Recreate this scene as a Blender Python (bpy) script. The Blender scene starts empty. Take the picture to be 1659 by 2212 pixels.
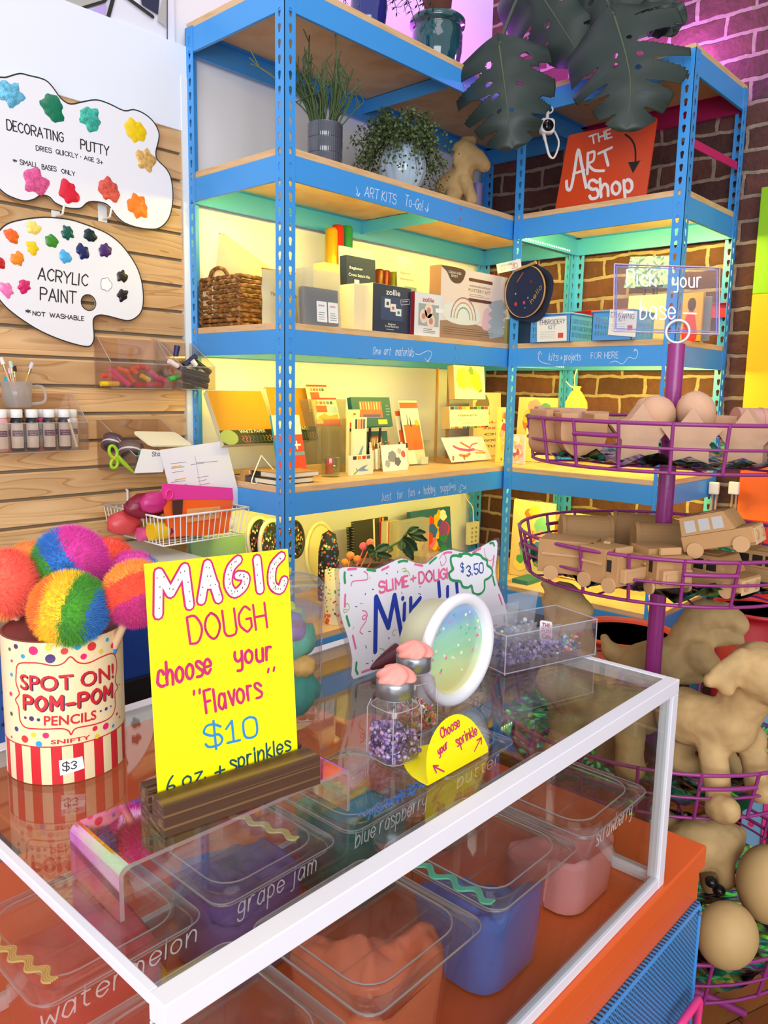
import bpy, math, random
from math import pi, sin, cos, sqrt
from mathutils import Vector, Matrix
from mathutils.geometry import tessellate_polygon
V = Vector
random.seed(7)
SC = bpy.context.scene
COL = SC.collection

# ------------------------------------------------------------------ camera
FPX = 1710.4
CAM = V((-1.43809, -1.70740, 1.39547))
YAW, PIT, ROL = 0.744489, -0.153020, 0.019001
_f = V((cos(YAW)*cos(PIT), sin(YAW)*cos(PIT), sin(PIT)))
_r0 = V((sin(YAW), -cos(YAW), 0)); _u0 = _r0.cross(_f)
_r = _r0*cos(ROL) + _u0*sin(ROL); _u = -_r0*sin(ROL) + _u0*cos(ROL)
cd = bpy.data.cameras.new('camera'); cam = bpy.data.objects.new('camera', cd); COL.objects.link(cam)
cd.sensor_fit = 'VERTICAL'; cd.sensor_height = 36; cd.lens = FPX/2212*36; cd.clip_start = 0.02
cam.matrix_world = Matrix(((_r.x,_u.x,-_f.x,CAM.x),(_r.y,_u.y,-_f.y,CAM.y),(_r.z,_u.z,-_f.z,CAM.z),(0,0,0,1)))
SC.camera = cam
# ------------------------------------------------------------------ light and exposure
vs = SC.view_settings
vs.view_transform = 'Standard'; vs.look = 'None'; vs.gamma = 1; vs.use_curve_mapping = False; vs.exposure = 0.42
SC.cycles.max_bounces = 10; SC.cycles.transparent_max_bounces = 40; SC.cycles.transmission_bounces = 8
SC.cycles.caustics_reflective = False; SC.cycles.caustics_refractive = False
SC.cycles.sample_clamp_indirect = 4
W = bpy.data.worlds.new('world'); SC.world = W; W.use_nodes = True
bg = W.node_tree.nodes['Background']; bg.inputs[0].default_value = (0.93, 0.95, 1.0, 1); bg.inputs[1].default_value = 0.62
def lamp(kind, name, loc, energy, color=(1,1,1), size=1.0, size_y=None, to=None, spread=None, rot=None):
    d = bpy.data.lights.new(name, kind); o = bpy.data.objects.new(name, d); COL.objects.link(o)
    d.energy = energy; d.color = color; o.location = loc
    if kind == 'AREA':
        d.size = size
        if size_y: d.shape = 'RECTANGLE'; d.size_y = size_y
        if spread: d.spread = spread
    else: d.shadow_soft_size = size
    if to is not None: o.rotation_euler = (V(to)-V(loc)).to_track_quat('-Z','Y').to_euler()
    if rot: o.rotation_euler = rot
    return o
lamp('AREA', 'shop_window_light', (-3.2, -3.4, 1.9), 95, (0.90,0.95,1.0), 3.0, 2.0, to=(0.2,0.2,1.1))
lamp('AREA', 'ceiling_light', (-0.6, -1.2, 3.6), 8, (1.0,0.86,0.88), 1.2, 1.2, to=(-0.6,-1.2,0))
YEL = (1.0, 0.84, 0.10)
# ------------------------------------------------------------------ projection helpers (pixel of the photograph -> point on a real plane)
def ray(u, v): return _f + _r*((u-829.5)/FPX) - _u*((v-1106)/FPX)
def proj(p):
    d = V(p)-CAM; w = d.dot(_f); return (829.5+FPX*d.dot(_r)/w, 1106-FPX*d.dot(_u)/w)
def onz(u, v, z): d = ray(u,v); return CAM + d*((z-CAM.z)/d.z)
def onx(u, v, x): d = ray(u,v); return CAM + d*((x-CAM.x)/d.x)
def ony(u, v, y): d = ray(u,v); return CAM + d*((y-CAM.y)/d.y)
def dep(u, v, d): return CAM + ray(u,v)*d
def topz(x, y, v):
    a, b = -1.0, 4.0
    for _ in range(50):
        m = (a+b)/2
        if proj((x,y,m))[1] > v: a = m
        else: b = m
    return a
class PL:
    def __init__(s, o, ex, ey):
        s.o = V(o); s.ex = V(ex).normalized(); s.ey = V(ey); s.ey = (s.ey - s.ex*s.ey.dot(s.ex)).normalized(); s.n = s.ex.cross(s.ey)
    def p(s, a, b, h=0): return s.o + s.ex*a + s.ey*b + s.n*h
    def px(s, u, v):
        d = ray(u,v); q = CAM + d*((s.o-CAM).dot(s.n)/d.dot(s.n)) - s.o
        return (q.dot(s.ex), q.dot(s.ey))
    def off(s, h): return PL(s.o + s.n*h, s.ex, s.ey)
    def mat(s):
        return Matrix(((s.ex.x,s.ey.x,s.n.x,s.o.x),(s.ex.y,s.ey.y,s.n.y,s.o.y),(s.ex.z,s.ey.z,s.n.z,s.o.z),(0,0,0,1)))
def PLy(y, x=0, z=0): return PL((x,y,z),(1,0,0),(0,0,1))
def PLx(x, y=0, z=0): return PL((x,y,z),(0,-1,0),(0,0,1))
def PLz(z, x=0, y=0): return PL((x,y,z),(1,0,0),(0,1,0))
# ------------------------------------------------------------------ materials
def lin(c):
    if isinstance(c, str): c = tuple(int(c[i:i+2],16)/255 for i in (0,2,4))
    return tuple(x/12.92 if x <= 0.04045 else ((x+0.055)/1.055)**2.4 for x in c[:3])
MATS = {}
def newmat(name):
    m = bpy.data.materials.new(name); m.use_nodes = True
    return m, m.node_tree.nodes, m.node_tree.links, m.node_tree.nodes['Principled BSDF']
def mat(col, rough=0.5, metal=0.0, spec=None, emit=0, bump=0, bscale=200, sheen=0, sss=0, vary=0, vscale=8, coat=0):
    key = (col, rough, metal, spec, emit, bump, bscale, sheen, sss, vary, vscale, coat)
    if key in MATS: return MATS[key]
    m, n, l, b = newmat('surface_%s' % col)
    c = lin(col)
    b.inputs['Base Color'].default_value = (*c,1); b.inputs['Roughness'].default_value = rough; b.inputs['Metallic'].default_value = metal
    if spec is not None: b.inputs['Specular IOR Level'].default_value = spec
    if emit: b.inputs['Emission Color'].default_value = (*c,1); b.inputs['Emission Strength'].default_value = emit
    if coat: b.inputs['Coat Weight'].default_value = coat; b.inputs['Coat Roughness'].default_value = 0.05
    if sheen: b.inputs['Sheen Weight'].default_value = sheen
    if sss: b.inputs['Subsurface Weight'].default_value = sss; b.inputs['Subsurface Radius'].default_value = (0.01,0.006,0.005)
    if bump or vary: tc = n.new('ShaderNodeTexCoord')
    if bump:
        t = n.new('ShaderNodeTexNoise'); t.inputs['Scale'].default_value = bscale; l.new(tc.outputs['Object'], t.inputs['Vector'])
        bp = n.new('ShaderNodeBump'); bp.inputs['Strength'].default_value = bump; bp.inputs['Distance'].default_value = 0.002
        l.new(t.outputs[0], bp.inputs['Height']); l.new(bp.outputs[0], b.inputs['Normal'])
    if vary:
        t = n.new('ShaderNodeTexNoise'); t.inputs['Scale'].default_value = vscale; t.inputs['Detail'].default_value = 5; l.new(tc.outputs['Object'], t.inputs['Vector'])
        r = n.new('ShaderNodeValToRGB'); l.new(t.outputs[0], r.inputs[0])
        r.color_ramp.elements[0].color = (*[x*(1-vary) for x in c],1); r.color_ramp.elements[1].color = (*[min(1,x*(1+vary)) for x in c],1)
        r.color_ramp.elements[0].position = 0.3; r.color_ramp.elements[1].position = 0.7
        l.new(r.outputs[0], b.inputs['Base Color'])
    MATS[key] = m; return m
def glass(col='ffffff', refl=1.0, rough=0.02, ior=1.45, haze=0.0):
    """thin clear sheet: straight transmission plus a real Fresnel reflection"""
    key = ('glass', col, refl, rough, ior, haze)
    if key in MATS: return MATS[key]
    m, n, l, b = newmat('clear_%s' % col); n.remove(b); out = n['Material Output']
    tr = n.new('ShaderNodeBsdfTransparent'); tr.inputs[0].default_value = (*lin(col),1)
    gl = n.new('ShaderNodeBsdfGlossy'); gl.inputs['Roughness'].default_value = rough; gl.inputs['Color'].default_value = (1,1,1,1)
    fr = n.new('ShaderNodeFresnel'); fr.inputs['IOR'].default_value = ior
    mx = n.new('ShaderNodeMixShader'); sc = n.new('ShaderNodeMath'); sc.operation = 'MULTIPLY'; sc.inputs[1].default_value = refl
    ge = n.new('ShaderNodeNewGeometry'); im = n.new('ShaderNodeMix'); l.new(ge.outputs['Backfacing'], im.inputs[0]); im.inputs[2].default_value = ior; im.inputs[3].default_value = 1/ior; l.new(im.outputs[0], fr.inputs['IOR'])
    l.new(fr.outputs[0], sc.inputs[0]); l.new(sc.outputs[0], mx.inputs[0]); l.new(tr.outputs[0], mx.inputs[1]); l.new(gl.outputs[0], mx.inputs[2])
    last = mx
    if haze:
        df = n.new('ShaderNodeBsdfDiffuse'); df.inputs[0].default_value = (0.9,0.9,0.92,1)
        tl = n.new('ShaderNodeBsdfTranslucent'); tl.inputs[0].default_value = (0.9,0.9,0.92,1)
        a = n.new('ShaderNodeMixShader'); l.new(df.outputs[0], a.inputs[1]); l.new(tl.outputs[0], a.inputs[2])
        h = n.new('ShaderNodeMixShader'); h.inputs[0].default_value = haze; l.new(mx.outputs[0], h.inputs[1]); l.new(a.outputs[0], h.inputs[2]); last = h
    l.new(last.outputs[0], out.inputs[0]); MATS[key] = m; return m
def tint_film(name='iridescent_acrylic'):
    key = ('tint', name)
    if key in MATS: return MATS[key]
    m, n, l, b = newmat(name); n.remove(b)
    tc = n.new('ShaderNodeTexCoord'); t = n.new('ShaderNodeTexNoise'); t.inputs['Scale'].default_value = 9; l.new(tc.outputs['Object'], t.inputs['Vector'])
    lw = n.new('ShaderNodeLayerWeight'); lw.inputs[0].default_value = 0.5; ad = n.new('ShaderNodeMath'); ad.operation = 'MULTIPLY_ADD'; ad.inputs[1].default_value = 1.2; l.new(t.outputs[0], ad.inputs[0]); l.new(lw.outputs['Facing'], ad.inputs[2])
    fr = n.new('ShaderNodeMath'); fr.operation = 'FRACT'; l.new(ad.outputs[0], fr.inputs[0])
    r = n.new('ShaderNodeValToRGB'); l.new(fr.outputs[0], r.inputs[0]); e = r.color_ramp.elements
    e[0].position = 0; e[0].color = (*lin('ffd0e8'),1); e[1].position = 1; e[1].color = (*lin('ffd0e8'),1)
    for ps, c in ((.2,'f08cf0'),(.4,'d8a0ff'),(.6,'fff0b0'),(.8,'d8f8c8')): q = e.new(ps); q.color = (*lin(c),1)
    tr = n.new('ShaderNodeBsdfTransparent'); mx2 = n.new('ShaderNodeMix'); mx2.data_type = 'RGBA'; mx2.inputs[0].default_value = .45; mx2.inputs[6].default_value = (1,1,1,1); l.new(r.outputs[0], mx2.inputs[7]); l.new(mx2.outputs[2], tr.inputs[0])
    gl = n.new('ShaderNodeBsdfGlossy'); gl.inputs['Roughness'].default_value = .03; l.new(r.outputs[0], gl.inputs[0])
    mx = n.new('ShaderNodeMixShader'); ml = n.new('ShaderNodeMath'); ml.operation = 'MULTIPLY_ADD'; ml.inputs[1].default_value = .5; ml.inputs[2].default_value = .10; l.new(lw.outputs['Fresnel'], ml.inputs[0])
    lw.inputs[0].default_value = .3; l.new(ml.outputs[0], mx.inputs[0]); l.new(tr.outputs[0], mx.inputs[1]); l.new(gl.outputs[0], mx.inputs[2]); l.new(mx.outputs[0], n['Material Output'].inputs[0])
    MATS[key] = m; return m
def film(name='iridescent', clear=0.0, dark='1a2030'):
    """iridescent foil: hue turns with the viewing angle"""
    key = ('film', clear, dark)
    if key in MATS: return MATS[key]
    m, n, l, b = newmat(name)
    lw = n.new('ShaderNodeLayerWeight'); lw.inputs[0].default_value = 0.45
    tc = n.new('ShaderNodeTexCoord'); t = n.new('ShaderNodeTexNoise'); t.inputs['Scale'].default_value = 22; l.new(tc.outputs['Object'], t.inputs['Vector'])
    ad = n.new('ShaderNodeMath'); ad.operation = 'MULTIPLY_ADD'; ad.inputs[1].default_value = 1.1; l.new(t.outputs[0], ad.inputs[0]); l.new(lw.outputs['Facing'], ad.inputs[2])
    fr = n.new('ShaderNodeMath'); fr.operation = 'FRACT'; l.new(ad.outputs[0], fr.inputs[0])
    r = n.new('ShaderNodeValToRGB'); l.new(fr.outputs[0], r.inputs[0]); e = r.color_ramp.elements
    e[0].position = 0; e[0].color = (*lin('3ae0c0'),1); e[1].position = 1; e[1].color = (*lin('46e6d0'),1)
    for ps, c in ((.2,'5a6cf0'),(.38,'c050e8'),(.55,'402a60'),(.7,'f0e070'),(.85,'40f090')):
        q = e.new(ps); q.color = (*lin(c),1)
    b.inputs['Metallic'].default_value = 0.85; b.inputs['Roughness'].default_value = 0.16
    if clear:
        l.new(r.outputs[0], b.inputs['Base Color'])
        tr = n.new('ShaderNodeBsdfTransparent'); mx = n.new('ShaderNodeMixShader'); mx.inputs[0].default_value = 1-clear
        l.new(r.outputs[0], tr.inputs[0])
        l.new(tr.outputs[0], mx.inputs[1]); l.new(b.outputs[0], mx.inputs[2]); l.new(mx.outputs[0], n['Material Output'].inputs[0])
    else:
        t2 = n.new('ShaderNodeTexNoise'); t2.inputs['Scale'].default_value = 12; l.new(tc.outputs['Object'], t2.inputs['Vector'])
        r2 = n.new('ShaderNodeValToRGB'); r2.color_ramp.elements[0].position = .43; r2.color_ramp.elements[1].position = .55; l.new(t2.outputs[0], r2.inputs[0])
        mc = n.new('ShaderNodeMix'); mc.data_type = 'RGBA'; l.new(r2.outputs[0], mc.inputs[0]); mc.inputs[6].default_value = (*lin(dark),1); l.new(r.outputs[0], mc.inputs[7])
        l.new(mc.outputs[2], b.inputs['Base Color'])
    MATS[key] = m; return m
def wood(name, c0, c1, scale=(2,30,30), rough=0.5, rings=6.0, axis=None, bump=0.1):
    key = ('wood', name)
    if key in MATS: return MATS[key]
    m, n, l, b = newmat(name)
    tc = n.new('ShaderNodeTexCoord'); mp = n.new('ShaderNodeMapping'); mp.inputs['Scale'].default_value = scale
    l.new(tc.outputs['Object'], mp.inputs[0])
    t = n.new('ShaderNodeTexNoise'); t.inputs['Scale'].default_value = 1; t.inputs['Detail'].default_value = 3; l.new(mp.outputs[0], t.inputs['Vector'])
    ml = n.new('ShaderNodeMath'); ml.operation = 'MULTIPLY'; ml.inputs[1].default_value = rings; l.new(t.outputs[0], ml.inputs[0])
    fr = n.new('ShaderNodeMath'); fr.operation = 'PINGPONG'; fr.inputs[1].default_value = 0.5; l.new(ml.outputs[0], fr.inputs[0])
    r = n.new('ShaderNodeValToRGB'); l.new(fr.outputs[0], r.inputs[0])
    r.color_ramp.elements[0].color = (*lin(c0),1); r.color_ramp.elements[1].color = (*lin(c1),1); r.color_ramp.elements[0].position = 0.08; r.color_ramp.elements[1].position = 0.36
    l.new(r.outputs[0], b.inputs['Base Color']); b.inputs['Roughness'].default_value = rough
    if bump:
        bp = n.new('ShaderNodeBump'); bp.inputs['Strength'].default_value = bump; bp.inputs['Distance'].default_value = 0.001
        l.new(fr.outputs[0], bp.inputs['Height']); l.new(bp.outputs[0], b.inputs['Normal'])
    MATS[key] = m; return m
# ------------------------------------------------------------------ mesh builder
TM = {}
class M:
    def __init__(s): s.v = []; s.f = []; s.m = []; s.s = []; s.rk = 0
    def add(s, vs, fs, T=None, sm=False, mi=0):
        k = len(s.v)
        s.v += [T @ V(q) for q in vs] if T is not None else [V(q) for q in vs]
        s.f += [tuple(i+k for i in q) for q in fs]; s.m += [mi]*len(fs); s.s += [sm]*len(fs); return s
    def box(s, a, b, T=None, mi=0):
        x0,y0,z0 = a; x1,y1,z1 = b
        return s.add([(x0,y0,z0),(x1,y0,z0),(x1,y1,z0),(x0,y1,z0),(x0,y0,z1),(x1,y0,z1),(x1,y1,z1),(x0,y1,z1)],
            [(0,3,2,1),(4,5,6,7),(0,1,5,4),(1,2,6,5),(2,3,7,6),(3,0,4,7)], T, False, mi)
    def cyl(s, p0, p1, r0, r1=None, n=16, cap=True, T=None, mi=0, sm=True):
        p0, p1 = V(p0), V(p1); r1 = r0 if r1 is None else r1; d = (p1-p0).normalized()
        a = d.orthogonal().normalized(); b = d.cross(a)
        vs = [p+(a*cos(2*pi*i/n)+b*sin(2*pi*i/n))*r for p, r in ((p0,r0),(p1,r1)) for i in range(n)]
        s.add(vs, [(i,(i+1)%n,n+(i+1)%n,n+i) for i in range(n)], T, sm, mi)
        if cap: s.add(vs, [tuple(range(n-1,-1,-1)), tuple(range(n,2*n))], T, False, mi)
        return s
    def tube(s, pts, r, n=8, closed=False, T=None, mi=0, cap=True):
        pts = [V(p) for p in pts]; k = len(pts); rs = r if isinstance(r,(list,tuple)) else [r]*k
        vs = []; a = None
        for i, p in enumerate(pts):
            d = (pts[(i+1)%k]-pts[i-1]) if closed else (pts[min(i+1,k-1)]-pts[max(i-1,0)])
            d = d.normalized() if d.length > 1e-9 else V((0,0,1))
            a = d.orthogonal().normalized() if a is None else (a-d*a.dot(d))
            a = a.normalized() if a.length > 1e-6 else d.orthogonal().normalized()
            b = d.cross(a); vs += [p+(a*cos(2*pi*j/n)+b*sin(2*pi*j/n))*rs[i] for j in range(n)]
        e = k if closed else k-1
        s.add(vs, [(i*n+j, i*n+(j+1)%n, ((i+1)%k)*n+(j+1)%n, ((i+1)%k)*n+j) for i in range(e) for j in range(n)], T, True, mi)
        if cap and not closed: s.add(vs, [tuple(range(n-1,-1,-1)), tuple(range((k-1)*n, k*n))], T, False, mi)
        return s
    def lathe(s, prof, n=32, T=None, mi=0, sm=True, fn=None, sx=1, sy=1):
        vs = []; k = len(prof)
        for r, z in prof:
            for j in range(n):
                t = 2*pi*j/n; q = r*(fn(t,z) if fn else 1); vs.append((q*cos(t)*sx, q*sin(t)*sy, z))
        fs = [(i*n+j, i*n+(j+1)%n, (i+1)*n+(j+1)%n, (i+1)*n+j) for i in range(k-1) for j in range(n)]
        s.add(vs, fs, T, sm, mi)
        if prof[0][0] > 1e-5: s.add(vs[:n], [tuple(range(n-1,-1,-1))], T, False, mi)
        if prof[-1][0] > 1e-5: s.add(vs[-n:], [tuple(range(n))], T, False, mi)
        return s
    def prism(s, poly, z0, z1, T=None, mi=0, holes=(), sm=False, mi2=None):
        loops = [list(poly)] + [list(h) for h in holes]
        flat = [q for lp in loops for q in lp]; k = len(flat)
        tr = tessellate_polygon([[V((x,y,0)) for x, y in lp] for lp in loops])
        up = []
        for t in tr:
            a, b, c = [flat[i] for i in t]
            if (b[0]-a[0])*(c[1]-a[1])-(b[1]-a[1])*(c[0]-a[0]) < 0: t = (t[0],t[2],t[1])
            up.append(tuple(t))
        vs = [(x,y,z0) for x,y in flat] + [(x,y,z1) for x,y in flat]
        s.add(vs, [tuple(i+k for i in t) for t in up], T, False, mi)
        s.add(vs, [tuple(reversed(t)) for t in up], T, False, mi)
        i0 = 0; sd = []
        for li, lp in enumerate(loops):
            q = len(lp); ar = sum(lp[i][0]*lp[(i+1)%q][1]-lp[(i+1)%q][0]*lp[i][1] for i in range(q))
            for i in range(q):
                a, b = i0+i, i0+(i+1)%q
                sd.append((a,b,b+k,a+k) if (ar > 0) == (li == 0) else (b,a,a+k,b+k))
            i0 += q
        return s.add(vs, sd, T, sm, mi if mi2 is None else mi2)
    def sph(s, c, r, nu=16, nv=10, T=None, mi=0, fn=None):
        r = (r,r,r) if not isinstance(r,(tuple,list)) else r; vs = []
        for i in range(nv+1):
            p = pi*i/nv
            for j in range(nu):
                t = 2*pi*j/nu; d = (sin(p)*cos(t), sin(p)*sin(t), cos(p)); k = fn(*d) if fn else 1
                vs.append((c[0]+r[0]*d[0]*k, c[1]+r[1]*d[1]*k, c[2]+r[2]*d[2]*k))
        fs = [(i*nu+j,(i+1)*nu+j,(i+1)*nu+(j+1)%nu,i*nu+(j+1)%nu) for i in range(nv) for j in range(nu)]
        return s.add(vs, fs, T, True, mi)
    def grid(s, fn, nu, nv, T=None, mi=0, sm=True):
        vs = [fn(i/nu, j/nv) for j in range(nv+1) for i in range(nu+1)]
        return s.add(vs, [(j*(nu+1)+i, j*(nu+1)+i+1, (j+1)*(nu+1)+i+1, (j+1)*(nu+1)+i) for j in range(nv) for i in range(nu)], T, sm, mi)
    def rib(s, pl, pts, w, h=0.0004, mi=0, cap=True):
        """an ink stroke of width w along 2-D points of plane pl"""
        ws = w if isinstance(w,(list,tuple)) else [w]*len(pts)
        for i in range(len(pts)-1):
            (x0,y0),(x1,y1) = pts[i], pts[i+1]; dx, dy = x1-x0, y1-y0; q = sqrt(dx*dx+dy*dy)
            if q < 1e-9: continue
            a = ws[i]/2/q; b = ws[i+1]/2/q
            s.rk = (s.rk+1) % 16; hh = h+s.rk*7e-6
            s.add([pl.p(x0+dy*a,y0-dx*a,hh),pl.p(x1+dy*b,y1-dx*b,hh),pl.p(x1-dy*b,y1+dx*b,hh),pl.p(x0-dy*a,y0+dx*a,hh)],[(0,1,2,3)],None,False,mi)
        if cap:
            for (x,y), q in zip(pts, ws):
                s.rk = (s.rk+1) % 16; hh = h+s.rk*7e-6
                s.add([pl.p(x+q/2*cos(pi*j/4),y+q/2*sin(pi*j/4),hh) for j in range(8)],[tuple(range(8))],None,False,mi)
        return s
    def flat(s, pl, pts, h=0.0003, mi=0):
        """a flat patch of paint or paper on plane pl"""
        tr = tessellate_polygon([[V((x,y,0)) for x,y in pts]]); up = []
        for t in tr:
            a, b, c = [pts[i] for i in t]
            up.append(tuple(t) if (b[0]-a[0])*(c[1]-a[1])-(b[1]-a[1])*(c[0]-a[0]) > 0 else (t[0],t[2],t[1]))
        return s.add([pl.p(x,y,h) for x,y in pts], up, None, False, mi)
    def build(s, name, mt, parent=None, world=False, bev=0, sub=0, loc=None, seg=2, flatw=0):
        me = bpy.data.meshes.new(name)
        vs = s.v
        if world and parent is not None and parent in TM: ti = TM[parent].inverted(); vs = [ti @ q for q in vs]
        if loc is not None: vs = [q-V(loc) for q in vs]
        me.from_pydata([tuple(q) for q in vs], [], s.f); me.update()
        for q in (mt if isinstance(mt,(list,tuple)) else [mt]): me.materials.append(q)
        me.polygons.foreach_set('material_index', s.m); me.polygons.foreach_set('use_smooth', s.s)
        o = bpy.data.objects.new(name, me); COL.objects.link(o)
        if loc is not None: o.location = loc
        if parent is not None: o.parent = parent; TM[o] = TM.get(parent, Matrix())
        elif loc is not None: TM[o] = Matrix.Translation(V(loc))
        if bev:
            b = o.modifiers.new('bevel','BEVEL'); b.width = bev; b.segments = seg; b.limit_method = 'ANGLE'; b.angle_limit = 0.7
        if sub:
            b = o.modifiers.new('smooth','SUBSURF'); b.levels = sub; b.render_levels = sub
        return o
def tag(o, label, cat, group=None, kind=None):
    if label: o['label'] = label
    if cat: o['category'] = cat
    if group: o['group'] = group
    if kind: o['kind'] = kind
    return o
def thing(name, label, cat, loc=(0,0,0), rz=0, group=None, rot=None, mw=None):
    o = bpy.data.objects.new(name, None); COL.objects.link(o); o.empty_display_size = 0.02
    if mw is not None: T = mw.copy(); o.matrix_world = T
    else:
        e = rot or (0,0,rz); o.location = loc; o.rotation_euler = e
        from mathutils import Euler
        T = Matrix.Translation(V(loc)) @ Euler(e).to_matrix().to_4x4()
    TM[o] = T; return tag(o, label, cat, group)
def single(m, name, mt, label, cat, group=None, loc=None, **k):
    if loc is None:
        n = len(m.v); c = sum(m.v, V())/n; loc = (c.x, c.y, min(q.z for q in m.v))
    return tag(m.build(name, mt, None, loc=loc, **k), label, cat, group)
def struct(m, name, mt, **k): o = m.build(name, mt, **k); o['kind'] = 'structure'; return o
def dup(root, mw=None, label=None, loc=None, rz=None):
    r = root.copy(); COL.objects.link(r); TM[r] = TM.get(root, Matrix())
    if label: r['label'] = label
    if mw is not None: r.matrix_world = mw; TM[r] = mw.copy()
    if loc is not None: r.location = loc
    if rz is not None: r.rotation_euler = (0,0,rz)
    for ch in list(root.children):
        c = ch.copy(); COL.objects.link(c); c.parent = r
        for g in ch.children:
            d = g.copy(); COL.objects.link(d); d.parent = c
    return r
def RZ(x, y, z, a=0): return Matrix.Translation((x,y,z)) @ Matrix.Rotation(a,4,'Z')
def lerp(a, b, t): return a+(b-a)*t
def spline(pts, k=5, closed=False):
    n = len(pts); out = []; pts = [V(p) for p in pts]
    for i in range(n if closed else n-1):
        g = lambda j: pts[j % n] if closed else pts[min(max(j,0),n-1)]
        p0,p1,p2,p3 = g(i-1),g(i),g(i+1),g(i+2)
        for q in range(k):
            t = q/k; out.append(0.5*((2*p1)+(p2-p0)*t+(2*p0-5*p1+4*p2-p3)*t*t+(3*p1-p0-3*p2+p3)*t**3))
    if not closed: out.append(pts[-1])
    return out
def sp2(pts, k=5, closed=False): return [(p.x,p.y) for p in spline([(a,b,0) for a,b in pts],k,closed)]
def rrect(w, h, r, n=5, cx=0, cy=0):
    out = []
    for sx, sy, a in ((1,1,0),(-1,1,pi/2),(-1,-1,pi),(1,-1,1.5*pi)):
        for i in range(n+1):
            t = a+pi/2*i/n; out.append((cx+sx*(w/2-r)+r*cos(t), cy+sy*(h/2-r)+r*sin(t)))
    return out
def blob(cx, cy, r, seed, n=22, j=0.22):
    g = random.Random(seed); ph = [g.uniform(0,6.28) for _ in range(4)]; am = [g.uniform(0.3,1)*j*(.35,.3,.45,.4)[k] for k in range(4)]
    return [(cx+r*q*cos(t), cy+r*q*sin(t)) for t in [2*pi*i/n for i in range(n)] for q in [1+sum(am[k]*sin((2,3,5,7)[k]*t+ph[k]) for k in range(4))]]
class CYL:
    """side of an upright can as a drawing surface: a = arc length, b = height"""
    def __init__(s, c, r): s.c = V(c); s.r = r; d = CAM-s.c; s.t0 = math.atan2(d.y,d.x)
    def p(s, a, b, h=0):
        t = s.t0 + a/s.r; return V((s.c.x+(s.r+h)*cos(t), s.c.y+(s.r+h)*sin(t), s.c.z+b))
    def px(s, u, v):
        d = ray(u,v); o = CAM-s.c; A = d.x*d.x+d.y*d.y; B = o.x*d.x+o.y*d.y; Cc = o.x*o.x+o.y*o.y-s.r*s.r
        k = (-B-sqrt(max(B*B-A*Cc,0)))/A; q = o+d*k
        t = math.atan2(q.y,q.x)-s.t0; t = (t+pi)%(2*pi)-pi
        return (t*s.r, q.z)
def ZM(ox, oy, k): return lambda x, y: (ox+x/k, oy+y/k)
def loft(m, rings, T=None, mi=0, n=5, cap0=True, cap1=True, sm=True):
    vs = []; k = 4*(n+1)
    for w, h, r, z in rings: vs += [(x,y,z) for x,y in rrect(w,h,r,n)]
    m.add(vs,[(i*k+j,i*k+(j+1)%k,(i+1)*k+(j+1)%k,(i+1)*k+j) for i in range(len(rings)-1) for j in range(k)],T,sm,mi)
    if cap0: m.add(vs[:k],[tuple(range(k-1,-1,-1))],T,False,mi)
    if cap1: m.add(vs[-k:],[tuple(range(k))],T,False,mi)
    return m
from mathutils import noise as NZ
def nz(x, y, z=0): return NZ.noise(V((x,y,z)))
def up_box(name, label, cat, z, pL, pR, vtop, depth, mt, lean=0.0, part='box', group=None, bev=.001, mts=None, only=False, drop=.0004, ypl=None, xpl=None):
    """box standing on height z whose front lower edge runs between two pixels; returns thing, front plane, width, height"""
    if ypl is not None:
        a = ony(*pL,ypl); b = ony(*pR,ypl); z = a.z if z is None else z
    elif xpl is not None:
        a = onx(*pL,xpl); b = onx(*pR,xpl); z = a.z if z is None else z
    else: a = onz(*pL,z); b = onz(*pR,z)
    a.z = b.z = z+drop; ex = (b-a).normalized(); W_ = (b-a).length; ey = V((-ex.y,ex.x,0)); cz = cos(lean); sz = sin(lean)
    H_ = (topz(a.x,a.y,vtop)-z)
    for _ in range(12):
        q = a+V((0,0,cz*H_))+ey*(sz*H_); e = vtop-proj(q)[1]; H_ -= e*(a-CAM).dot(_f)/FPX*.9
    if lean > 0: a = a+V((0,0,depth*sz*0)); 
    up = V((0,0,cz))+ey*sz; n = ex.cross(up)  # towards the viewer
    mw = Matrix(((ex.x,-n.x,up.x,a.x),(ex.y,-n.y,up.y,a.y),(ex.z,-n.z,up.z,a.z+(depth*sz if lean>0 else 0)),(0,0,0,1)))
    t = thing(name, label, cat, mw=mw, group=group)
    g = M(); 
    if mts: g.box((0,.0002,0),(W_,depth,H_),mi=1); g.box((0.0005,0,.0005),(W_-.0005,.0002,H_-.0005),mi=0); mt = mts
    else: g.box((0,0,0),(W_,depth,H_))
    o = g.build(part, mt, t, bev=bev)
    return t, PL(mw.translation, ex, up), W_, H_
def patch(pl, t, x0, y0, x1, y1, col, name='print_patch', W=1, H=1, h=.0004, r=0, mt=None):
    g = M(); g.flat(pl, rrect((x1-x0)*W,(y1-y0)*H,r,4,(x0+x1)/2*W,(y0+y1)/2*H) if r else [(x0*W,y0*H),(x1*W,y0*H),(x1*W,y1*H),(x0*W,y1*H)], h)
    return g.build(name, mt or mat(col,.5), t, world=True)
def lines(pl, t, x0, x1, ys, W, H, col='505050', w=.0012, h=.0006, name='small_print', seed=1):
    g = M(); q = random.Random(seed)
    for y in ys: g.rib(pl,[(x0*W,y*H),(lerp(x0,x1,q.uniform(.6,1))*W,y*H)],w,h,cap=False)
    return g.build(name, mat(col,.6), t, world=True)
def typ(pl, t, text, x0, y, x1, cap, W, H, col, bold=0.0, h=.0007):
    g = M(); typed(g, pl, text, (x0*W,y*H),(x1*W,y*H), cap, h, bold=bold, metric=True); return g.build('lettering', mat(col,.5), t, world=True)
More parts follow.
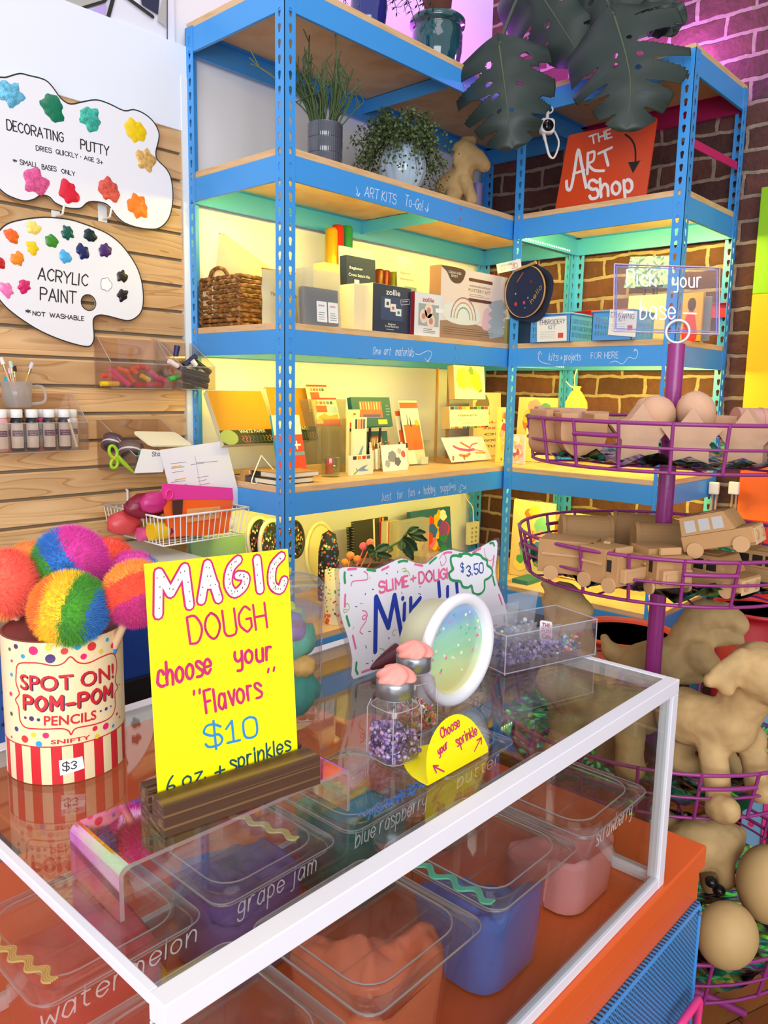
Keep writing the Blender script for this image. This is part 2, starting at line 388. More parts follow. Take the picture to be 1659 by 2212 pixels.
# ------------------------------------------------------------------ hand lettering
G = {}
for _l in '''A6 03 39 63|15 55
B5 03 09|~09 39 48 47 06|~06 46 55 54 43 03
C5 ~58 39 18 07 05 14 33 54
D5 03 09|~09 39 57 55 33 03
E4 49 09 03 43|06 36
F4 49 09 03|06 36
G5 ~58 39 18 07 05 14 33 54|54 56 36
H5 09 03|59 53|06 56
I1 09 03
J4 ~39 34 23 13 04
K5 09 03|49 06 53
L4 09 03 43
M6 03 09 35 69 63
N5 03 09 53 59
O6 ~39 18 06 14 33 54 66 58 39
P5 03 09|~09 39 58 57 46 06
Q6 ~39 18 06 14 33 54 66 58 39|45 63
R5 03 09|~09 39 58 57 46 06|26 53
S5 ~58 39 19 08 07 26 46 55 54 43 13 04
T6 09 69|39 33
U5 ~09 05 04 13 43 54 55 59
V6 09 33 69
W8 09 23 48 63 89
X5 09 53|03 59
Y6 09 36 69|36 33
Z5 09 59 03 53
a5 ~46 37 17 05 04 23 45|47 43
b5 09 03|~05 27 46 44 23 03
c4 ~46 37 17 05 04 23 43
d5 ~46 37 17 05 04 23 45|49 43
e5 ~05 45 46 27 06 04 23 44
f4 ~48 39 28 26 22|07 37
g5 ~46 37 17 05 14 34 45|~47 42 31 11 02
h5 09 03|~05 27 46 43
i1 07 03|08 09
j3 ~27 22 11 01|28 29
k4 09 03|37 05 43
l1 09 03
m7 07 03|~05 17 36 33|~35 47 66 63
n5 07 03|~05 27 46 43
o5 ~27 06 04 23 44 46 27
p5 07 00|~06 27 46 44 23 04
r4 07 03|~05 17 37
s4 ~46 27 07 06 25 44 33 03
t4 19 14 23 33|07 37
u5 ~07 04 23 44 47|47 43
v4 07 23 47
w6 07 13 36 53 67
y5 ~07 05 24 45|~47 42 31 11
z4 07 47 03 43
0 4 ~29 08 04 23 44 48 29
1 4 07 29 23|03 43
3 4 ~08 29 48 47 26 45 44 23 04
5 4 49 09 06|~06 36 45 44 23 04
6 4 ~39 17 04 23 44 35 05
$ 5 ~58 39 19 08 07 26 46 55 54 43 13 04|3a 32
+ 4 27 23|05 45
- 4 05 45
. 1 03 04
! 1 09 05|03 04
* 4 28 24|07 45|05 47
" 2 09 07|29 27
: 1 04 05
, 1 04 02'''.split('\n'):
    ch = _l[0]; rest = _l[1:].strip(); w_, st = rest.split(' ',1); sts = []
    for q in st.split('|'):
        sm_ = q.startswith('~'); pts_ = [(int(a[0],36), int(a[1],36)-3) for a in q.lstrip('~').split()]
        sts.append(sp2(pts_, 4) if sm_ else pts_)
    G[ch] = (int(w_), sts)
def strokes(text, gap=1.6):
    x = 0; out = []
    for c in text:
        if c == ' ': x += 3.2; continue
        w_, st = G[c]; out += [[(x+a, b) for a, b in s_] for s_ in st]; x += w_+gap
    return out, x-gap
def write(m, pl, text, p0, p1, top, w, h=0.0004, mi=0, metric=False, jit=0.0, gap=1.6):
    """letters on plane pl: baseline from pixel p0 to p1, cap height reaching pixel top above p0"""
    st, L = strokes(text, gap)
    a, b, c = (p0,p1,top) if metric else (pl.px(*p0), pl.px(*p1), pl.px(*top))
    ux, uy = (b[0]-a[0])/L, (b[1]-a[1])/L; vx, vy = (c[0]-a[0])/6, (c[1]-a[1])/6
    g = random.Random(text)
    for s_ in st:
        jx, jy = g.uniform(-jit,jit), g.uniform(-jit,jit)
        m.rib(pl, [(a[0]+ux*(x+jx)+vx*(y+jy), a[1]+uy*(x+jx)+vy*(y+jy)) for x,y in s_], w, h, mi)
    return m
TXT = {}
def typed(m, pl, text, p0, p1, cap, h=0.0004, mi=0, bold=0.0, metric=False, fit=True, wrap=None):
    """printed letters: baseline from p0 to p1 (pixels, or plane units with metric), cap height in metres"""
    if (text,bold) not in TXT:
        c = bpy.data.curves.new('t','FONT'); c.body = text; c.size = 1; c.offset = bold; c.resolution_u = 3
        o = bpy.data.objects.new('t', c); me = bpy.data.meshes.new_from_object(o)
        TXT[(text,bold)] = ([tuple(v.co) for v in me.vertices], [tuple(p.vertices) for p in me.polygons])
        bpy.data.objects.remove(o); bpy.data.curves.remove(c); bpy.data.meshes.remove(me)
    vs, fs = TXT[(text,bold)]
    x0 = min(v[0] for v in vs); x1 = max(v[0] for v in vs)
    a, b = (p0,p1) if metric else (pl.px(*p0), pl.px(*p1))
    L = sqrt((b[0]-a[0])**2+(b[1]-a[1])**2); ex = ((b[0]-a[0])/L, (b[1]-a[1])/L); k = cap/0.7; kx = L/(x1-x0) if fit else k
    pts = [(a[0]+ex[0]*(v[0]-x0)*kx-ex[1]*v[1]*k, a[1]+ex[1]*(v[0]-x0)*kx+ex[0]*v[1]*k) for v in vs]
    return m.add([wrap(x,y,h) if wrap else pl.p(x,y,h) for x,y in pts], fs, None, False, mi)
# ================================================================== SETTING
ZL = {1:2.431, 2:2.012, 3:1.555, 4:1.098, 5:0.641, 6:0.184}
BH = 0.0662
# floor planks
def floor_mat():
    m, n, l, b = newmat('floor_boards')
    tc = n.new('ShaderNodeTexCoord'); mp = n.new('ShaderNodeMapping'); mp.inputs['Rotation'].default_value = (0,0,0.35); l.new(tc.outputs['Object'], mp.inputs[0])
    br = n.new('ShaderNodeTexBrick'); l.new(mp.outputs[0], br.inputs[0])
    br.inputs['Scale'].default_value = 1; br.inputs['Brick Width'].default_value = 0.7; br.inputs['Row Height'].default_value = 0.075; br.inputs['Mortar Size'].default_value = 0.0015
    br.inputs['Color1'].default_value = (*lin('a5672f'),1); br.inputs['Color2'].default_value = (*lin('8a4d22'),1); br.inputs['Mortar'].default_value = (*lin('3a2010'),1)
    ns = n.new('ShaderNodeTexNoise'); m2 = n.new('ShaderNodeMapping'); m2.inputs['Rotation'].default_value = (0,0,0.35); m2.inputs['Scale'].default_value = (3,50,1); l.new(tc.outputs['Object'], m2.inputs[0]); l.new(m2.outputs[0], ns.inputs['Vector'])
    mx = n.new('ShaderNodeMix'); mx.data_type = 'RGBA'; mx.blend_type = 'MULTIPLY'; mx.inputs[0].default_value = 0.5
    l.new(br.outputs[0], mx.inputs[6]); l.new(ns.outputs[1], mx.inputs[7]); l.new(mx.outputs[2], b.inputs['Base Color']); b.inputs['Roughness'].default_value = 0.35
    return m
struct(M().box((-2.6,-4.2,-0.05),(1.62,0.56,0)), 'floor', floor_mat())
struct(M().box((-2.6,0.475,0),(1.62,0.56,3.7)), 'wall_left', mat('f1f1f4',0.7,bump=0.15,bscale=60))
def brick_mat():
    m, n, l, b = newmat('old_brick')
    tc = n.new('ShaderNodeTexCoord'); mp = n.new('ShaderNodeMapping'); mp.inputs['Rotation'].default_value = (pi/2,0,pi/2)
    sp = n.new('ShaderNodeSeparateXYZ'); cb = n.new('ShaderNodeCombineXYZ'); l.new(tc.outputs['Object'], sp.inputs[0]); l.new(sp.outputs[1], cb.inputs[0]); l.new(sp.outputs[2], cb.inputs[1])
    nz = n.new('ShaderNodeTexNoise'); nz.inputs['Scale'].default_value = 9; nz.inputs['Detail'].default_value = 4; l.new(tc.outputs['Object'], nz.inputs['Vector'])
    ad = n.new('ShaderNodeVectorMath'); ad.operation = 'MULTIPLY_ADD'; ad.inputs[1].default_value = (0.032,0.032,0.032); l.new(nz.outputs[1], ad.inputs[0]); l.new(cb.outputs[0], ad.inputs[2])
    br = n.new('ShaderNodeTexBrick'); l.new(ad.outputs[0], br.inputs[0]); br.inputs['Scale'].default_value = 1
    br.inputs['Brick Width'].default_value = 0.205; br.inputs['Row Height'].default_value = 0.078; br.inputs['Mortar Size'].default_value = 0.008; br.inputs['Mortar Smooth'].default_value = 0.3
    br.inputs['Color1'].default_value = (*lin('6c4038'),1); br.inputs['Color2'].default_value = (*lin('4a2c2a'),1); br.inputs['Mortar'].default_value = (*lin('a08c7e'),1)
    n2 = n.new('ShaderNodeTexNoise'); n2.inputs['Scale'].default_value = 35; n2.inputs['Detail'].default_value = 6; l.new(tc.outputs['Object'], n2.inputs['Vector'])
    r = n.new('ShaderNodeValToRGB'); r.color_ramp.elements[0].color = (.55,.52,.5,1); r.color_ramp.elements[1].color = (1.25,1.2,1.15,1); l.new(n2.outputs[0], r.inputs[0])
    mx = n.new('ShaderNodeMix'); mx.data_type = 'RGBA'; mx.blend_type = 'MULTIPLY'; mx.inputs[0].default_value = 1; l.new(br.outputs[0], mx.inputs[6]); l.new(r.outputs[0], mx.inputs[7])
    l.new(mx.outputs[2], b.inputs['Base Color']); b.inputs['Roughness'].default_value = 0.85
    sb = n.new('ShaderNodeMath'); sb.operation = 'MULTIPLY_ADD'; sb.inputs[1].default_value = -1.0; l.new(br.outputs[1], sb.inputs[0]); l.new(n2.outputs[0], sb.inputs[2])
    bp = n.new('ShaderNodeBump'); bp.inputs['Strength'].default_value = 0.8; bp.inputs['Distance'].default_value = 0.012; l.new(sb.outputs[0], bp.inputs['Height']); l.new(bp.outputs[0], b.inputs['Normal'])
    return m
struct(M().box((1.56,-4.2,0),(1.64,0.475,3.7)), 'wall_back', brick_mat())
# slat wall of pine boards
SY = 0.452
def slat_mat():
    m, n, l, b = newmat('pine_slats')
    tc = n.new('ShaderNodeTexCoord'); mp = n.new('ShaderNodeMapping'); mp.inputs['Scale'].default_value = (1.6,1,13); l.new(tc.outputs['Object'], mp.inputs[0])
    # each board gets its own figure
    sp = n.new('ShaderNodeSeparateXYZ'); l.new(tc.outputs['Object'], sp.inputs[0])
    dv = n.new('ShaderNodeMath'); dv.operation = 'DIVIDE'; dv.inputs[1].default_value = 0.0767; l.new(sp.outputs[2], dv.inputs[0])
    fl = n.new('ShaderNodeMath'); fl.operation = 'FLOOR'; l.new(dv.outputs[0], fl.inputs[0])
    cb = n.new('ShaderNodeCombineXYZ'); ml = n.new('ShaderNodeMath'); ml.operation = 'MULTIPLY'; ml.inputs[1].default_value = 7.31; l.new(fl.outputs[0], ml.inputs[0]); l.new(ml.outputs[0], cb.inputs[1])
    ad = n.new('ShaderNodeVectorMath'); l.new(mp.outputs[0], ad.inputs[0]); l.new(cb.outputs[0], ad.inputs[1])
    t = n.new('ShaderNodeTexNoise'); t.inputs['Scale'].default_value = 1; t.inputs['Detail'].default_value = 1.5; t.inputs['Distortion'].default_value = 0.4; l.new(ad.outputs[0], t.inputs['Vector'])
    m8 = n.new('ShaderNodeMath'); m8.operation = 'MULTIPLY'; m8.inputs[1].default_value = 9; l.new(t.outputs[0], m8.inputs[0])
    fr = n.new('ShaderNodeMath'); fr.operation = 'FRACT'; l.new(m8.outputs[0], fr.inputs[0])
    r = n.new('ShaderNodeValToRGB'); l.new(fr.outputs[0], r.inputs[0]); e = r.color_ramp.elements
    e[0].position = 0; e[0].color = (*lin('c08a50'),1); e[1].position = 1; e[1].color = (*lin('e0b480'),1); q = e.new(.22); q.color = (*lin('e6be8c'),1); q = e.new(.85); q.color = (*lin('dcae78'),1)
    hb = n.new('ShaderNodeTexWhiteNoise'); hb.noise_dimensions = '1D'; l.new(fl.outputs[0], hb.inputs['W'])
    r2 = n.new('ShaderNodeValToRGB'); r2.color_ramp.elements[0].color = (.8,.76,.72,1); r2.color_ramp.elements[1].color = (1.12,1.1,1.08,1); l.new(hb.outputs[0], r2.inputs[0])
    mx = n.new('ShaderNodeMix'); mx.data_type = 'RGBA'; mx.blend_type = 'MULTIPLY'; mx.inputs[0].default_value = 1; l.new(r.outputs[0], mx.inputs[6]); l.new(r2.outputs[0], mx.inputs[7])
    l.new(mx.outputs[2], b.inputs['Base Color']); b.inputs['Roughness'].default_value = 0.5
    return m
m = M(); z = 0.0767*4+0.012
m.box((-1.5,SY+0.012,z),(-0.022,0.475,2.147),mi=1)
while z < 2.14:
    z1 = min(z+0.0767-0.007, 2.147)
    m.box((-1.5,SY,z+0.002),(-0.022,SY+0.014,z1))
    z += 0.0767
sl = m.build('slat_panel', [slat_mat(), mat('8a7a62',0.8,bump=.5,bscale=300)], loc=(-0.75,SY,0)); tag(sl, 'pine slat panel of horizontal boards fixed to the white wall', 'slat wall'); sl['kind'] = 'structure'
wp = M().box((-1.5,SY-0.004,2.147),(0.002,0.474,2.387)).build('wall_board', mat('f0f3fa',0.45), loc=(-.75,.46,2.147), bev=.002); tag(wp, 'plain white board above the pine slat panel', 'board')
tr = struct(M().box((-0.02,SY-0.006,1.0),(0.001,0.474,2.30)), 'trim_1', mat('f4f4ee',0.35))
# printed board standing on the white board
t = thing('wall_poster', 'white poster with thick black strokes above the white wall board', 'poster', (-0.3,0.43,2.387))
pl = PLy(0.452)
P = [pl.px(*q) for q in ((100,12),(362,104),(362,-80),(60,-80))]
g = M(); g.prism([(-.62,2.389),(-.031,2.389),(-.031,2.62),(-.62,2.62)],-0.006,0,T=PLy(.458).mat()); g.build('board', mat('eceaf2',.5), t, world=True)
g = M(); q = PLy(.4518)
g.rib(q,[pl.px(*a) for a in ((150,24),(225,2),(236,-14))],.009); g.rib(q,[pl.px(*a) for a in ((180,27),(232,42),(246,-10))],.011); g.rib(q,[pl.px(*a) for a in ((361,-10),(361,94))],.003)
g.rib(q,[pl.px(*a) for a in ((268,-10),(330,36))],.01); g.build('black_strokes', mat('2a2422',.6), t, world=True)
g = M(); g.flat(q,[pl.px(*a) for a in ((188,25),(230,8),(224,40))],.0006); g.build('lilac_patch', mat('c3a8e8',.6), t, world=True)
g = M(); g.flat(q,[pl.px(*a) for a in ((120,8),(170,-10),(225,-10),(222,0),(150,22))],.0006); g.build('grey_patch', mat('b8b4ac',.6), t, world=True); g = M(); g.flat(q,[pl.px(*a) for a in ((352,-10),(359,-10),(359,60),(340,45))],.0006); g.build('grey_patch', mat('b8b4ac',.6), t, world=True)
g = M(); g.flat(q,[pl.px(*a) for a in ((303,-10),(345,-10),(341,32),(306,10))],.0006); g.build('navy_patch', mat('2c2c48',.5), t, world=True)

# rainbow striped board leaning on the brick wall
t = thing('striped_panel', 'tall board painted in green, yellow, orange and red bands against the brick wall', 'panel', (1.53,-1.0,0))
bands = [(2.10,1.747,'8fc40a'),(1.747,1.262,'f2b70c'),(1.262,0.96,'e2611c'),(0.96,0.55,'b8242a'),(0.55,0.1,'8a1c30')]
for i,(a,b,c) in enumerate(bands): M().box((1.5,-1.45,b),(1.53,-0.716-(.012 if i>1 else 0),a)).build('painted_band', mat(c,.45,bump=.15,bscale=25), t, world=True, bev=.003)
M().cyl((1.5,-.80,1.20),(1.475,-.80,1.20),.013,.017).build('knob', mat('b8451a',.5), t, world=True)

# ================================================================== SHELVING UNITS
BLUE = mat('459eea',0.32,bump=.06,bscale=40); STEEL = mat('c8ccd0',.25,1)
BOARD = wood('particle_board','d8ac78','e4bc8c',(6,6,60),.5,3,bump=.02); UNDER = BOARD
RED = mat('b01c58',.35)
def keyhole(n=9):
    o = [(0.0062*cos(a),0.0065+0.0062*sin(a)) for a in [(-0.16+1.32*i/n)*pi for i in range(n+1)]]
    return o + [(-0.0036,-0.008),(-0.0018,-0.0102),(0.0018,-0.0102),(0.0036,-0.008)]
def post(name, parent, x, y, sx, sy, top, detail=True, mt=None):
    """angle post whose corner is at x,y with flanges running to sx along X and sy along Y"""
    m = M(); w = 0.038; th = 0.0016; pitch = 0.0381
    n = int(top/pitch); z0 = top-0.02-n*pitch
    def flange(T):
        z = z0
        while z < top-0.001:
            h = min(pitch, top-z)
            if h > .03 and z > 0: m.prism([(0,z),(w,z),(w,z+h),(0,z+h)],0,th,T,holes=[[(0.021+a,z+pitch/2+b) for a,b in keyhole()]])
            else: m.box((0,max(z,0),0),(w,z+h,th),T)
            z += h
    # front flange (in X), end flange (in Y)
    T1 = Matrix(((sx,0,0,x),(0,0,sy,y),(0,1,0,0),(0,0,0,1))); T2 = Matrix(((0,0,sx,x),(sy,0,0,y),(0,1,0,0),(0,0,0,1)))
    if detail: flange(T1); flange(T2)
    else:
        m.box((0,0,0),(w,top,th),T1); m.box((0,0,0),(w,top,th),T2)
    return m.build(name, mt or BLUE, parent, world=True)
def beam(parent, p0, p1, ztop, h=BH, mt=None, inn=None):
    """C-section beam between two points, with a lip that carries the board and fixing pins"""
    a, b = V((*p0,0)), V((*p1,0)); d = (b-a).normalized(); n = V((inn[0],inn[1],0))
    m = M(); L = (b-a).length
    T = Matrix(((d.x,n.x,0,a.x),(d.y,n.y,0,a.y),(0,0,1,ztop-h),(0,0,0,1)))
    m.box((0,0,0),(L,.0015,h),T); m.box((0,.0015,h-.0015),(L,.026,h),T); m.box((0,.0015,0),(L,.010,.0015),T)
    return m.build('beam', mt or BLUE, parent, world=True, bev=.0006)
def board(parent, x0, y0, x1, y1, z, th=0.0185):
    return M().box((x0,y0,z+.0004),(x1,y1,z+th)).build('shelf_board', BOARD, parent, world=True, bev=.0008)
def pins(parent, pts, n):
    m = M()
    for p in pts:
        p = V(p); m.cyl(p, p+V(n)*.0025, .0042, n=10)
    return m.build('fixing_bolt', STEEL, parent, world=True)
AX1, AY1 = 1.524, 0.4525
BX0, BX1, BY0, BY1 = 1.077, 1.534, -0.004, -0.635
unitA = thing('shelving_unit', 'long blue boltless shelving unit running along the white wall', 'shelf', (AX1/2,.22,0), group=None)
post('post', unitA, 0,0,1,1,2.436); post('post', unitA, 0,AY1,1,-1,2.436); post('post', unitA, AX1,0,-1,1,2.436); post('post', unitA, AX1,AY1,-1,-1,2.436)
beamsA = {}
for k,z in ZL.items():
    beamsA[k] = beam(unitA,(.0018,.0018),(1.0765 if 0 else AX1-.002,.0018),z,inn=(0,1))
    beam(unitA,(.0018,AY1-.0018),(AX1-.002,AY1-.0018),z,inn=(0,-1))
    beam(unitA,(.0018,.003),(.0018,AY1-.003),z,inn=(1,0)); beam(unitA,(AX1-.0018,.003),(AX1-.0018,AY1-.003),z,inn=(-1,0))
    board(unitA,.0035,.0035,AX1-.0035,AY1-.0035,z)
    M().box((.745,.004,z-.046),(.7465,AY1-.004,z)).box((.745,.004,z-.0015),(.785,AY1-.004,z)).build('cross_brace', BLUE, unitA, world=True)
    pins(unitA,[(.766,.0018,z-.012),(.766,.0018,z-.046)],(0,-1,0)); pins(unitA,[(.766,AY1-.0035,z-.014),(.766,AY1-.0035,z-.04)],(0,-1,0))
unitB = thing('shelving_unit', 'shorter blue shelving unit in front of the brick wall', 'shelf', (1.3,-.32,0))
post('post', unitB, BX0,BY0,1,-1,2.436); post('post', unitB, BX0,BY1,1,1,2.436); post('post', unitB, BX1,BY0,-1,-1,2.436); post('post', unitB, BX1,BY1,-1,1,2.436)
beamsB = {}
for k,z in ZL.items():
    beamsB[k] = beam(unitB,(BX0+.0018,BY0-.002),(BX0+.0018,BY1+.002),z,inn=(1,0))
    rb = beam(unitB,(BX1-.0018,BY0-.002),(BX1-.0018,BY1+.002),z,inn=(-1,0),mt=RED if k == 1 else None)
    if k == 1: rb['label'] = 'magenta rear beam'
    beam(unitB,(BX0+.003,BY0-.0018),(BX1-.003,BY0-.0018),z,inn=(0,-1)); beam(unitB,(BX0+.003,BY1+.0018),(BX1-.003,BY1+.0018),z,inn=(0,1))
    board(unitB,BX0+.0035,BY1+.0035,BX1-.0035,BY0-.0035,z)
rb = beam(unitB,(BX1-.003,BY0-.003),(BX1-.003,BY1+.003),1.725,h=.05,inn=(-1,0),mt=mat('c22a50',.4)); rb['label'] = 'crimson rear beam'
a = ony(1503,312,BY1+.004); b = ony(1600,362,BY1+.004)
g = M(); a = V((BX0+.02,BY1+.006,a.z)); b = V((BX1-.02,BY1+.006,b.z))
g.box((0,-.0015,-.013),((b-a).length,.0015,.013),Matrix.Translation(a) @ Matrix.Rotation(math.atan2(b.z-a.z,b.x-a.x),4,'Y').inverted())
o = g.build('brace', mat('d0246c',.4), unitB, world=True); o['label'] = 'pink diagonal brace'
# chalk-marker lettering on the beams
INK = mat('e8f2fa',.6)
def beam_text(k, beamo, unit, plane, items, w=.0022):
    m = M()
    for it in items:
        if isinstance(it[0], str): write(m, plane, it[0], it[1], it[2], it[3], w, .0005, jit=.15)
        else: m.rib(plane, sp2([plane.px(*q) for q in it],4), w, .0005)
    return m.build('lettering', INK, beamo, world=True)
pa = PLy(.0018); pb = PLx(BX0+.0018)
beam_text(2, beamsA[2], unitA, pa, [('ART KITS',(787,424),(855,441),(789,403)),('To-Go!',(874,444),(913,456),(876,421)),
    [(770,404),(774,424)],[(769,418),(774,424),(777,417)],[(925,440),(922,457)],[(918,450),(922,457),(926,451)]])
beam_text(3, beamsA[3], unitA, pa, [('fine',(804,764),(822,766),(806,749)),('art',(829,766),(844,767),(831,749)),('materials',(854,768),(893,770),(856,750)),
    [(897,764),(905,766),(914,762),(923,758),(930,759),(932,766),(927,776),(923,780)],[(918,774),(924,782),(928,773)]],.0018)
beam_text(4, beamsA[4], unitA, pa, [('Just',(823,1083),(846,1079),(823,1066)),('for',(857,1077),(871,1075),(857,1060)),('fun',(881,1073),(896,1071),(881,1055)),('+',(903,1069),(908,1068),(903,1055)),('hobby',(916,1068),(940,1064),(915,1050)),('supplies',(951,1062),(984,1058),(951,1046)),
    [(995,1048),(993,1063)],[(990,1058),(993,1064),(997,1059)],[(996,1046),(1006,1055)],[(1000,1055),(1006,1055),(1005,1048)]],.0016)
beam_text(3, beamsB[3], unitB, pb, [('kits',(1185,779),(1206,779),(1187,763)),('+',(1210,777),(1215,777),(1210,765)),('projects',(1219,778),(1254,778),(1220,763)),('FOR',(1277,775),(1299,774),(1277,762)),('HERE',(1306,774),(1336,773),(1306,761)),
    [(1190,787),(1172,783),(1163,775),(1166,762)],[(1162,766),(1166,759),(1171,766)],[(1318,783),(1330,780),(1345,786),(1358,772),(1372,775),(1378,762),(1371,755)],[(1370,760),(1371,754),(1377,757)]],.0016)
# LED strips under the shelves
LED = mat('fff3a0',.5,emit=5)
ledx = {2:1.0,3:.85,4:.6}
for k,e in ledx.items():
    z = ZL[k]-.020
    for nm,lab,runs in (('A','long unit at the white wall',[((.05,.012),(AX1-.06,.012),(0,1)),((.012,.05),(.012,AY1-.05),(1,0))]),('B','short unit at the brick wall',[((BX0+.012,BY0-.04),(BX0+.012,BY1+.05),(1,0)),((BX0+.05,BY0-.012),(BX1-.05,BY0-.012),(0,-1)),((BX0+.05,BY1+.012),(BX1-.05,BY1+.012),(0,1))])):
        m = M(); m2 = M(); zz = ZL[k]-.052
        for a,b,nn in runs:
            a = V((*a,zz)); b = V((*b,zz)); d = (b-a).normalized(); L = (b-a).length; n = V((*nn,0))
            T = Matrix(((d.x,n.x,0,a.x),(d.y,n.y,0,a.y),(0,0,1,a.z),(0,0,0,1)))
            m.box((0,-.010,-.005),(L,-.0092,.005),T); s = .01
            while s < L-.01: m2.box((s,-.0092,-.0025),(s+.006,-.0078,.0025),T); s += .0166
        lev = {2:'second shelf',3:'third shelf',4:'fourth shelf'}[k]
        t = thing('led_strip', 'yellow LED strip under the %s of the %s' % (lev,lab), 'light strip', (a.x,a.y,zz), group='LED strips under the shelves')
        m.build('tape', mat('f4f0d0',.5), t, world=True); m2.build('diodes', LED, t, world=True)
    lamp('AREA','led_light',(.77,.016,ZL[k]-.05),3.3*e,YEL,1.4,.012,rot=(1.15,0,0))
    lamp('AREA','led_light',(BX0+.016,-.32,ZL[k]-.05),3.8*e,YEL,.56,.012,rot=(1.15,0,-pi/2))
    lamp('AREA','led_light',(.016,.22,ZL[k]-.05),1.0*e,YEL,.34,.012,rot=(1.1,0,-pi/2))
    lamp('AREA','led_light',(1.3,BY1+.016,ZL[k]-.05),1.8*e,YEL,.34,.012,rot=(1.15,0,0))
# purple light on top of the shelves in the corner
lamp('POINT','purple_light',(1.30,.10,2.52),9,(.42,.06,1),.05)
lamp('POINT','purple_light',(.85,.36,2.53),3.2,(.50,.02,1),.03)
lamp('POINT','purple_light',(1.46,-.40,2.56),7,(.55,.14,1),.04)

# ================================================================== COUNTER CABINET
CT = 0.694; OR = mat('e4602a',.38,bump=.05,bscale=30); FY = -1.306; CX1 = -0.234
t = thing('counter_cabinet', 'bright orange counter cabinet with a blue perforated door and pink handle', 'cabinet', (-0.8,-1.0,0))
M().box((-1.75,FY,CT-.037),(CX1,-.565,CT)).build('counter_top', OR, t, world=True, bev=.003)
M().box((-.97,-.564,CT-.037),(-.30,-.24,CT-.001)).build('added_tone_panel', OR, t, world=True, bev=.003)  # added orange panel, only to warm the tone seen through the glass top
M().box((-1.74,FY+.012,CT-.045),(CX1-.012,-.575,CT-.037)).box((-1.74,FY+.006,.07),(CX1-.006,-.57,CT-.0455)).build('body', OR, t, world=True, bev=.002)
def perf_mat():
    m, n, l, b = newmat('perforated_blue')
    tc = n.new('ShaderNodeTexCoord'); sp = n.new('ShaderNodeSeparateXYZ'); l.new(tc.outputs['Object'], sp.inputs[0])
    cb = n.new('ShaderNodeCombineXYZ'); l.new(sp.outputs[0], cb.inputs[0]); l.new(sp.outputs[2], cb.inputs[1])
    mp = n.new('ShaderNodeMapping'); mp.inputs['Rotation'].default_value = (0,0,pi/4); l.new(cb.outputs[0], mp.inputs[0])
    vo = n.new('ShaderNodeTexVoronoi'); vo.voronoi_dimensions = '2D'; vo.inputs['Scale'].default_value = 170; vo.inputs['Randomness'].default_value = 0; l.new(mp.outputs[0], vo.inputs['Vector'])
    r = n.new('ShaderNodeValToRGB'); r.color_ramp.elements[0].position = .32; r.color_ramp.elements[1].position = .37; r.color_ramp.elements[0].color = (*lin('163a58'),1); r.color_ramp.elements[1].color = (*lin('3f93d6'),1)
    l.new(vo.outputs['Distance'], r.inputs[0]); l.new(r.outputs[0], b.inputs['Base Color']); b.inputs['Roughness'].default_value = .4
    bp = n.new('ShaderNodeBump'); bp.inputs['Distance'].default_value = .002; l.new(r.outputs[0], bp.inputs['Height']); l.new(bp.outputs[0], b.inputs['Normal'])
    return m
dr = M().box((-.80,FY-.002,.10),(CX1-.012,FY+.006,CT-.090)).build('door', perf_mat(), t, world=True, bev=.001)
g = M(); x0,x1,z0,z1 = -.80,CX1-.012,.10,CT-.090
for a,b in (((x0,z0),(x1,z0+.006)),((x0,z1-.006),(x1,z1)),((x0,z0),(x0+.006,z1)),((x1-.006,z0),(x1,z1))): g.box((a[0],FY-.004,a[1]),(b[0],FY-.0021,b[1]))
g.build('door_rim', BLUE, dr, world=True)
pf = PLy(FY-.004); h0 = pf.px(1481,2140); h1 = pf.px(1437,2180)
g = M(); hx = h0[0]; 
x1_ = h1[0]; yy_ = FY-.004; zt_ = h0[1]; zb_ = zt_-.13; g.tube([(hx,yy_-.020,zb_),(hx,yy_-.022,zt_-.006),(hx-.004,yy_-.022,zt_-.001),(hx-.01,yy_-.022,zt_),(x1_+.008,yy_-.022,zt_),(x1_+.002,yy_-.022,zt_-.002),(x1_,yy_-.022,zt_-.008),(x1_,yy_-.02,zb_)],.0062,10); g.cyl((hx,yy_+.004,zb_),(hx,yy_-.021,zb_),.0062,n=10); g.cyl((x1_,yy_+.004,zb_),(x1_,yy_-.021,zb_),.0062,n=10)
g.build('handle', mat('ef3f86',.35), dr, world=True)
M().cyl((CX1-.02,FY-.004,CT-.105),(CX1-.02,FY-.007,CT-.105),.0035).build('screw', STEEL, dr, world=True)

# ================================================================== GLASS CASE
WHT = mat('e9e5ec',.3); CL, CW, CH = .819, .4567, .311
TC = RZ(-1.1986,-1.3048,CT,.0077)
case = thing('glass_display_case', 'white framed clear glass case standing on the orange counter', 'display case', mw=TC)
w, s = .0185, .0075
g = M().box((0,0,CH-.020),(CL,w,CH)); g.build('top_rail', WHT, case, bev=.001)
M().box((0,CW-w,CH-.02),(CL,CW,CH)).build('top_rail', WHT, case, bev=.001)
M().box((0,w,CH-.009),(s,CW-w,CH)).build('top_rail', WHT, case, bev=.001)
M().box((CL-.012,w,CH-.02),(CL,CW-w,CH)).build('top_rail', WHT, case, bev=.001)
for x,y in ((0,0),(CL-.0185,0),(0,CW-.0185),(CL-.0185,CW-.0185)): M().box((x,y,0),(x+(.0185 if x else .009),y+.0185,CH-.0205)).build('corner_post', WHT, case, bev=.001)
M().box((.019,0,.0005),(CL-.019,.012,.016)).box((.019,.0125,.0005),(CL-.019,.016,.009)).build('bottom_rail', WHT, case, bev=.001)
M().box((.019,CW-.012,.0005),(CL-.019,CW,.016)).build('bottom_rail', WHT, case, bev=.001)
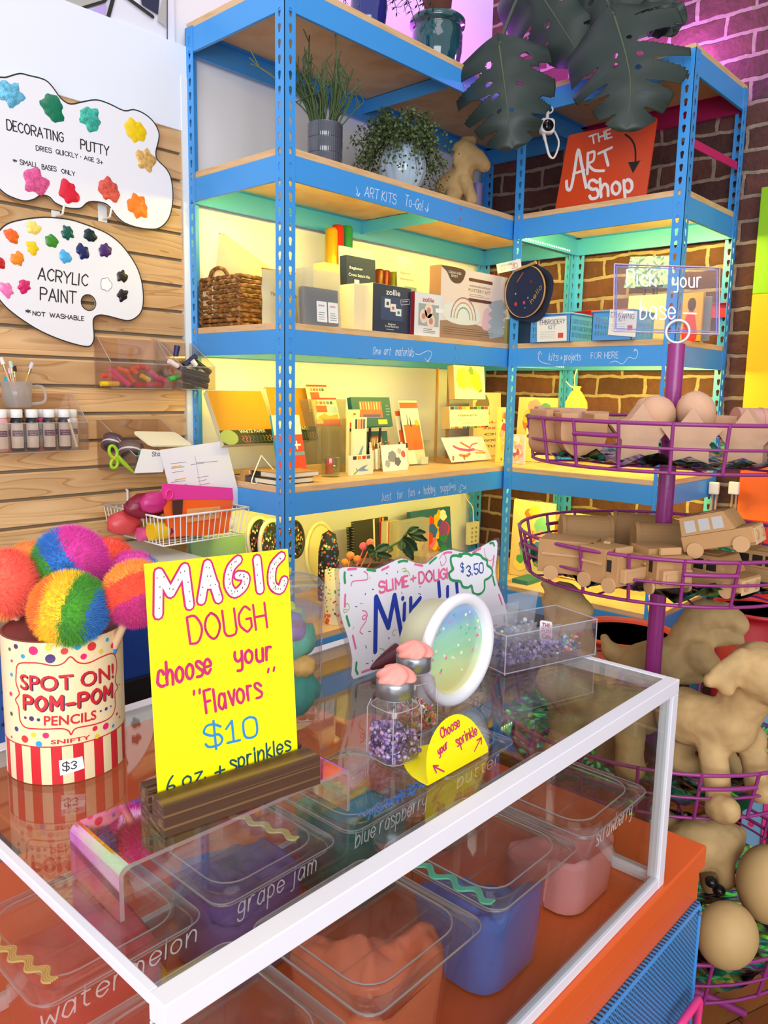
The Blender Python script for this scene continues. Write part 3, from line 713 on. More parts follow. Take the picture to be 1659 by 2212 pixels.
M().box((CL-.012,.019,.0005),(CL,CW-.019,.016)).box((CL-.016,.019,.0005),(CL-.0125,CW-.019,.009)).build('bottom_rail', WHT, case, bev=.001)
M().box((0,.019,.0005),(.009,CW-.019,.016)).build('bottom_rail', WHT, case, bev=.001)
M().cyl((.0,.010,CH-.0225),(-.0015,.010,CH-.0225),.0045).build('screw', mat('9a8f86',.4,.6), case)
GL = glass('f2f4f2',.95,.01)
M().box((s+.0003,w+.0003,CH-.0042),(CL-.0123,CW-w-.0003,CH-.0008)).build('top_pane', glass('f0f2f0',1.0,.008,1.5), case)
M().box((.0192,.004,.0165),(CL-.0192,.007,CH-.021)).build('front_pane', GL, case)
M().box((CL-.008,.0192,.0165),(CL-.005,CW-.0192,CH-.021)).build('end_pane', GL, case)
M().box((.003,.0192,.0165),(.006,CW-.0192,CH-.0095)).build('end_pane', GL, case)
M().box((.0192,CW-.007,.0165),(CL-.0192,CW-.004,CH-.021)).build('rear_pane', GL, case)
# ================================================================== TUBS OF DOUGH IN THE CASE
PANW, PANH, RIMZ = .176, .172, .142
EDG = glass('f4eef6',1,.1,haze=.5)  # pale hazy material that paints the light caught along clear edges
CLEAR = glass('f8f6f4',1,.03,ior=1.55); CLEAR2 = glass('f4f0ee',1.0,.07,haze=.035,ior=1.5)
def pan(cx, cy, name, label):
    T = TC @ Matrix.Translation((cx,cy,.0006))
    t = thing('dough_tub', label, 'tub', mw=T, group='clear dough tubs in the case')
    b = M(); loft(b,[(.118,.114,.028,0),(.128,.124,.032,.006),(.146,.142,.034,RIMZ-.008),(.150,.146,.034,RIMZ-.003),(.170,.166,.02,RIMZ-.002),(.170,.166,.02,RIMZ-.004)],cap1=False)
    b.build('tub_body', CLEAR, t)
    l = M(); z = RIMZ
    loft(l,[(.180,.176,.02,z-.005),(.182,.178,.02,z+.003),(.160,.156,.03,z+.0035),(.156,.152,.03,z+.008),(.146,.142,.032,z+.008),(.142,.138,.032,z+.003)],cap0=False)
    lo = l.build('lid', CLEAR2, t)
    e = M()
    for w_,h_,r_,z_ in ((.182,.178,.02,z+.003),(.146,.142,.032,z+.0082),(.171,.167,.02,z-.005)): e.tube([(x,y,z_) for x,y in rrect(w_,h_,r_,5)],.0009,5,closed=True)
    e.build('lid_edge_highlight', EDG, lo)  # hazy tubes laid on the lid and tub rims as painted highlights
    g = M(); g.box((-.07,.021,z+.0035),(.07,.0225,z+.007)).box((-.07,-.03,z+.0035),(.07,-.0285,z+.005)); g.build('lid_ridge', CLEAR2, lo)
    return t, lo
def dough(cx, cy, col, label, fill=.75, hole=None, amp=.02, seed=0, tilt=(0,0)):
    """kneaded dough filling a tub, with a torn lumpy top"""
    T = TC @ Matrix.Translation((cx,cy,.003))
    m = M(); n = 40; rings = []
    def side(j, z):
        k = z/(RIMZ-.01); w = lerp(.124,.138,k); h = lerp(.120,.134,k); p = rrect(w,h,.032,9)[j]; return p
    nr = 4*10; H = fill*(RIMZ-.012)
    def top(x, y):
        v = H+amp*(nz(x*14+seed,y*14,seed*3.1)*1.3+.6*nz(x*34,y*34+seed,2)+.25*nz(x*80,y*80,seed))+tilt[0]*x+tilt[1]*y
        if hole:
            for hx,hy,hr,hd in hole: v -= hd*math.exp(-((x-hx)**2+(y-hy)**2)/(hr*hr))
        return min(max(v,.008),RIMZ-.006)
    vs = []; fs = []
    for k in range(7):
        for j in range(nr):
            x,y = side(j,0); zt = top(*side(j,H)); z = zt*k/6; x,y = side(j,z); f = 1-.03*abs(nz(x*40,y*40,z*40+seed)) ; vs.append((x*f,y*f,z))
    R = 22
    for r in range(1,R):
        for j in range(nr):
            x,y = side(j,H); f = (1-r/R)*.985; x *= f; y *= f; vs.append((x,y,top(x,y)))
    rows = 7+R-1; vs.append((0,0,top(0,0)))
    fs = [(i*nr+j,i*nr+(j+1)%nr,(i+1)*nr+(j+1)%nr,(i+1)*nr+j) for i in range(rows-1) for j in range(nr)] + [((rows-1)*nr+j,(rows-1)*nr+(j+1)%nr,rows*nr) for j in range(nr)]
    m.add(vs,fs,T,True)
    o = single(m,'dough',mat(col,.75,bump=.5,bscale=90,sss=.05),label,'dough',group=None)
    return o
def rick(lo, pts, col, z=RIMZ+.010, w=.010, amp=.004, waves=4):
    """wavy ribbon laid on a lid, from/to given in tub coordinates"""
    (x0,y0),(x1,y1) = pts; L = sqrt((x1-x0)**2+(y1-y0)**2); dx,dy = (x1-x0)/L,(y1-y0)/L; m = M(); n = waves*12
    for i in range(4):
        o = (i-1.5)*w/4
        m.tube([(x0+dx*L*k/n-dy*(o+amp*sin(2*pi*waves*k/n)), y0+dy*L*k/n+dx*(o+amp*sin(2*pi*waves*k/n)), z) for k in range(n+1)], w/7, 6)
    r = m.build('wavy_ribbon', mat(col,.6), lo)
    return r
cols = [.112,.310,.512,.710]; yf, yb = .112, .335
defs = [('watermelon',0,yb,'d8484c','red watermelon dough in the tub at the end nearest the striped can'),('grape',1,yb,'8266b0','purple grape dough in the tub under the wooden sign block'),
 ('blue raspberry',2,yb,'2f8a86','teal blue raspberry dough in the tub below the sprinkle jars'),('butter',3,yb,'d2a868','pale butter dough in the tub behind the folded yellow card'),
 ('',0,yf,'c8644c','brownish orange dough in the corner tub by the white corner post'),('',1,yf,'f27e5a','torn orange dough in the front tub with deep finger dents'),
 ('',2,yf,'4f7ad8','deep blue dough in the front tub with the teal ribbon lid'),('strawberry',3,yf,'ffaab0','smooth pink dough in the front tub nearest the basket stand')]
lids = []
for i,(nm,c,y,col,lab) in enumerate(defs):
    what = ['watermelon red','grape purple','teal blue raspberry','pale butter','brownish orange','torn orange','deep blue','smooth pink'][i]
    t, lo = pan(cols[c], y, 'pan', 'clear lidded tub holding the %s dough' % what); lids.append(lo)
    dough(cols[c], y, col, lab, fill=[.8,.72,.78,.55,.5,.86,.62,.5][i], seed=i*1.7+1, amp=[.02,.03,.02,.02,.02,.028,.03,.02][i],
          hole=[None,None,None,None,None,[(-.035,-.005,.012,.03),(-.01,.03,.01,.02),(-.03,-.045,.014,.03),(.045,.04,.03,.05)],[(.03,.02,.05,.04)],[(.0,.0,.05,.05)]][i], tilt=[(0,0),(-.1,0),(0,0),(0,0),(0,0),(0,.1),(-.15,-.2),(.0,-.3)][i])
rick(lids[1],((.025,.065),(.05,-.055)),'e8cf86'); rick(lids[0],((-.085,.03),(-.065,-.07)),'e8d27a'); rick(lids[6],((-.088,.06),(-.082,-.075)),'5fc4a8',amp=.006,waves=4,z=RIMZ+.007)
rick(lids[3],((-.06,.075),(.06,.06)),'7fd0b8',amp=.003)
m = M(); g_ = random.Random(3)
for k in range(60):
    s_ = k/60; a = g_.uniform(0,6.28); x = lerp(-.055,.075,s_); y = -.078+g_.uniform(-.004,.004)
    m.tube([(x,y,RIMZ+.008),(x+.006*cos(a),y+.006*sin(a),RIMZ+.013),(x+.011*cos(a),y+.008*sin(a),RIMZ+.009)],.0013,5)
m.build('fluffy_trim', mat('4f8fe0',.7), lids[2])
for i,(nm,c,y,col,lab) in enumerate(defs):
    if not nm: continue
    T = TC @ Matrix.Translation((cols[c],y,.0006)); f = PL(T @ V((0,-.080,RIMZ-.028)),(1,.0077,0),(0,0,1))
    m = M(); a = {'watermelon':(-.085,.085),'grape':(-.03,.0),'blue raspberry':(-.075,.07),'butter':(-.055,.055),'strawberry':(-.05,.055)}[nm]
    tx = {'grape':'grape jam'}.get(nm,nm); a = (-.06,.06) if nm == 'grape' else a
    write(m, f, tx, (a[0],.002),(a[1],.002),(a[0]+.002,.024), .0019, 0, metric=True, jit=.25)
    pr_ = lids[i].parent
    m.build('lettering', mat('fbfbff',.5), pr_, world=True)
# ================================================================== POM-POM PENCIL CAN
GZ = CT+CH
cp = onz(140,1693,GZ); dv_ = (cp-CAM); dv_.z = 0; dv_.normalize(); CR = .0585; cc = cp+dv_*CR*1.0
CC = V((cc.x+.004,cc.y-.002,GZ)); CHT = .145
can = thing('pencil_can', 'cream pencil can with red stripes and coloured dots on the glass case', 'pencil can', CC)
g = M(); N_ = 36
prof = [(0,0),(.014,0)]
for k,(z0,z1) in enumerate(((0,.039),(.039,CHT))):
    n = 144
    for j in range(n):
        t0,t1 = 2*pi*j/n,2*pi*(j+1)/n; q = [(CR*cos(t),CR*sin(t),z) for t,z in ((t0,z0),(t1,z0),(t1,z1),(t0,z1))]
        g.add(q,[(0,1,2,3)],None,True,1 if k == 0 and (j//4) % 2 else 0)
g.lathe([(CR,CHT),(CR-.001,CHT+.001),(CR-.003,CHT+.001),(CR-.004,CHT-.001),(CR-.004,.004),(.0,.004)],48,mi=2); g.lathe([(CR,0),(.0,0)],48)
g.build('can_body', [mat('f6dcae',.42),mat('d8262e',.42),mat('7a3a34',.6)], can)
cy = CYL(CC,CR); z_ = ZM(0,1120,3.685); RD = mat('d2232f',.45)
g = M(); fr = [(130,1235),(135,1180),(168,1150),(300,1150),(430,1172),(505,1150),(560,1100),(620,1145),(700,1150),(800,1105),(880,1075),(915,1095),(928,1180),(915,1290),(935,1345),(912,1390),(915,1500),(880,1580),(780,1630),(640,1660),(590,1680),(565,1720),(545,1690),(480,1672),(300,1675),(200,1660),(160,1600),(150,1500),(125,1440),(155,1395),(130,1310)]
g.rib(cy,sp2([cy.px(*z_(*q)) for q in fr],4,True)+[cy.px(*z_(*fr[0]))],.0013,.0003)
g.rib(cy,[(CR*2*pi*k/90,.0395) for k in range(91)],.0011,.0003,cap=False)
g.build('red_frame', RD, can, world=True)
def on_can(text, p0, p1, cap, bold, mt, name, h, shift=(0,0)):
    g = M(); a,b = cy.px(*z_(*p0)),cy.px(*z_(*p1)); a = (a[0]+shift[0],a[1]+shift[1]); b = (b[0]+shift[0],b[1]+shift[1])
    typed(g, cy, text, a, b, cap, h, bold=bold, metric=True); return g.build(name, mt, can, world=True)
for k_,mt_,h_ in ((1,mat('3c2a4a',.5),.0003),(0,RD,.0006)):
    g = M(); write(g,cy,'POM-POM',z_(195+7*k_,1512+7*k_),z_(885+7*k_,1415+7*k_),z_(193+7*k_,1408+7*k_),.0031,h_,gap=2.6); g.build('lettering',mt_,can,world=True)
for tx,p0,p1,cap in (('SPOT ON!',(165,1352),(900,1262),.0150),):
    on_can(tx,p0,p1,cap,.004 if 'M' in tx else .012,mat('3c2a4a',.5),'lettering',.0003,(.0011,-.0009)); on_can(tx,p0,p1,cap,.004 if 'M' in tx else .012,RD,'lettering',.0006)
on_can('PENCILS',(350,1645),(765,1595),.0095,.02,RD,'lettering',.0005); on_can('SNIFTY',(405,1795),(718,1752),.0042,.02,RD,'lettering',.0005)
DC = {'p':'4b2f76','m':'e8246e','y':'e8cf3a','r':'dc3232','b':'2f9fd8','g':'3c5c34'}
dots = 'g78,1040,14 p127,1018,20 m265,1052,35 y387,1028,25 r512,1057,26 b617,1022,25 r730,1018,35 b852,965,17 g938,920,14 y802,1057,19 m893,1012,22 b183,1097,18 m95,1133,12 p400,1116,36 m665,1098,24 b93,1242,16 m88,1395,18 g93,1553,17 p133,1674,20 m94,1738,10 r199,1755,30 y268,1723,21 m365,1727,24 b310,1795,24 y771,1733,20 r755,1671,21 m841,1653,28 b899,1650,15 r928,1555,13 p950,1580,9 r945,1320,8 y947,1410,10 p843,1515,14 p880,1495,8 p800,1532,9 p203,1585,11 p252,1593,20 p307,1602,13'
by = {}
for d in dots.split():
    by.setdefault(d[0],[]).append([float(q) for q in d[1:].split(',')])
for c,ls in by.items():
    for x,y,r in ls:
        g = M(); a = cy.px(*z_(x,y)); rr = r/3.685*.79/1710
        if abs(a[0]) > CR*1.2: rr *= 1.6
        g.flat(cy,[(a[0]+rr*1.05*cos(2*pi*k/14),a[1]+rr*sin(2*pi*k/14)) for k in range(14)],.0004); g.build('painted_dot', mat(DC[c],.45), can, world=True)
g = M(); co = [cy.px(*z_(*q)) for q in ((468,1925),(655,1890),(672,1985),(480,2045))]; g.grid(lambda u,v: cy.p(lerp(lerp(co[0][0],co[1][0],u),lerp(co[3][0],co[2][0],u),1-v),lerp(lerp(co[0][1],co[1][1],u),lerp(co[3][1],co[2][1],u),1-v),.0006),8,1)
st = g.build('price_sticker', mat('fbfbfb',.4), can, world=True)
g = M(); write(g,cy,'$3',z_(500,2005),z_(605,1985),z_(500,1945),.0011,.0009); g.build('lettering', mat('303030',.6), st, world=True)
# pom-pom pencils
FUR = {'o':'ff8a2a','y':'ffd51e','g':'4da51f','b':'2a7fd0','p':'e83cb0','m':'d42a86','r':'ff5330','c':'ff6a50','l':'ffa83a'}
def pompom(u, v, d, r, bands, ax, label, seed, n=8000):
    c = dep(u,v,d); ax = (_r*ax[0]+_u*ax[1]-_f*ax[2]).normalized(); g = random.Random(seed)
    base = V((CC.x,CC.y,GZ+.006))+V((g.uniform(-.015,.015),g.uniform(-.015,.015),0))
    t = thing('pompom_pencil', label, 'pencil', base, group=None)
    p = M(); p.cyl(base, c-(c-base).normalized()*r*.5, .0042, n=12); 
    q = base.lerp(c,.62); p2 = M(); p2.cyl(base.lerp(c,.60),base.lerp(c,.68),.0044,n=12,cap=False)
    p.build('barrel', mat('d8b08a',.5), t, world=True); p2.build('band', mat('2f8fd0',.4), t, world=True)
    f = M(); keys = [b[0] for b in bands]; mats = [mat(FUR[k],.85,sheen=.3) for k in keys]
    def idx(x):
        for i,(k,lim) in enumerate(bands):
            if x < lim: return i
        return len(bands)-1
    f.sph(c,r*.86,56,40)
    for i,fc in enumerate(f.f):
        m_ = sum((f.v[j] for j in fc),V())/4-c; f.m[i] = idx(m_.normalized().dot(ax))
    for k in range(n):
        z = g.uniform(-1,1); a = g.uniform(0,2*pi); s = sqrt(1-z*z); dr = V((s*cos(a),s*sin(a),z))
        if dr.dot(_f) > .45: continue
        jit = V((g.gauss(0,.16),g.gauss(0,.16),g.gauss(0,.16))); d2 = (dr+jit).normalized(); b0 = c+dr*r*.80
        tip = b0+d2*r*g.uniform(.17,.26); sd = d2.orthogonal().normalized()*r*.012; sd = Matrix.Rotation(g.uniform(0,6.28),3,d2) @ sd
        i = idx(dr.dot(ax)+g.gauss(0,.07)); f.add([b0-sd,b0+sd,tip],[(0,1,2)],None,False,i)
    f.build('pompom', mats, t, world=True)
S = .0415
pompom(150,1316,.775,.0392,[('o',-.52),('y',.10),('g',.70),('b',2)],(.97,-.22,-.05),'rainbow pom-pom pencil in the front of the can, orange to blue',1,12000)
pompom(152,1216,.865,.0425,[('g',-.30),('b',.30),('p',2)],(.80,.58,-.1),'green, blue and pink pom-pom pencil standing highest in the can',2,11000)
pompom(8,1262,.83,.0395,[('l',.05),('c',2)],(.95,.2,.1),'amber and coral pom-pom pencil at the outer edge of the can',3)
pompom(296,1282,.80,.036,[('l',-.42),('r',.3),('m',2)],(.45,-.85,.2),'orange over magenta pom-pom pencil half behind the yellow sign',4)
pompom(288,1252,.92,.036,[('b',.55),('p',2)],(-.3,.8,.2),'blue and pink pom-pom pencil peeking out behind the orange one',5,3500)
pompom(70,1228,.955,.036,[('o',2),],(1,0,0),'plain orange pom-pom pencil low behind the tall one',6,3000)
pompom(236,1216,1.03,.036,[('r',2),],(1,0,0),'plain red orange pom-pom pencil deep behind the tall one',8,3000)
# ================================================================== RISER, WOODEN BLOCK, MAGIC DOUGH SIGN
RT = 1.0485
e0 = V((-1.1771,-1.2116,0)); e1 = V((-.9482,-1.2193,0)); ex = (e1-e0).normalized(); ey = V((-ex.y,ex.x,0)); rl = (e1-e0).length; rd = .082
TR = Matrix(((ex.x,ey.x,0,e0.x),(ex.y,ey.y,0,e0.y),(0,0,1,GZ+.0004),(0,0,0,1)))
t = thing('acrylic_riser', 'iridescent clear acrylic riser under the wooden sign block', 'riser', mw=TR)
h = RT-GZ-.0005; IR = tint_film()
g = M(); arc = [(0,0),(0,h-.008)]+[(.008-.008*cos(a),h-.008+.008*sin(a)) for a in [pi/2*k/5 for k in range(1,6)]]+[(rl-.008+.008*sin(a),h-.008+.008*cos(a)) for a in [pi/2*k/5 for k in range(6)]]+[(rl,0)]
inn = [(x+(.0035 if x < rl/2 else -.0035) if z < h-.0085 else lerp(.0035,rl-.0035,x/rl), z if z < h-.0085 else z-.0035*min(1,(z-(h-.0085))/.006)) for x,z in arc]
poly = arc+inn[::-1]; g.prism(poly,0,rd,Matrix(((1,0,0,0),(0,0,1,0),(0,1,0,0),(0,0,0,1))),mi=1,mi2=0); g.build('shelf_plate', [IR,glass('ffe8e0',.9,.1,haze=.25)], t)
a = onz(356,1813,RT); b = onz(692,1695,RT); c = onz(289,1761,RT); ex = (b-a).normalized(); ey = V((-ex.y,ex.x,0)); bl = (b-a).length; bd = max((c-a).dot(ey),.036)
TB = Matrix(((ex.x,ey.x,0,a.x),(ex.y,ey.y,0,a.y),(0,0,1,RT+.0003),(0,0,0,1))); bh = .0265
DW = wood('dark_stained_pine','4a2c16','86603a',(1.2,60,200),.5,2,bump=.5)
# block with slots: front lip, back lip and slot floor drawn as one profile
sl = bd*.52; prf = [(0,0),(bd,0),(bd,bh*1.02),(bd*.80,bh*1.02),(bd*.80,bh*.55),(bd*.74,bh*.55),(bd*.74,bh*1.02),(sl+.006,bh*1.02),(sl+.006,bh*.35),(sl-.001,bh*.35),(sl-.001,bh),(0.001,bh)]
g = M(); g.prism(prf,0,bl,Matrix(((0,0,1,0),(1,0,0,0),(0,1,0,0),(0,0,0,1))))
wb = g.build('sign_block',DW,None,bev=.001); wb.matrix_world = TB; tag(wb,'dark stained grooved wooden block holding the yellow sign upright','sign block')
z2 = ZM(280,1160,3.2523)
so = TB @ V((0,sl+.0005,bh*.36)); spl = PL(so,ex,V((0,0,1))+ey*.06)
sg = thing('dough_sign', 'bright yellow handwritten magic dough price sign in the wooden block', 'sign', so)
c4 = [spl.px(*q) for q in (z2(205,1830),z2(1182,1492),z2(1112,84),z2(108,190))]
lo_ = min(c4[0][1],c4[1][1]); c4[0] = (c4[0][0],.001); c4[1] = (c4[1][0],.001)
g = M(); g.prism(c4,-.0022,.0,spl.mat()); g.build('panel', mat('fff000',.35), sg, world=True, bev=.0006)
MG = mat('c8246c',.5)
bub = [[(200,545),(203,250),(285,395),(385,215),(420,480)],[(502,445),(545,190),(622,435)],[(535,335),(598,335)],sp2([(760,160),(705,225),(690,330),(735,395),(800,345),(812,280),(760,270)],4),[(893,155),(915,370)],sp2([(1065,135),(1005,210),(1000,330),(1055,370),(1085,305)],4)]
bub = [[spl.px(*z2(*q)) for q in s_] for s_ in bub]
g = M(); [g.rib(spl,s_,.0098,.0003) for s_ in bub]; g.build('lettering', MG, sg, world=True)
g = M(); [g.rib(spl,s_,.0063,.0006) for s_ in bub]; g.build('lettering', mat('fdf8d8',.5), sg, world=True)
g = M(); rg = random.Random(5)
for s_ in bub:
    for i in range(len(s_)-1):
        a_,b_ = s_[i],s_[i+1]; L = sqrt((a_[0]-b_[0])**2+(a_[1]-b_[1])**2); k = max(1,int(L/.0068))
        for q in range(k):
            x = lerp(a_[0],b_[0],(q+.5)/k)+rg.uniform(-.0018,.0018); y = lerp(a_[1],b_[1],(q+.5)/k)+rg.uniform(-.001,.001); g.rib(spl,[(x,y),(x+.0002,y+.0006)],.0008,.0009)
g.build('lettering', mat('6a2a58',.5), sg, world=True)
g = M()
write(g,spl,'DOUGH',z2(425,750),z2(965,635),z2(400,565),.0021); write(g,spl,'choose',z2(200,1060),z2(580,955),z2(190,900),.0026,jit=.2); write(g,spl,'your',z2(742,900),z2(1005,860),z2(735,765),.0026,jit=.2)
write(g,spl,'"',z2(450,1160),z2(490,1150),z2(450,1080),.0022); write(g,spl,'"',z2(960,1000),z2(1000,990),z2(975,925),.0022); write(g,spl,'Flavors',z2(540,1240),z2(930,1120),z2(520,1085),.0024,jit=.2)
g.build('lettering', MG, sg, world=True)
g = M(); write(g,spl,'$10',z2(535,1480),z2(895,1400),z2(520,1330),.0021); g.build('lettering', mat('2c86c8',.5), sg, world=True)
g = M(); write(g,spl,'6 oz.',z2(262,1790),z2(540,1700),z2(262,1690),.0017); write(g,spl,'+',z2(600,1690),z2(665,1665),z2(600,1590),.0018); write(g,spl,'sprinkles',z2(712,1640),z2(1130,1495),z2(705,1535),.0017,jit=.15); g.build('lettering', mat('0f4a5a',.5), sg, world=True)
# ================================================================== BIG CLEAR JAR BEHIND THE SIGN
jc = onz(590,1548,GZ); jr = .062*1.0; JZ = GZ+.0005
jd = (jc-CAM).dot(_f); jr = (699-590)/FPX*jd; jt = topz(jc.x,jc.y,1262)
t = thing('clear_jar', 'tall clear plastic jar of dough pieces behind the yellow sign', 'jar', (jc.x,jc.y,JZ))
hh = jt-JZ
M().lathe([(0,0),(jr*.86,0),(jr*.92,.004),(jr*.955,.012),(jr*.955,hh-.03)],40).build('jar_body', CLEAR, t)
M().lathe([(jr,hh-.036),(jr,hh),(jr*.96,hh+.003),(jr*.9,hh+.001),(0,hh+.001)],40).build('lid', CLEAR2, t)
for k,(dx,dy,zz,r,cl,lb) in enumerate(((.012,-.018,.035,.036,'3f8f86','lowest teal lump'),(.014,-.012,.095,.034,'6ab4a0','middle teal lump'),(.002,-.02,.130,.026,'a890c0','lavender lump'),(.016,.0,.165,.03,'c8d860','lime lump'),(.0,-.01,.192,.024,'5a9a94','grey green lump'),(.016,-.034,.068,.016,'e0b068','small orange lump'))):
    zz = min(zz,hh-.05+.0*k); m = M(); m.sph((jc.x+dx,jc.y+dy,JZ+zz),(r,r*.9,r*.8),20,14,fn=lambda x,y,z,k=k:1+.18*nz(x*2+k,y*2,z*2)+.06*nz(x*6,y*6+k,z*6)); single(m,'dough_lump',mat(cl,.8,bump=.3,bscale=120),lb+' of dough inside the tall clear jar','dough')
m = M(); rg = random.Random(9)
for k in range(40):
    a = rg.uniform(0,6.28); r = jr*.8*sqrt(rg.random()); m.sph((jc.x+r*cos(a),jc.y+r*sin(a),JZ+.006+rg.uniform(0,.004)),(.004,.004,.002),8,5,mi=k%3)
tag(single(m,'jar_sprinkles',[mat('f4f0e0',.4),mat('58b0d0',.4),mat('f0d870',.4)],'pale pastel sprinkles on the bottom of the tall clear jar','sprinkles'),None,None,kind='stuff')
# ================================================================== SLIME + DOUGH SIGN
mp_ = PLy(-.983); z3_ = ZM(600,1220,4.1475); z4_ = ZM(700,1140,2.676)
ol = [(170,880),(165,760),(140,640),(110,550),(92,460),(95,350),(90,250),(130,228),(230,232),(300,240),(360,215),(450,178),(520,200),(590,208),(650,160),(720,128),(790,140),(850,140),(920,105),(995,72),(1000,150),(990,250),(1005,330),(1040,420),(1060,520),(1045,640),(900,690),(600,770),(300,845)]
P = sp2([mp_.px(*z4_(*q)) for q in ol],3,True)
cen = (sum(a for a,b in P)/len(P),sum(b for a,b in P)/len(P))
zmin = min(b for a,b in P); P = [(a,max(b,GZ+.0012)) for a,b in P]
sg = thing('slime_sign', 'laminated wavy white sign with pink and blue lettering at the back of the case', 'sign', mp_.p(cen[0],GZ+.0005))
g = M(); g.prism(P,-.0006,0,mp_.mat()); g.build('paper', mat('f2eef4',.35,coat=.4), sg, world=True)
g = M(); bigger = [(cen[0]+(a-cen[0])*1.045,max(GZ+.0006,cen[1]+(b-cen[1])*1.05)) for a,b in P]; g.prism(bigger,-.0007,-.0005,mp_.off(-.0003).mat()); g.build('laminate_edge', glass('eeeaf0',1,.05,haze=.06), sg, world=True)
inset = [(cen[0]+(a-cen[0])*.95,cen[1]+(b-cen[1])*.94) for a,b in P]
for nm,cl,ph in (('green','2f9a5c',0),('pink','ec6fa0',1)):
    g = M(); k = len(inset); i = ph*4
    while i < k: g.rib(mp_,[inset[j % k] for j in range(i,i+3)],.0038 if ph == 0 else .0034,.0003); i += 8
    g.build('border_dashes', mat(cl,.5), sg, world=True)
g = M(); write(g,mp_,'SLiME',z3_(910,250),z3_(1165,190),z3_(905,155),.0034,jit=.1); write(g,mp_,'+',z3_(1190,155),z3_(1235,140),z3_(1190,80),.003); write(g,mp_,'DOUGH',z3_(1265,165),z3_(1560,115),z3_(1262,70),.0034)
for pp in ([(655,190),(670,150),(740,140),(800,130),(800,80),(770,60)],[(755,410),(790,420),(800,460),(770,490),(755,470),(785,450),(790,500),(750,560),(735,600),(760,620)]): g.rib(mp_,sp2([mp_.px(*z3_(*q)) for q in pp],4),.0016,.0003)
for pp in ([(665,180),(690,150),(705,190),(680,220),(672,195)],[(925,120),(935,170),(960,190),(985,170)]): g.rib(mp_,sp2([mp_.px(*z4_(*q)) for q in pp],4),.0012,.0003)
g.build('lettering', mat('ee6a98',.5), sg, world=True)
g = M(); BW = .0085
for pp in ([(872,775),(880,290),(990,560),(1045,275),(1110,640)],[(1130,490),(1135,350)],[(1118,300),(1119,302)],[(1190,300),(1190,420)],[(1275,300),(1210,380)],[(1440,155),(1450,280)],[(1520,200),(1520,280)],[(1600,155),(1610,280)]): g.rib(mp_,[mp_.px(*z3_(*q)) for q in pp],BW if len(pp)>2 else .0072,.0003)
for x,y,dx,dy in ((650,92,14,6),(845,218,14,5),(785,255,-3,14),(1110,245,2,14),(1270,200,10,-8),(1260,255,20,12),(695,375,14,-2),(810,596,22,2),(785,725,8,22),(990,650,8,14),(790,885,20,-4),(845,855,4,8),(970,75,12,8),(1075,55,-4,12)): g.rib(mp_,[mp_.px(*z3_(x,y)),mp_.px(*z3_(x+dx,y+dy))],.0012,.0003)
g.build('lettering', mat('1c3aa6',.5), sg, world=True)
g = M()
for pp in ([(590,390),(620,345),(640,390),(600,430),(590,405),(620,400)],[(1110,40),(1140,30),(1150,60),(1120,60),(1160,55),(1185,100)],[(1060,580),(1035,590),(1030,620),(1050,635)],[(910,750),(950,760),(955,800),(920,800)]): g.rib(mp_,sp2([mp_.px(*z3_(*q)) for q in pp],4),.0011,.0003)
for x,y,dx,dy in ((680,555,-10,25),(735,345,25,2),(830,110,-8,20)): g.rib(mp_,[mp_.px(*z3_(x,y)),mp_.px(*z3_(x+dx,y+dy))],.001,.0003)
g.build('lettering', mat('a8bc3c',.5), sg, world=True)
cl_ = [(730,185),(735,165),(760,160),(790,165),(800,150),(830,150),(850,160),(865,150),(900,158),(915,175),(940,190),(940,215),(965,235),(970,265),(950,290),(930,300),(925,310),(925,350),(910,375),(885,385),(860,375),(850,335),(830,345),(800,340),(785,310),(745,305),(725,290),(722,260),(745,240),(735,215)]
cpx = sp2([mp_.px(*z4_(*q)) for q in cl_],3,True)
g = M(); g.flat(mp_,cpx,.0006); tg = g.build('price_cloud', mat('f8f6fa',.4), sg, world=True)
g = M(); g.rib(mp_,cpx+cpx[:1],.0042,.0009); g.build('cloud_outline', mat('2f9a5c',.5), tg, world=True)
g = M(); write(g,mp_,'$',z4_(790,255),z4_(806,250),z4_(787,208),.0018,.0009); write(g,mp_,'3.50',z4_(823,282),z4_(918,258),z4_(820,222),.0022,.0009); g.build('lettering', mat('1c4aa6',.5), tg, world=True)
# maroon paper cone in front of that sign
a = onz(776,1452,GZ+.004); b = onz(862,1412,GZ+.02)
m = M(); m.cyl(a,b+V((.0,-.0,0)),.001,.016,14); single(m,'paper_cone',mat('5a1a2a',.4),'dark maroon pointed paper cone lying below the pink slime lettering','cone')
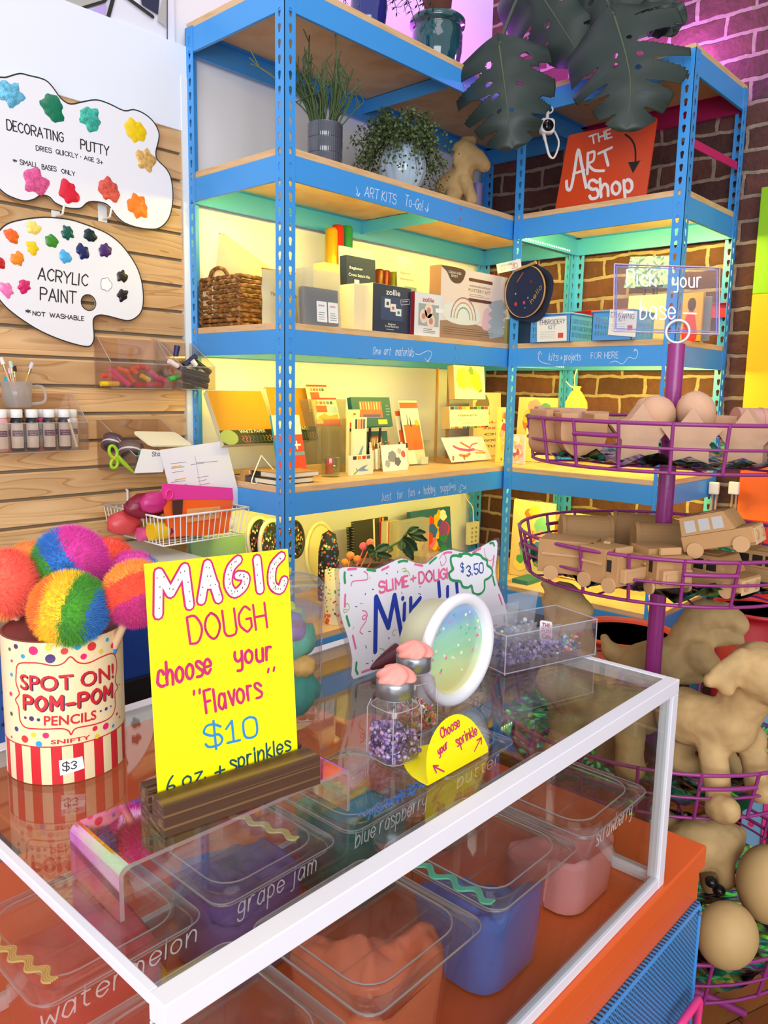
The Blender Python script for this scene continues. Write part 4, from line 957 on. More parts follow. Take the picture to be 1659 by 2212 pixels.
# ================================================================== SPRINKLE JARS WITH FROSTING LIDS
def sprinkle_jar(u, v, label, inner, wpx, capv, seed, lab2, shape):
    q = onz(u,v,GZ); c = V((q.x,q.y,GZ+.0005)); d = (c-CAM).dot(_f); k = .0445
    ht = topz(c.x,c.y,capv)-GZ; hb = ht*.70
    T = Matrix.Translation(c) @ Matrix.Rotation(.0077-.1,4,'Z'); t = thing('sprinkle_jar', label, 'jar', mw=T)
    m = M(); loft(m,[(k*.8,k*.8,.012,0),(k*.95,k*.95,.012,.003),(k,k,.012,.008),(k,k,.012,hb-.008),(k*.94,k*.94,.014,hb),(k*.80,k*.80,.018,hb+.005),(k*.74,k*.74,.0165,hb+.008),(k*.74,k*.74,.0165,ht-.012)],cap1=False); m.build('jar_glass', glass('f4f2f6',1,.03,ior=1.6,haze=.04), t)
    m = M(); [m.tube([(sx_*k*.46,sy_*k*.46,.006),(sx_*k*.46,sy_*k*.46,hb-.006),(sx_*k*.40,sy_*k*.40,hb+.003)],.0006,6) for sx_ in (-1,1) for sy_ in (-1,1)]
    for kk,z_ in ((.96,.002),(.97,hb-.002),(.76,hb+.007)): m.tube([(x,y,z_) for x,y in rrect(k*kk,k*kk,.013,5)],.0006,5,closed=True)
    m.build('jar_edge_highlight', EDG, t)  # thin pale tubes imitate the bright lines of light on the jar edges
    m = M(); r = .0205; m.lathe([(r*.9,ht-.019),(r,ht-.018),(r,ht-.003),(r*.95,ht-.0005),(r*.86,ht),(r*.84,ht-.002),(0,ht-.002)],36); cp_ = m.build('cap', mat('a8acb2',.3,.85), t)
    m = M(); pr = []
    for i in range(13): z = i/12; pr.append((.0196*(1-z**2.6)**.8*(1 if i else .88)+.0006, ht-.0018+.0175*z))
    m.lathe(pr,48,fn=lambda th,z:1+.10*cos(6*th-(z-ht)*300)+.05*cos(3*th+1+z*90)); m.build('frosting', mat('f79a8c',.5,sss=.15), cp_)
    g = random.Random(seed); m = M(); top = hb*inner[1]
    for i in range(inner[2]):
        x,y = g.uniform(-k*.44,k*.44),g.uniform(-k*.44,k*.44); z = g.uniform(.004,top*(1-.35*x/k)); s_ = g.uniform(.0018,.0030); mi = g.randrange(len(inner[0]))
        R_ = T @ Matrix.Translation((x,y,z)) @ Matrix.Rotation(g.uniform(0,6),4,(g.random(),g.random(),.3))
        if shape == 'disc' and i % 1 == 0: m.cyl((0,0,-.0005),(0,0,.0006),s_*1.15,n=10,T=R_,mi=mi)
        elif i % 3: m.sph((0,0,0),s_,8,5,T=R_,mi=mi)
        else: m.cyl((0,0,-.0004),(0,0,.0006),s_*1.2,n=6,T=R_,mi=mi)
    o = single(m,'jar_sprinkles',[mat(q,.25,.1) for q in inner[0]],lab2,'sprinkles'); o['kind'] = 'stuff'
sprinkle_jar(850,1636,'square jar of purple sprinkles with pink frosting on its silver cap',(('7a5aa8','a890c8','4a2c58','c0b0dc','6a4c8c','d8a8c8'),.56,700),100,1466,3,'purple bead sprinkles inside the nearer frosting jar','mix')
sprinkle_jar(890,1574,'square jar of fruit slice sprinkles behind the purple one',(('e87838','f0b040','e86070','5a9a3c','f0e0d0'),.52,560),100,1408+4,4,'orange fruit slice sprinkles inside the farther frosting jar','disc')
# ================================================================== ROUND SLIME CONTAINER ON ITS EDGE
q = onz(985,1521,GZ); dR = .0715; dc = V((q.x,q.y,GZ+dR+.0003))
TD = Matrix.Translation(dc) @ Matrix.Rotation(pi/2,4,'X')  # local z -> -y
t = thing('slime_container', 'round white rimmed slime tub standing on its edge', 'container', (dc.x,dc.y,GZ)); 
WP = mat('eeeaf0',.35,sss=.3)
M().lathe([(dR-.014,-.006),(dR-.003,-.006),(dR,-.003),(dR,.004),(dR-.004,.007),(dR-.011,.006),(dR-.014,.002),(dR-.015,-.006)],64,T=TD).build('rim', WP, t, world=True)
M().lathe([(dR-.013,-.006),(dR-.016,-.05),(dR-.02,-.052),(0,-.052)],48,T=TD).build('tub_wall', mat('d2cfae',.4,sss=.2), t, world=True)
def slime_mat():
    m, n, l, b = newmat('layered_slime'); tc = n.new('ShaderNodeTexCoord'); sp = n.new('ShaderNodeSeparateXYZ'); l.new(tc.outputs['Object'], sp.inputs[0])
    ns = n.new('ShaderNodeTexNoise'); ns.inputs['Scale'].default_value = 45; l.new(tc.outputs['Object'], ns.inputs['Vector'])
    ma = n.new('ShaderNodeMath'); ma.operation = 'MULTIPLY_ADD'; ma.inputs[1].default_value = .02; l.new(ns.outputs[0], ma.inputs[0]); l.new(sp.outputs[2], ma.inputs[2])
    mr = n.new('ShaderNodeMapRange'); mr.inputs[1].default_value = .018; mr.inputs[2].default_value = .145; l.new(ma.outputs[0], mr.inputs[0])
    r = n.new('ShaderNodeValToRGB'); l.new(mr.outputs[0], r.inputs[0]); e = r.color_ramp.elements
    e[0].color = (*lin('ded98e'),1); e[1].color = (*lin('a8c4de'),1); e[0].position = .15
    for p_,c_ in ((.35,'cfe0a0'),(.5,'a4d6a8'),(.68,'9ed2b8'),(.82,'8fb0d8')): k = e.new(p_); k.color = (*lin(c_),1)
    l.new(r.outputs[0], b.inputs['Base Color']); b.inputs['Roughness'].default_value = .25; b.inputs['Coat Weight'].default_value = .6
    return m
sm_ = M().lathe([(dR-.0145,-.004),(dR-.02,-.0025),(0,-.0022)],48,T=TD).build('slime', slime_mat(), t, world=True)
rg = random.Random(12); sq = [M() for _ in range(4)]
for k in range(30):
    a = rg.uniform(0,6.28); r = (dR-.02)*sqrt(rg.random()); sq[k%4].cyl((r*cos(a),r*sin(a),-.0021),(r*cos(a),r*sin(a),-.0017),rg.uniform(.0014,.0026),n=6,T=TD)
for g,c_ in zip(sq,('f4dce8','e8f4c0','58c8a0','f08cb0')): g.build('sequin_flakes', mat(c_,.3), sm_, world=True)['kind'] = 'stuff'
# ================================================================== ACRYLIC TRAY OF SPRINKLE BAGS
a = onz(1090,1460,GZ); b = onz(1285,1416,GZ); ex = (b-a).normalized(); ey = V((-ex.y,ex.x,0)); L = (b-a).length; D = .088
bz = topz(b.x,b.y,1338)-GZ
TA = Matrix(((ex.x,ey.x,0,a.x),(ex.y,ey.y,0,a.y),(0,0,1,GZ+.0005),(0,0,0,1)))
t = thing('acrylic_tray', 'clear acrylic tray full of little sprinkle bags near the corner of the case', 'tray', mw=TA)
AC = glass('f4f2f4',1,.02,haze=.02)
g = M(); th = .003
g.box((0,0,0),(L,D,th)).box((0,0,th),(L,th,bz)).box((0,th,th),(th,D-th,bz)).box((L-th,th,th),(L,D-th,bz)).box((0,D-th,th),(L,D,bz*1.0)); g.build('tray_wall', AC, t)
g = M(); w_ = .0009
for p,q in (((0,0,bz),(L,0,bz)),((0,0,bz),(0,D,bz)),((L,0,bz),(L,D,bz)),((0,D,bz),(L,D,bz)),((0,0,.002),(L,0,.002)),((0,0,.002),(0,D,.002)),((0,0,0),(0,0,bz)),((L,0,0),(L,0,bz))): g.tube([p,q],w_,6)
g.build('polished_edge', EDG, t)
def bag(x, y, w, h, lean, cols_, label, fill, seed, head=True, rz=0):
    T = TA @ Matrix.Translation((x,y,th+.0008)) @ Matrix.Rotation(rz,4,'Z') @ Matrix.Rotation(lean,4,'X'); t = thing('sprinkle_bag', label, 'bag', mw=T, group=None)
    m = M()
    def f(sg_): return lambda u,v: ((u-.5)*w*(1-.06*sin(v*pi)), sg_*(.0095*sin(pi*u)**.6*(max(0,1-v*1.25))**.5*(.4+.6*min(1,v*8))+.0004)+.0012*nz(u*6+seed,v*6), v*h)
    m.grid(f(1),10,12); m.grid(f(-1),10,12); m.build('film', glass('f8f8fa',1.0,.12,haze=.16,ior=1.6), t)
    m = M(); g = random.Random(seed)
    for i in range(fill):
        z = .003+.5*h*g.random()**1.5; xx = g.uniform(-.43,.43)*w; yy = g.uniform(-.7,.7)*.0075*(1-abs(xx)/w*1.6); s_ = g.uniform(.0019,.0034)
        R_ = Matrix.Translation((xx,yy,z)) @ Matrix.Rotation(g.uniform(0,6),4,(g.random(),g.random(),.3)); mi = g.randrange(len(cols_))
        if i % 2: m.sph((0,0,0),s_,7,5,T=R_,mi=mi)
        else: m.cyl((0,0,-.0005),(0,0,.0005),s_*1.2,n=7,T=R_,mi=mi)
    m.build('sprinkles', [mat(c,.25,.1) for c in cols_], t)['kind'] = 'stuff'
    return t
PU = ('7258a4','a890cc','4a2c5c','c4b4dc','3a2048'); MX = ('3a62c0','4aa050','e05040','f4f4f0','e8a040','58b8c8')
bag(.040,.022,.062,.060,.12,PU,'clear bag of dark purple sprinkles in the near corner of the tray',130,21)
bag(.092,.022,.05,.052,.16,PU[1:4],'clear bag of pale violet sprinkles beside the dark purple bag',100,22,rz=-.05)
bag(.030,.050,.06,.085,.08,('5a78b8','c8d0d8','e8d89a','486a9a'),'taller clear bag of blue and cream shapes behind the purple bags',90,23)
bag(.075,.058,.06,.095,.06,('d8d8c8','8898b8','e8c8b0'),'tallest clear bag with a wide header at the back of the tray',80,24)
bag(.142,.026,.056,.05,.30,MX,'clear bag of mixed bright ring sprinkles in the tray',130,25,rz=.08)
t = thing('sticker_card', 'small white card with red and pink bubble letters in the tray', 'card', TA @ V((.115,.042,th)))
kp = PL(TA @ V((.118,.045,.034)),ex*.95+V((0,0,-.25)),V((0,0,1))-ey*-.3+ex*.2)
g = M(); g.prism(rrect(.026,.031,.004,4),-.0006,0,kp.mat()); g.build('card', mat('fbf6f8',.4), t, world=True)
g = M(); typed(g,kp,'Cafe',(-.009,-.011),(.010,-.011),.007,.0004,bold=.03,metric=True); typed(g,kp,'THE',(-.009,.006),(.008,.006),.006,.0004,bold=.03,metric=True); g.build('lettering', mat('e03a3a',.5), t, world=True)
g = M(); typed(g,kp,'FUN',(-.010,-.003),(.010,-.003),.007,.0005,bold=.03,metric=True); g.build('lettering', mat('ea4f9a',.5), t, world=True)
# ================================================================== FOLDED YELLOW CARD
z5 = ZM(880,1440,3.95); a = onz(925,1698,GZ); fp = PL(V((a.x,a.y,GZ+.0006)),(1,.0077,0),(0,.03,1))
t = thing('folded_card', 'folded yellow half round card saying choose your sprinkle', 'card', (a.x+.05,a.y,GZ))
P = sp2([fp.px(*z5(*q)) for q in ((168,930),(165,830),(180,700),(235,560),(325,450),(435,405),(540,450),(620,550),(672,650),(688,690))],3)
P = [(fp.px(*z5(180,1020))[0],0)]+[(x,max(y,.0)) for x,y in P]; P.append((fp.px(*z5(690,700))[0]-.0005,0))
g = M(); g.prism(P,-.0006,0,fp.mat()); YC = mat('ffee00',.4); g.build('front_face', YC, t, world=True)
W_ = P[-1][0]; hp = PL(fp.o,fp.ex,(0,1,0)); g = M(); Q = [(P[0][0],.0005)]+[(lerp(.0,W_,.5)-.5*W_*cos(pi*k/16)*1.02, .0005+.062*sin(pi*k/16)) for k in range(17)]
g.prism(Q[1:],0.0,.0006,hp.mat()); g.build('base_flap', YC, t, world=True)
g = M(); write(g,fp,'Choose',z5(290,615),z5(450,505),z5(275,530),.0016,jit=.2); write(g,fp,'your',z5(265,760),z5(345,690),z5(255,690),.0016,jit=.2); write(g,fp,'sprinkle',z5(425,680),z5(600,575),z5(405,600),.0016,jit=.2)
for pp in ([(570,720),(625,610)],[(590,630),(628,605),(630,660)],[(310,895),(220,850)],[(245,905),(218,845),(262,845)]): g.rib(fp,[fp.px(*z5(*q)) for q in pp],.0016)
g.build('lettering', MG, t, world=True)
# ================================================================== GOODS ON THE SHELVES
SZ = {k:z+.0186 for k,z in ZL.items()}
CREAM = mat('ecdcb0',.6); KRAFT = mat('c89a58',.7); NAVY = mat('1c2a4e',.45); WHITEC = mat('f2f2ee',.5)
S3 = SZ[3]
# -- wicker basket at the end of the third shelf
def wicker(u0, u1, u2, name, label):
    x0 = .020; y0 = onx(517,650,x0).y; LY = onx(433,650,x0).y-y0-.006; LX = .20
    H = topz(x0,y0+.05,596)-S3
    t = thing(name, label, 'basket', (x0+LX/2,y0+LY/2,S3)); MW = wood('wicker','7a4a1c','c08a48',(30,30,30),.6,2,bump=.1)
    def ring(z, ph, rr, amp=.0035, skip=None):
        pts = []
        per = [(x0,y0),(x0+LX,y0),(x0+LX,y0+LY),(x0,y0+LY)]
        for k in range(4):
            (ax,ay),(bx,by) = per[k],per[(k+1)%4]; n = 28; nx,ny = (by-ay),-(bx-ax); L = sqrt(nx*nx+ny*ny); nx/=L; ny/=L
            for i in range(n):
                s = i/n; w = amp*sin(s*L/.045*pi+ph) if 0 < i < n else 0; pts.append((lerp(ax,bx,s)+nx*w,lerp(ay,by,s)+ny*w,z+.001*sin(s*40+ph)))
        return pts
    m = M(); n = 11
    for i in range(n):
        z = S3+.005+i*(H-.008)/(n-1)
        m.tube(ring(z,pi*(i%2),1),.0058,7,closed=True); m.tube(ring(z+.003,pi*(i%2)+.9,1,.003),.0035,6,closed=True)
    wv = m.build('woven_side', MW, t, world=True)
    m = M()
    for ax,ay in ((x0,y0),(x0+LX,y0),(x0,y0+LY),(x0+LX,y0+LY)):
        for k in range(8): m.tube([(ax+.006*cos(a),ay+.006*sin(a),S3+.01+H*(k+.3)/8.5+.006*sin(a)) for a in [2*pi*i/10 for i in range(10)]],.0035,6,closed=True)
        m.cyl((ax,ay,S3+.002),(ax,ay,S3+H),.004)
    m.build('corner_wrap', MW, t, world=True)
    m = M(); m.box((x0,y0,S3+.0005),(x0+LX,y0+LY,S3+.004)); m.build('base', MW, t, world=True)
    m = M(); yy = y0+LY*.5; 
    m.tube(spline([(x0-.003,yy-.045,S3+H),(x0-.005,yy-.03,S3+H+.018),(x0-.005,yy,S3+H+.026),(x0-.005,yy+.03,S3+H+.018),(x0-.003,yy+.045,S3+H)],5),.006,8); m.build('handle', MW, t, world=True)
    return x0,y0,LX,LY,H
bx,by_,bw,bh_,bH = wicker((517,700),(428,704),(600,693),'wicker_basket','square woven wicker basket at the open end of the third shelf')
def pouch(cx, cy, z, w, h, d, label, col='dccaa0', zipc='c8742c', ang=0, lean=0, seed=0, peak=None, text=None):
    T = RZ(cx,cy,z,ang) @ Matrix.Rotation(lean,4,'X'); t = thing('canvas_pouch', label, 'pouch', mw=T)
    def f(s): return lambda u,v: ((u-.5)*w*(1-.10*sin(v*pi)*0-(0 if not peak else .85*max(0,v-.45)*abs(1)*(1 if u>peak else 1))*.0)+((peak-.5)*w*max(0,(v-.4)/.6)**1.3 if peak is not None else 0)-(u-.5)*w*(max(0,(v-.4)/.6)**1.1*.93 if peak is not None else 0), s*(d*.5*(sin(pi*u)**.7)*(1-v**2*.9)+.0008)+.004*nz(u*4+seed,v*4,seed), v*h+.003*nz(u*5,seed))
    m = M(); m.grid(f(1),14,14); m.grid(f(-1),14,14); m.build('cloth', mat(col,.85,bump=.4,bscale=400), t)
    m = M(); m.tube([f(0)(u/10,1) for u in range(11)],.0022,6); m.build('zip', mat(zipc,.5), t)
    if text:
        m = M(); pl = PL(T @ V((0,-d*.52-.001,0)),T.to_3x3() @ V((1,0,0)),T.to_3x3() @ V((0,0,1))); typed(m,pl,text,(-w*.40,h*.52),(w*.42,h*.52),.009,.001,metric=True); m.build('lettering', mat('3a3630',.6), t, world=True)
    return t
pouch(bx+.05,by_+.12,S3+.03,.16,.19,.05,'crumpled cream canvas pouch at the outer side of the wicker basket',ang=-.9,lean=.05,seed=3,peak=.45,col='d2b888')
pouch(bx+.12,by_+.09,S3+.03,.26,.245,.05,'cream canvas pouch with a peaked orange zip standing in the wicker basket',ang=-.35,lean=.05,seed=5,peak=.12,text=None,col='dcc698',zipc='c8701c')
a = ony(565,650,.11); b = ony(662,650,.11)
pouch((a.x+b.x)/2,.11,S3+.001,(b-a).length*.98,topz(a.x,.11,580)-S3,.03,'cream canvas pouch with printed words standing behind the corner post',seed=9,text='This  pouch  dreams.')
# -- frosted zip pouch with cards
t,pl,w,h = up_box('frosted_pouch','frosted clear zip pouch with two white label cards in front of a dark box','pouch',S3,(658,707),(737,716),578,.03,glass('f2f2ee',1,.2,haze=.35),lean=.06,ypl=0.03)
g = M(); g.box((.005,.006,.004),(w-.004,.026,h*.68)); o = g.build('card_box', mat('2c3450',.5), t)
for x0 in (.33,.64): patch(pl,t,x0,.07,x0+.28,.44,'eef0f2','label_card',w,h,h=.0008,r=.003); lines(pl,t,x0+.05,x0+.25,[.12,.16,.20,.24],w,h,h=.0012,seed=int(x0*10)); typ(pl,t,'mini',x0+.05,.35,x0+.2,.006,w,h,'c86a50',.02,h=.0013)
t,pl,w,h = up_box('paper_box','plain pale yellow box behind the frosted pouch','box',S3,(700,690),(732,694),566,.05,mat('ead88a',.6),ypl=0.14)
# -- foil rolls (crayon bags) at the back
for i,(u,v0,v1,c,lab) in enumerate(((715,650,493,'d8a020','gold foil roll, leftmost of the three tall rolls'),(728,652,487,'cf2c26','red foil roll between the gold and the green roll'),(747,655,489,'2f8f5c','green glitter foil roll beside the red roll'))):
    q = onz(u,v0,S3); q.y = .36 if True else q.y; q = ony(u,640,.36+.01*i); z1 = topz(q.x,q.y,v1); m = M(); m.lathe([(.0,0),(.021,0),(.022,.01),(.022,z1-S3-.01),(.017,z1-S3),(0,z1-S3)],20,T=Matrix.Translation((q.x,q.y,S3+.0005)),fn=lambda t,z:1+.03*cos(11*t))
    single(m,'foil_roll',mat(c,.25,.4,bump=.3,bscale=90),lab.replace('leftmost','outermost'),'roll',group=None)
t,pl,w,h = up_box('backing_card','tall cream backing card behind the navy cross stitch kit','card',S3,(737,690),(806,700),530,.006,mat('f2ecc8',.6),lean=.04,ypl=0.2)
NB = '1e2c52'
t,pl,w,h = up_box('craft_kit_box','navy beginner cross stitch kit box standing behind the others','box',S3,(752,700),(814,710),551,.03,NAVY,lean=.05,ypl=0.15)
typ(pl,t,'Beginner',.1,.83,.55,.0085,w,h,'f2f2f2',.01); typ(pl,t,'Cross Stitch Kit',.06,.74,.8,.0085,w,h,'f2f2f2',.01)
for k in range(3): patch(pl,t,.25+.2*k,.52-.1*k,.42+.2*k,.70-.1*k,'e4e6e0','photo_card',w,h); patch(pl,t,.30+.2*k,.57-.1*k,.37+.2*k,.63-.1*k,('4a7a4a','c86a6a','3a8a9a')[k],'photo_motif',w,h,h=.0007)
patch(pl,t,.05,.25,.6,.42,'3a5a9a','photo_patch',w,h)
# zollie boxes
t,pl,w,h = up_box('craft_kit_box','tall cream sided box standing just behind the front navy craft kit','box',S3,(764,710),(795,714),612,.13,CREAM,ypl=0.055)
g=M(); sp_=PL(t.matrix_world.translation,(0,-1,0),(0,0,1))
t,pl,w,h = up_box('craft_kit_box','front navy craft kit box with white lettering and three photo cards','box',S3,(804,717.5),(886,726.5),610,.11,None,mts=[NAVY,CREAM],ypl=0.035)
typ(pl,t,'zollie',.33,.80,.70,.017,w,h,'f4f4f4',.015)
patch(pl,t,.2,.27,.8,.76,'33456e','photo_panel',w,h); 
for k in range(3): patch(pl,t,.30+.145*k,.53-.075*k,.45+.145*k,.71-.09*k,'eceae4','photo_card',w,h,h=.0008); patch(pl,t,.345+.145*k,.58-.08*k,.405+.145*k,.65-.085*k,('3a3a3a','c86a5a','2a7a7a')[k],'photo_motif',w,h,h=.0011)
g = M(); q = [(.73*w,.62*h),(.96*w,.66*h),(.94*w,.76*h),(.71*w,.72*h)]; g.rib(pl,q+q[:1],.0012,.0008); g.rib(pl,[(.76*w,.69*h),(.9*w,.715*h)],.0015,.0008); g.build('stamp', mat('e8e8e8',.5), t, world=True)
typ(pl,t,'Beginner',.40,.175,.60,.006,w,h,'f0f0f0',.005); typ(pl,t,'Cross Stitch Kit',.32,.125,.68,.006,w,h,'f0f0f0',.005); lines(pl,t,.35,.66,[.08],w,h,'c0c4d0',.0015)
t,pl,w,h = up_box('craft_kit_box','white craft kit box with red lettering and dark red sides','box',S3,(894,727),(957,735),629,.06,None,mts=[mat('e9e9ec',.5),mat('8a1822',.5)],ypl=0.02)
typ(pl,t,'zollie',.25,.80,.65,.014,w,h,'c02c30',.015); patch(pl,t,.13,.24,.82,.75,'a4acac','photo_panel',w,h)
for x,y,r in ((.47,.60,.14),(.30,.46,.13),(.55,.36,.14)):
    g=M(); g.flat(pl,[(x*w+r*w*cos(a),y*h+r*w*1.15*sin(a)) for a in [2*pi*i/20 for i in range(20)]],.0008); g.build('photo_hoop', mat('f0d8c4',.5), t, world=True); g=M(); g.flat(pl,[(x*w+r*.5*w*cos(a),y*h+r*.5*w*sin(a)) for a in [2*pi*i/12 for i in range(12)]],.0011); g.build('photo_motif', mat('c88a80',.5), t, world=True)
patch(pl,t,.70,.58,.96,.68,'f6f6f4','stamp',w,h,h=.0012); lines(pl,t,.3,.75,[.17,.13,.09],w,h,'707070',.0016)
# rolls and card behind
for i,(u,c,lab) in enumerate(((818,'6a3018','brown roll behind the navy kit box'),(832,'8a2a26','dark red roll behind the navy kit box'),(850,'9aa028','olive yellow roll behind the navy kit box'))):
    q = ony(u,690,.24); z1 = topz(q.x,q.y,582+3*i); single(M().lathe([(0,0),(.017,0),(.0175,.004),(.0175,z1-S3-.006),(.012,z1-S3),(0,z1-S3)],18,T=Matrix.Translation((q.x,q.y,S3+.0005))),'foil_roll',mat(c,.3,.3),lab,'roll')
t,pl,w,h = up_box('greeting_card','cream beginner kit card with a photo behind the white kit box','card',S3,(862,712),(909,718),566,.004,mat('f0e4b8',.6),lean=.06,ypl=0.17)
g = M(); g.prism([(.0,h),(w*.68,h),(w*.68,h*1.05),(.25*w,h*1.1),(.0,h*1.07)],-.002,0,pl.mat()); g.build('flap', mat('f4ecc8',.6), t, world=True)
typ(pl,t,'Beginner',.12,.86,.6,.007,w,h,'b86a40',.01); typ(pl,t,'Embroidery Kit',.12,.78,.72,.007,w,h,'b86a40',.01); patch(pl,t,.3,.2,.85,.7,'8a9a98','photo_panel',w,h); 
g=M(); g.flat(pl,[(.5*w+.13*w*cos(a),.5*h+.13*w*1.5*sin(a)) for a in [2*pi*i/16 for i in range(16)]],.0008); g.build('photo_hoop', mat('f0d0c0',.5), t, world=True)
# pottery kit
t,pl,w,h = up_box('pottery_kit_box','large pink and cream pottery kit box with a rainbow drawing','box',S3,(949,736),(1099,750),571,.05,None,mts=[mat('f2ddd0',.5),mat('b98a5c',.6)],ypl=0.02)
g=M(); g.flat(pl,[(0,0),(w*.999,0),(w*.999,.20*h),(.9*w,.24*h),(.6*w,.21*h),(.45*w,.25*h),(.2*w,.27*h),(0,.24*h)],.0003); g.build('brown_band', mat('a88468',.5), t, world=True)
g=M(); g.flat(pl,sp2([(.005*w,.99*h),(.29*w,.99*h),(.31*w,.9*h),(.26*w,.80*h),(.18*w,.78*h),(.12*w,.82*h),(.07*w,.92*h)],3,True),.0004); g.build('brown_badge', mat('5a3434',.5), t, world=True); typ(pl,t,'CLEAN AND',.09,.905,.26,.008,w,h,'f0e4d8',.01,h=.0011); typ(pl,t,'EASY',.13,.86,.22,.008,w,h,'f0e4d8',.01,h=.0011)
for y in (.87,.585): g=M(); g.rib(pl,[(.38*w,y*h),(.70*w,y*h)],.011,.0004); g.build('brown_bar', mat('6a3c3c',.5), t, world=True)
typ(pl,t,'minimalmedium',.38,.77,.68,.009,w,h,'9a7a60',0); typ(pl,t,'POTTERY KIT',.37,.70,.68,.011,w,h,'9a7a60',0); lines(pl,t,.38,.70,[.665,.64],w,h,'a08070',.0014)
g=M(); g.flat(pl,sp2([(.03*w,.42*h),(.1*w,.50*h),(.3*w,.52*h),(.48*w,.47*h),(.55*w,.37*h),(.5*w,.25*h),(.3*w,.21*h),(.12*w,.24*h),(.04*w,.32*h)],3,True),.0006); g.build('plate_print', mat('e8ebe4',.5), t, world=True)
for k,(r,c) in enumerate(((.17,'b08090'),(.13,'d8a080'),(.09,'88a890'))): g=M(); g.rib(pl,[(.31*w+r*w*cos(a),.30*h+r*w*1.0*sin(a)) for a in [pi*i/14 for i in range(15)]],.005,.0009); g.build('rainbow_arc', mat(c,.5), t, world=True)
g=M(); g.flat(pl,[(.70*w,.05*h),(.93*w,.12*h)]+[((.96 if k%2 else .88)*w+.05*w*0,(.12+.06*k)*h) for k in range(8)]+[(.86*w,.66*h),(.74*w,.62*h)]+[((.66 if k%2 else .72)*w,(.60-.06*k)*h) for k in range(8)],.0005); g.build('dinosaur_print', mat('b0b8bc',.5), t, world=True)
g=M(); g.flat(pl,sp2([(.58*w,.2*h),(.6*w,.45*h),(.68*w,.5*h),(.7*w,.2*h)],3,True),.00045); g.build('pink_shape', mat('eac0c8',.5), t, world=True); lines(pl,t,.04,.8,[.16,.13,.10,.07],w,h,'6a4c40',.0014)
# hoop hanging from the post
hp_ = PLx(BX0-.022); hc = hp_.px(1134,630); hr = abs(hp_.px(1183,630)[0]-hc[0])*.98
t = thing('embroidery_hoop','navy embroidery hoop with stitched flowers hanging on the shelf post','hoop',hp_.p(hc[0],hc[1]-hr))
Tm = Matrix.Translation(hp_.p(*hc)) @ hp_.mat().to_3x3().to_4x4() @ Matrix.Rotation(-.12,4,'Y')
kp2 = PL(Tm.translation,Tm.to_3x3() @ V((1,0,0)),Tm.to_3x3() @ V((0,1,0)))
g=M(); g.lathe([(hr-.003,-.004),(hr,-.004),(hr,.004),(hr-.003,.004),(hr-.003,-.004)],48,T=Tm); g.build('wooden_ring', mat('c8985c',.5), t, world=True)
g=M(); g.lathe([(hr-.003,.001),(0,.0015)],48,T=Tm); g.lathe([(hr*1.12,-.008),(hr*1.0,-.002),(hr*1.06,-.012),(hr*1.12,-.008)],40,T=Tm,fn=lambda a,z:1+.05*sin(a*5)+(.18*max(0,cos(a+.4)) if z<-.003 else 0)); fb=g.build('fabric', mat('1b2748',.9,bump=.3,bscale=500), t, world=True)
def fl(x,y,r,c,n=6):
    g=M()
    for k in range(n): a=2*pi*k/n; g.rib(kp2,[(x*hr,y*hr),(x*hr+r*cos(a),y*hr+r*sin(a))],r*.6,.0022)
    g.build('stitched_flower', mat(c,.8), fb, world=True)
fl(-.42,-.45,.006,'d8342c',7); fl(0,-.42,.005,'e0486a',6); fl(-.45,-.05,.003,'a8b498'); fl(.3,.35,.004,'8a2038'); fl(.05,-.62,.002,'b8c8b8'); fl(.18,-.25,.003,'9ab0a0')
g=M(); g.rib(kp2,[(-.4*hr,.4*hr),(-.12*hr,.72*hr)],.0035,.0022); g.build('stitched_line', mat('b8602c',.8), fb, world=True)
g=M(); write(g,kp2,'hello',(.38*hr,-.5*hr),(.86*hr,.10*hr),(.28*hr,-.35*hr),.0016,.0024,metric=True); g.build('lettering', mat('d8b030',.8), fb, world=True)
tg = PLx(BX0-.026); 
t = thing('price_tag','white price tag clipped with a wooden peg above the embroidery hoop','price tag',tg.p(*tg.px(1100,580)))
g=M(); q=[tg.px(*z) for z in ((1072,571),(1124,559),(1127,580),(1075,591))]; g.prism(q,-.0005,0,tg.mat()); g.build('tag', mat('f6f4ee',.5), t, world=True, bev=.0002)
g=M(); write(g,tg,'Embroidery',(1080,578),(1112,570),(1079,572),.0008); write(g,tg,'kit',(1084,585),(1094,583),(1083,579),.0008); g.build('lettering', mat('303038',.6), t, world=True)
g=M(); write(g,tg,'30',(1106,581),(1118,578),(1105,571),.0015); g.build('lettering', mat('e0502c',.6), t, world=True)
g=M(); a,b=tg.p(*tg.px(1116,585),.006),tg.p(*tg.px(1160,567),.006); g.cyl(a,b,.004,.006,8); g.build('wooden_peg', mat('b8905c',.6), t, world=True)
g=M(); a=tg.p(*tg.px(1082,598),.004); g.tube([a,a+V((0,.01,.01)),a+V((.004,.02,-.004)),a+V((0,.03,.012))],.0012,6); g.build('thread', mat('c86028',.7), t, world=True)
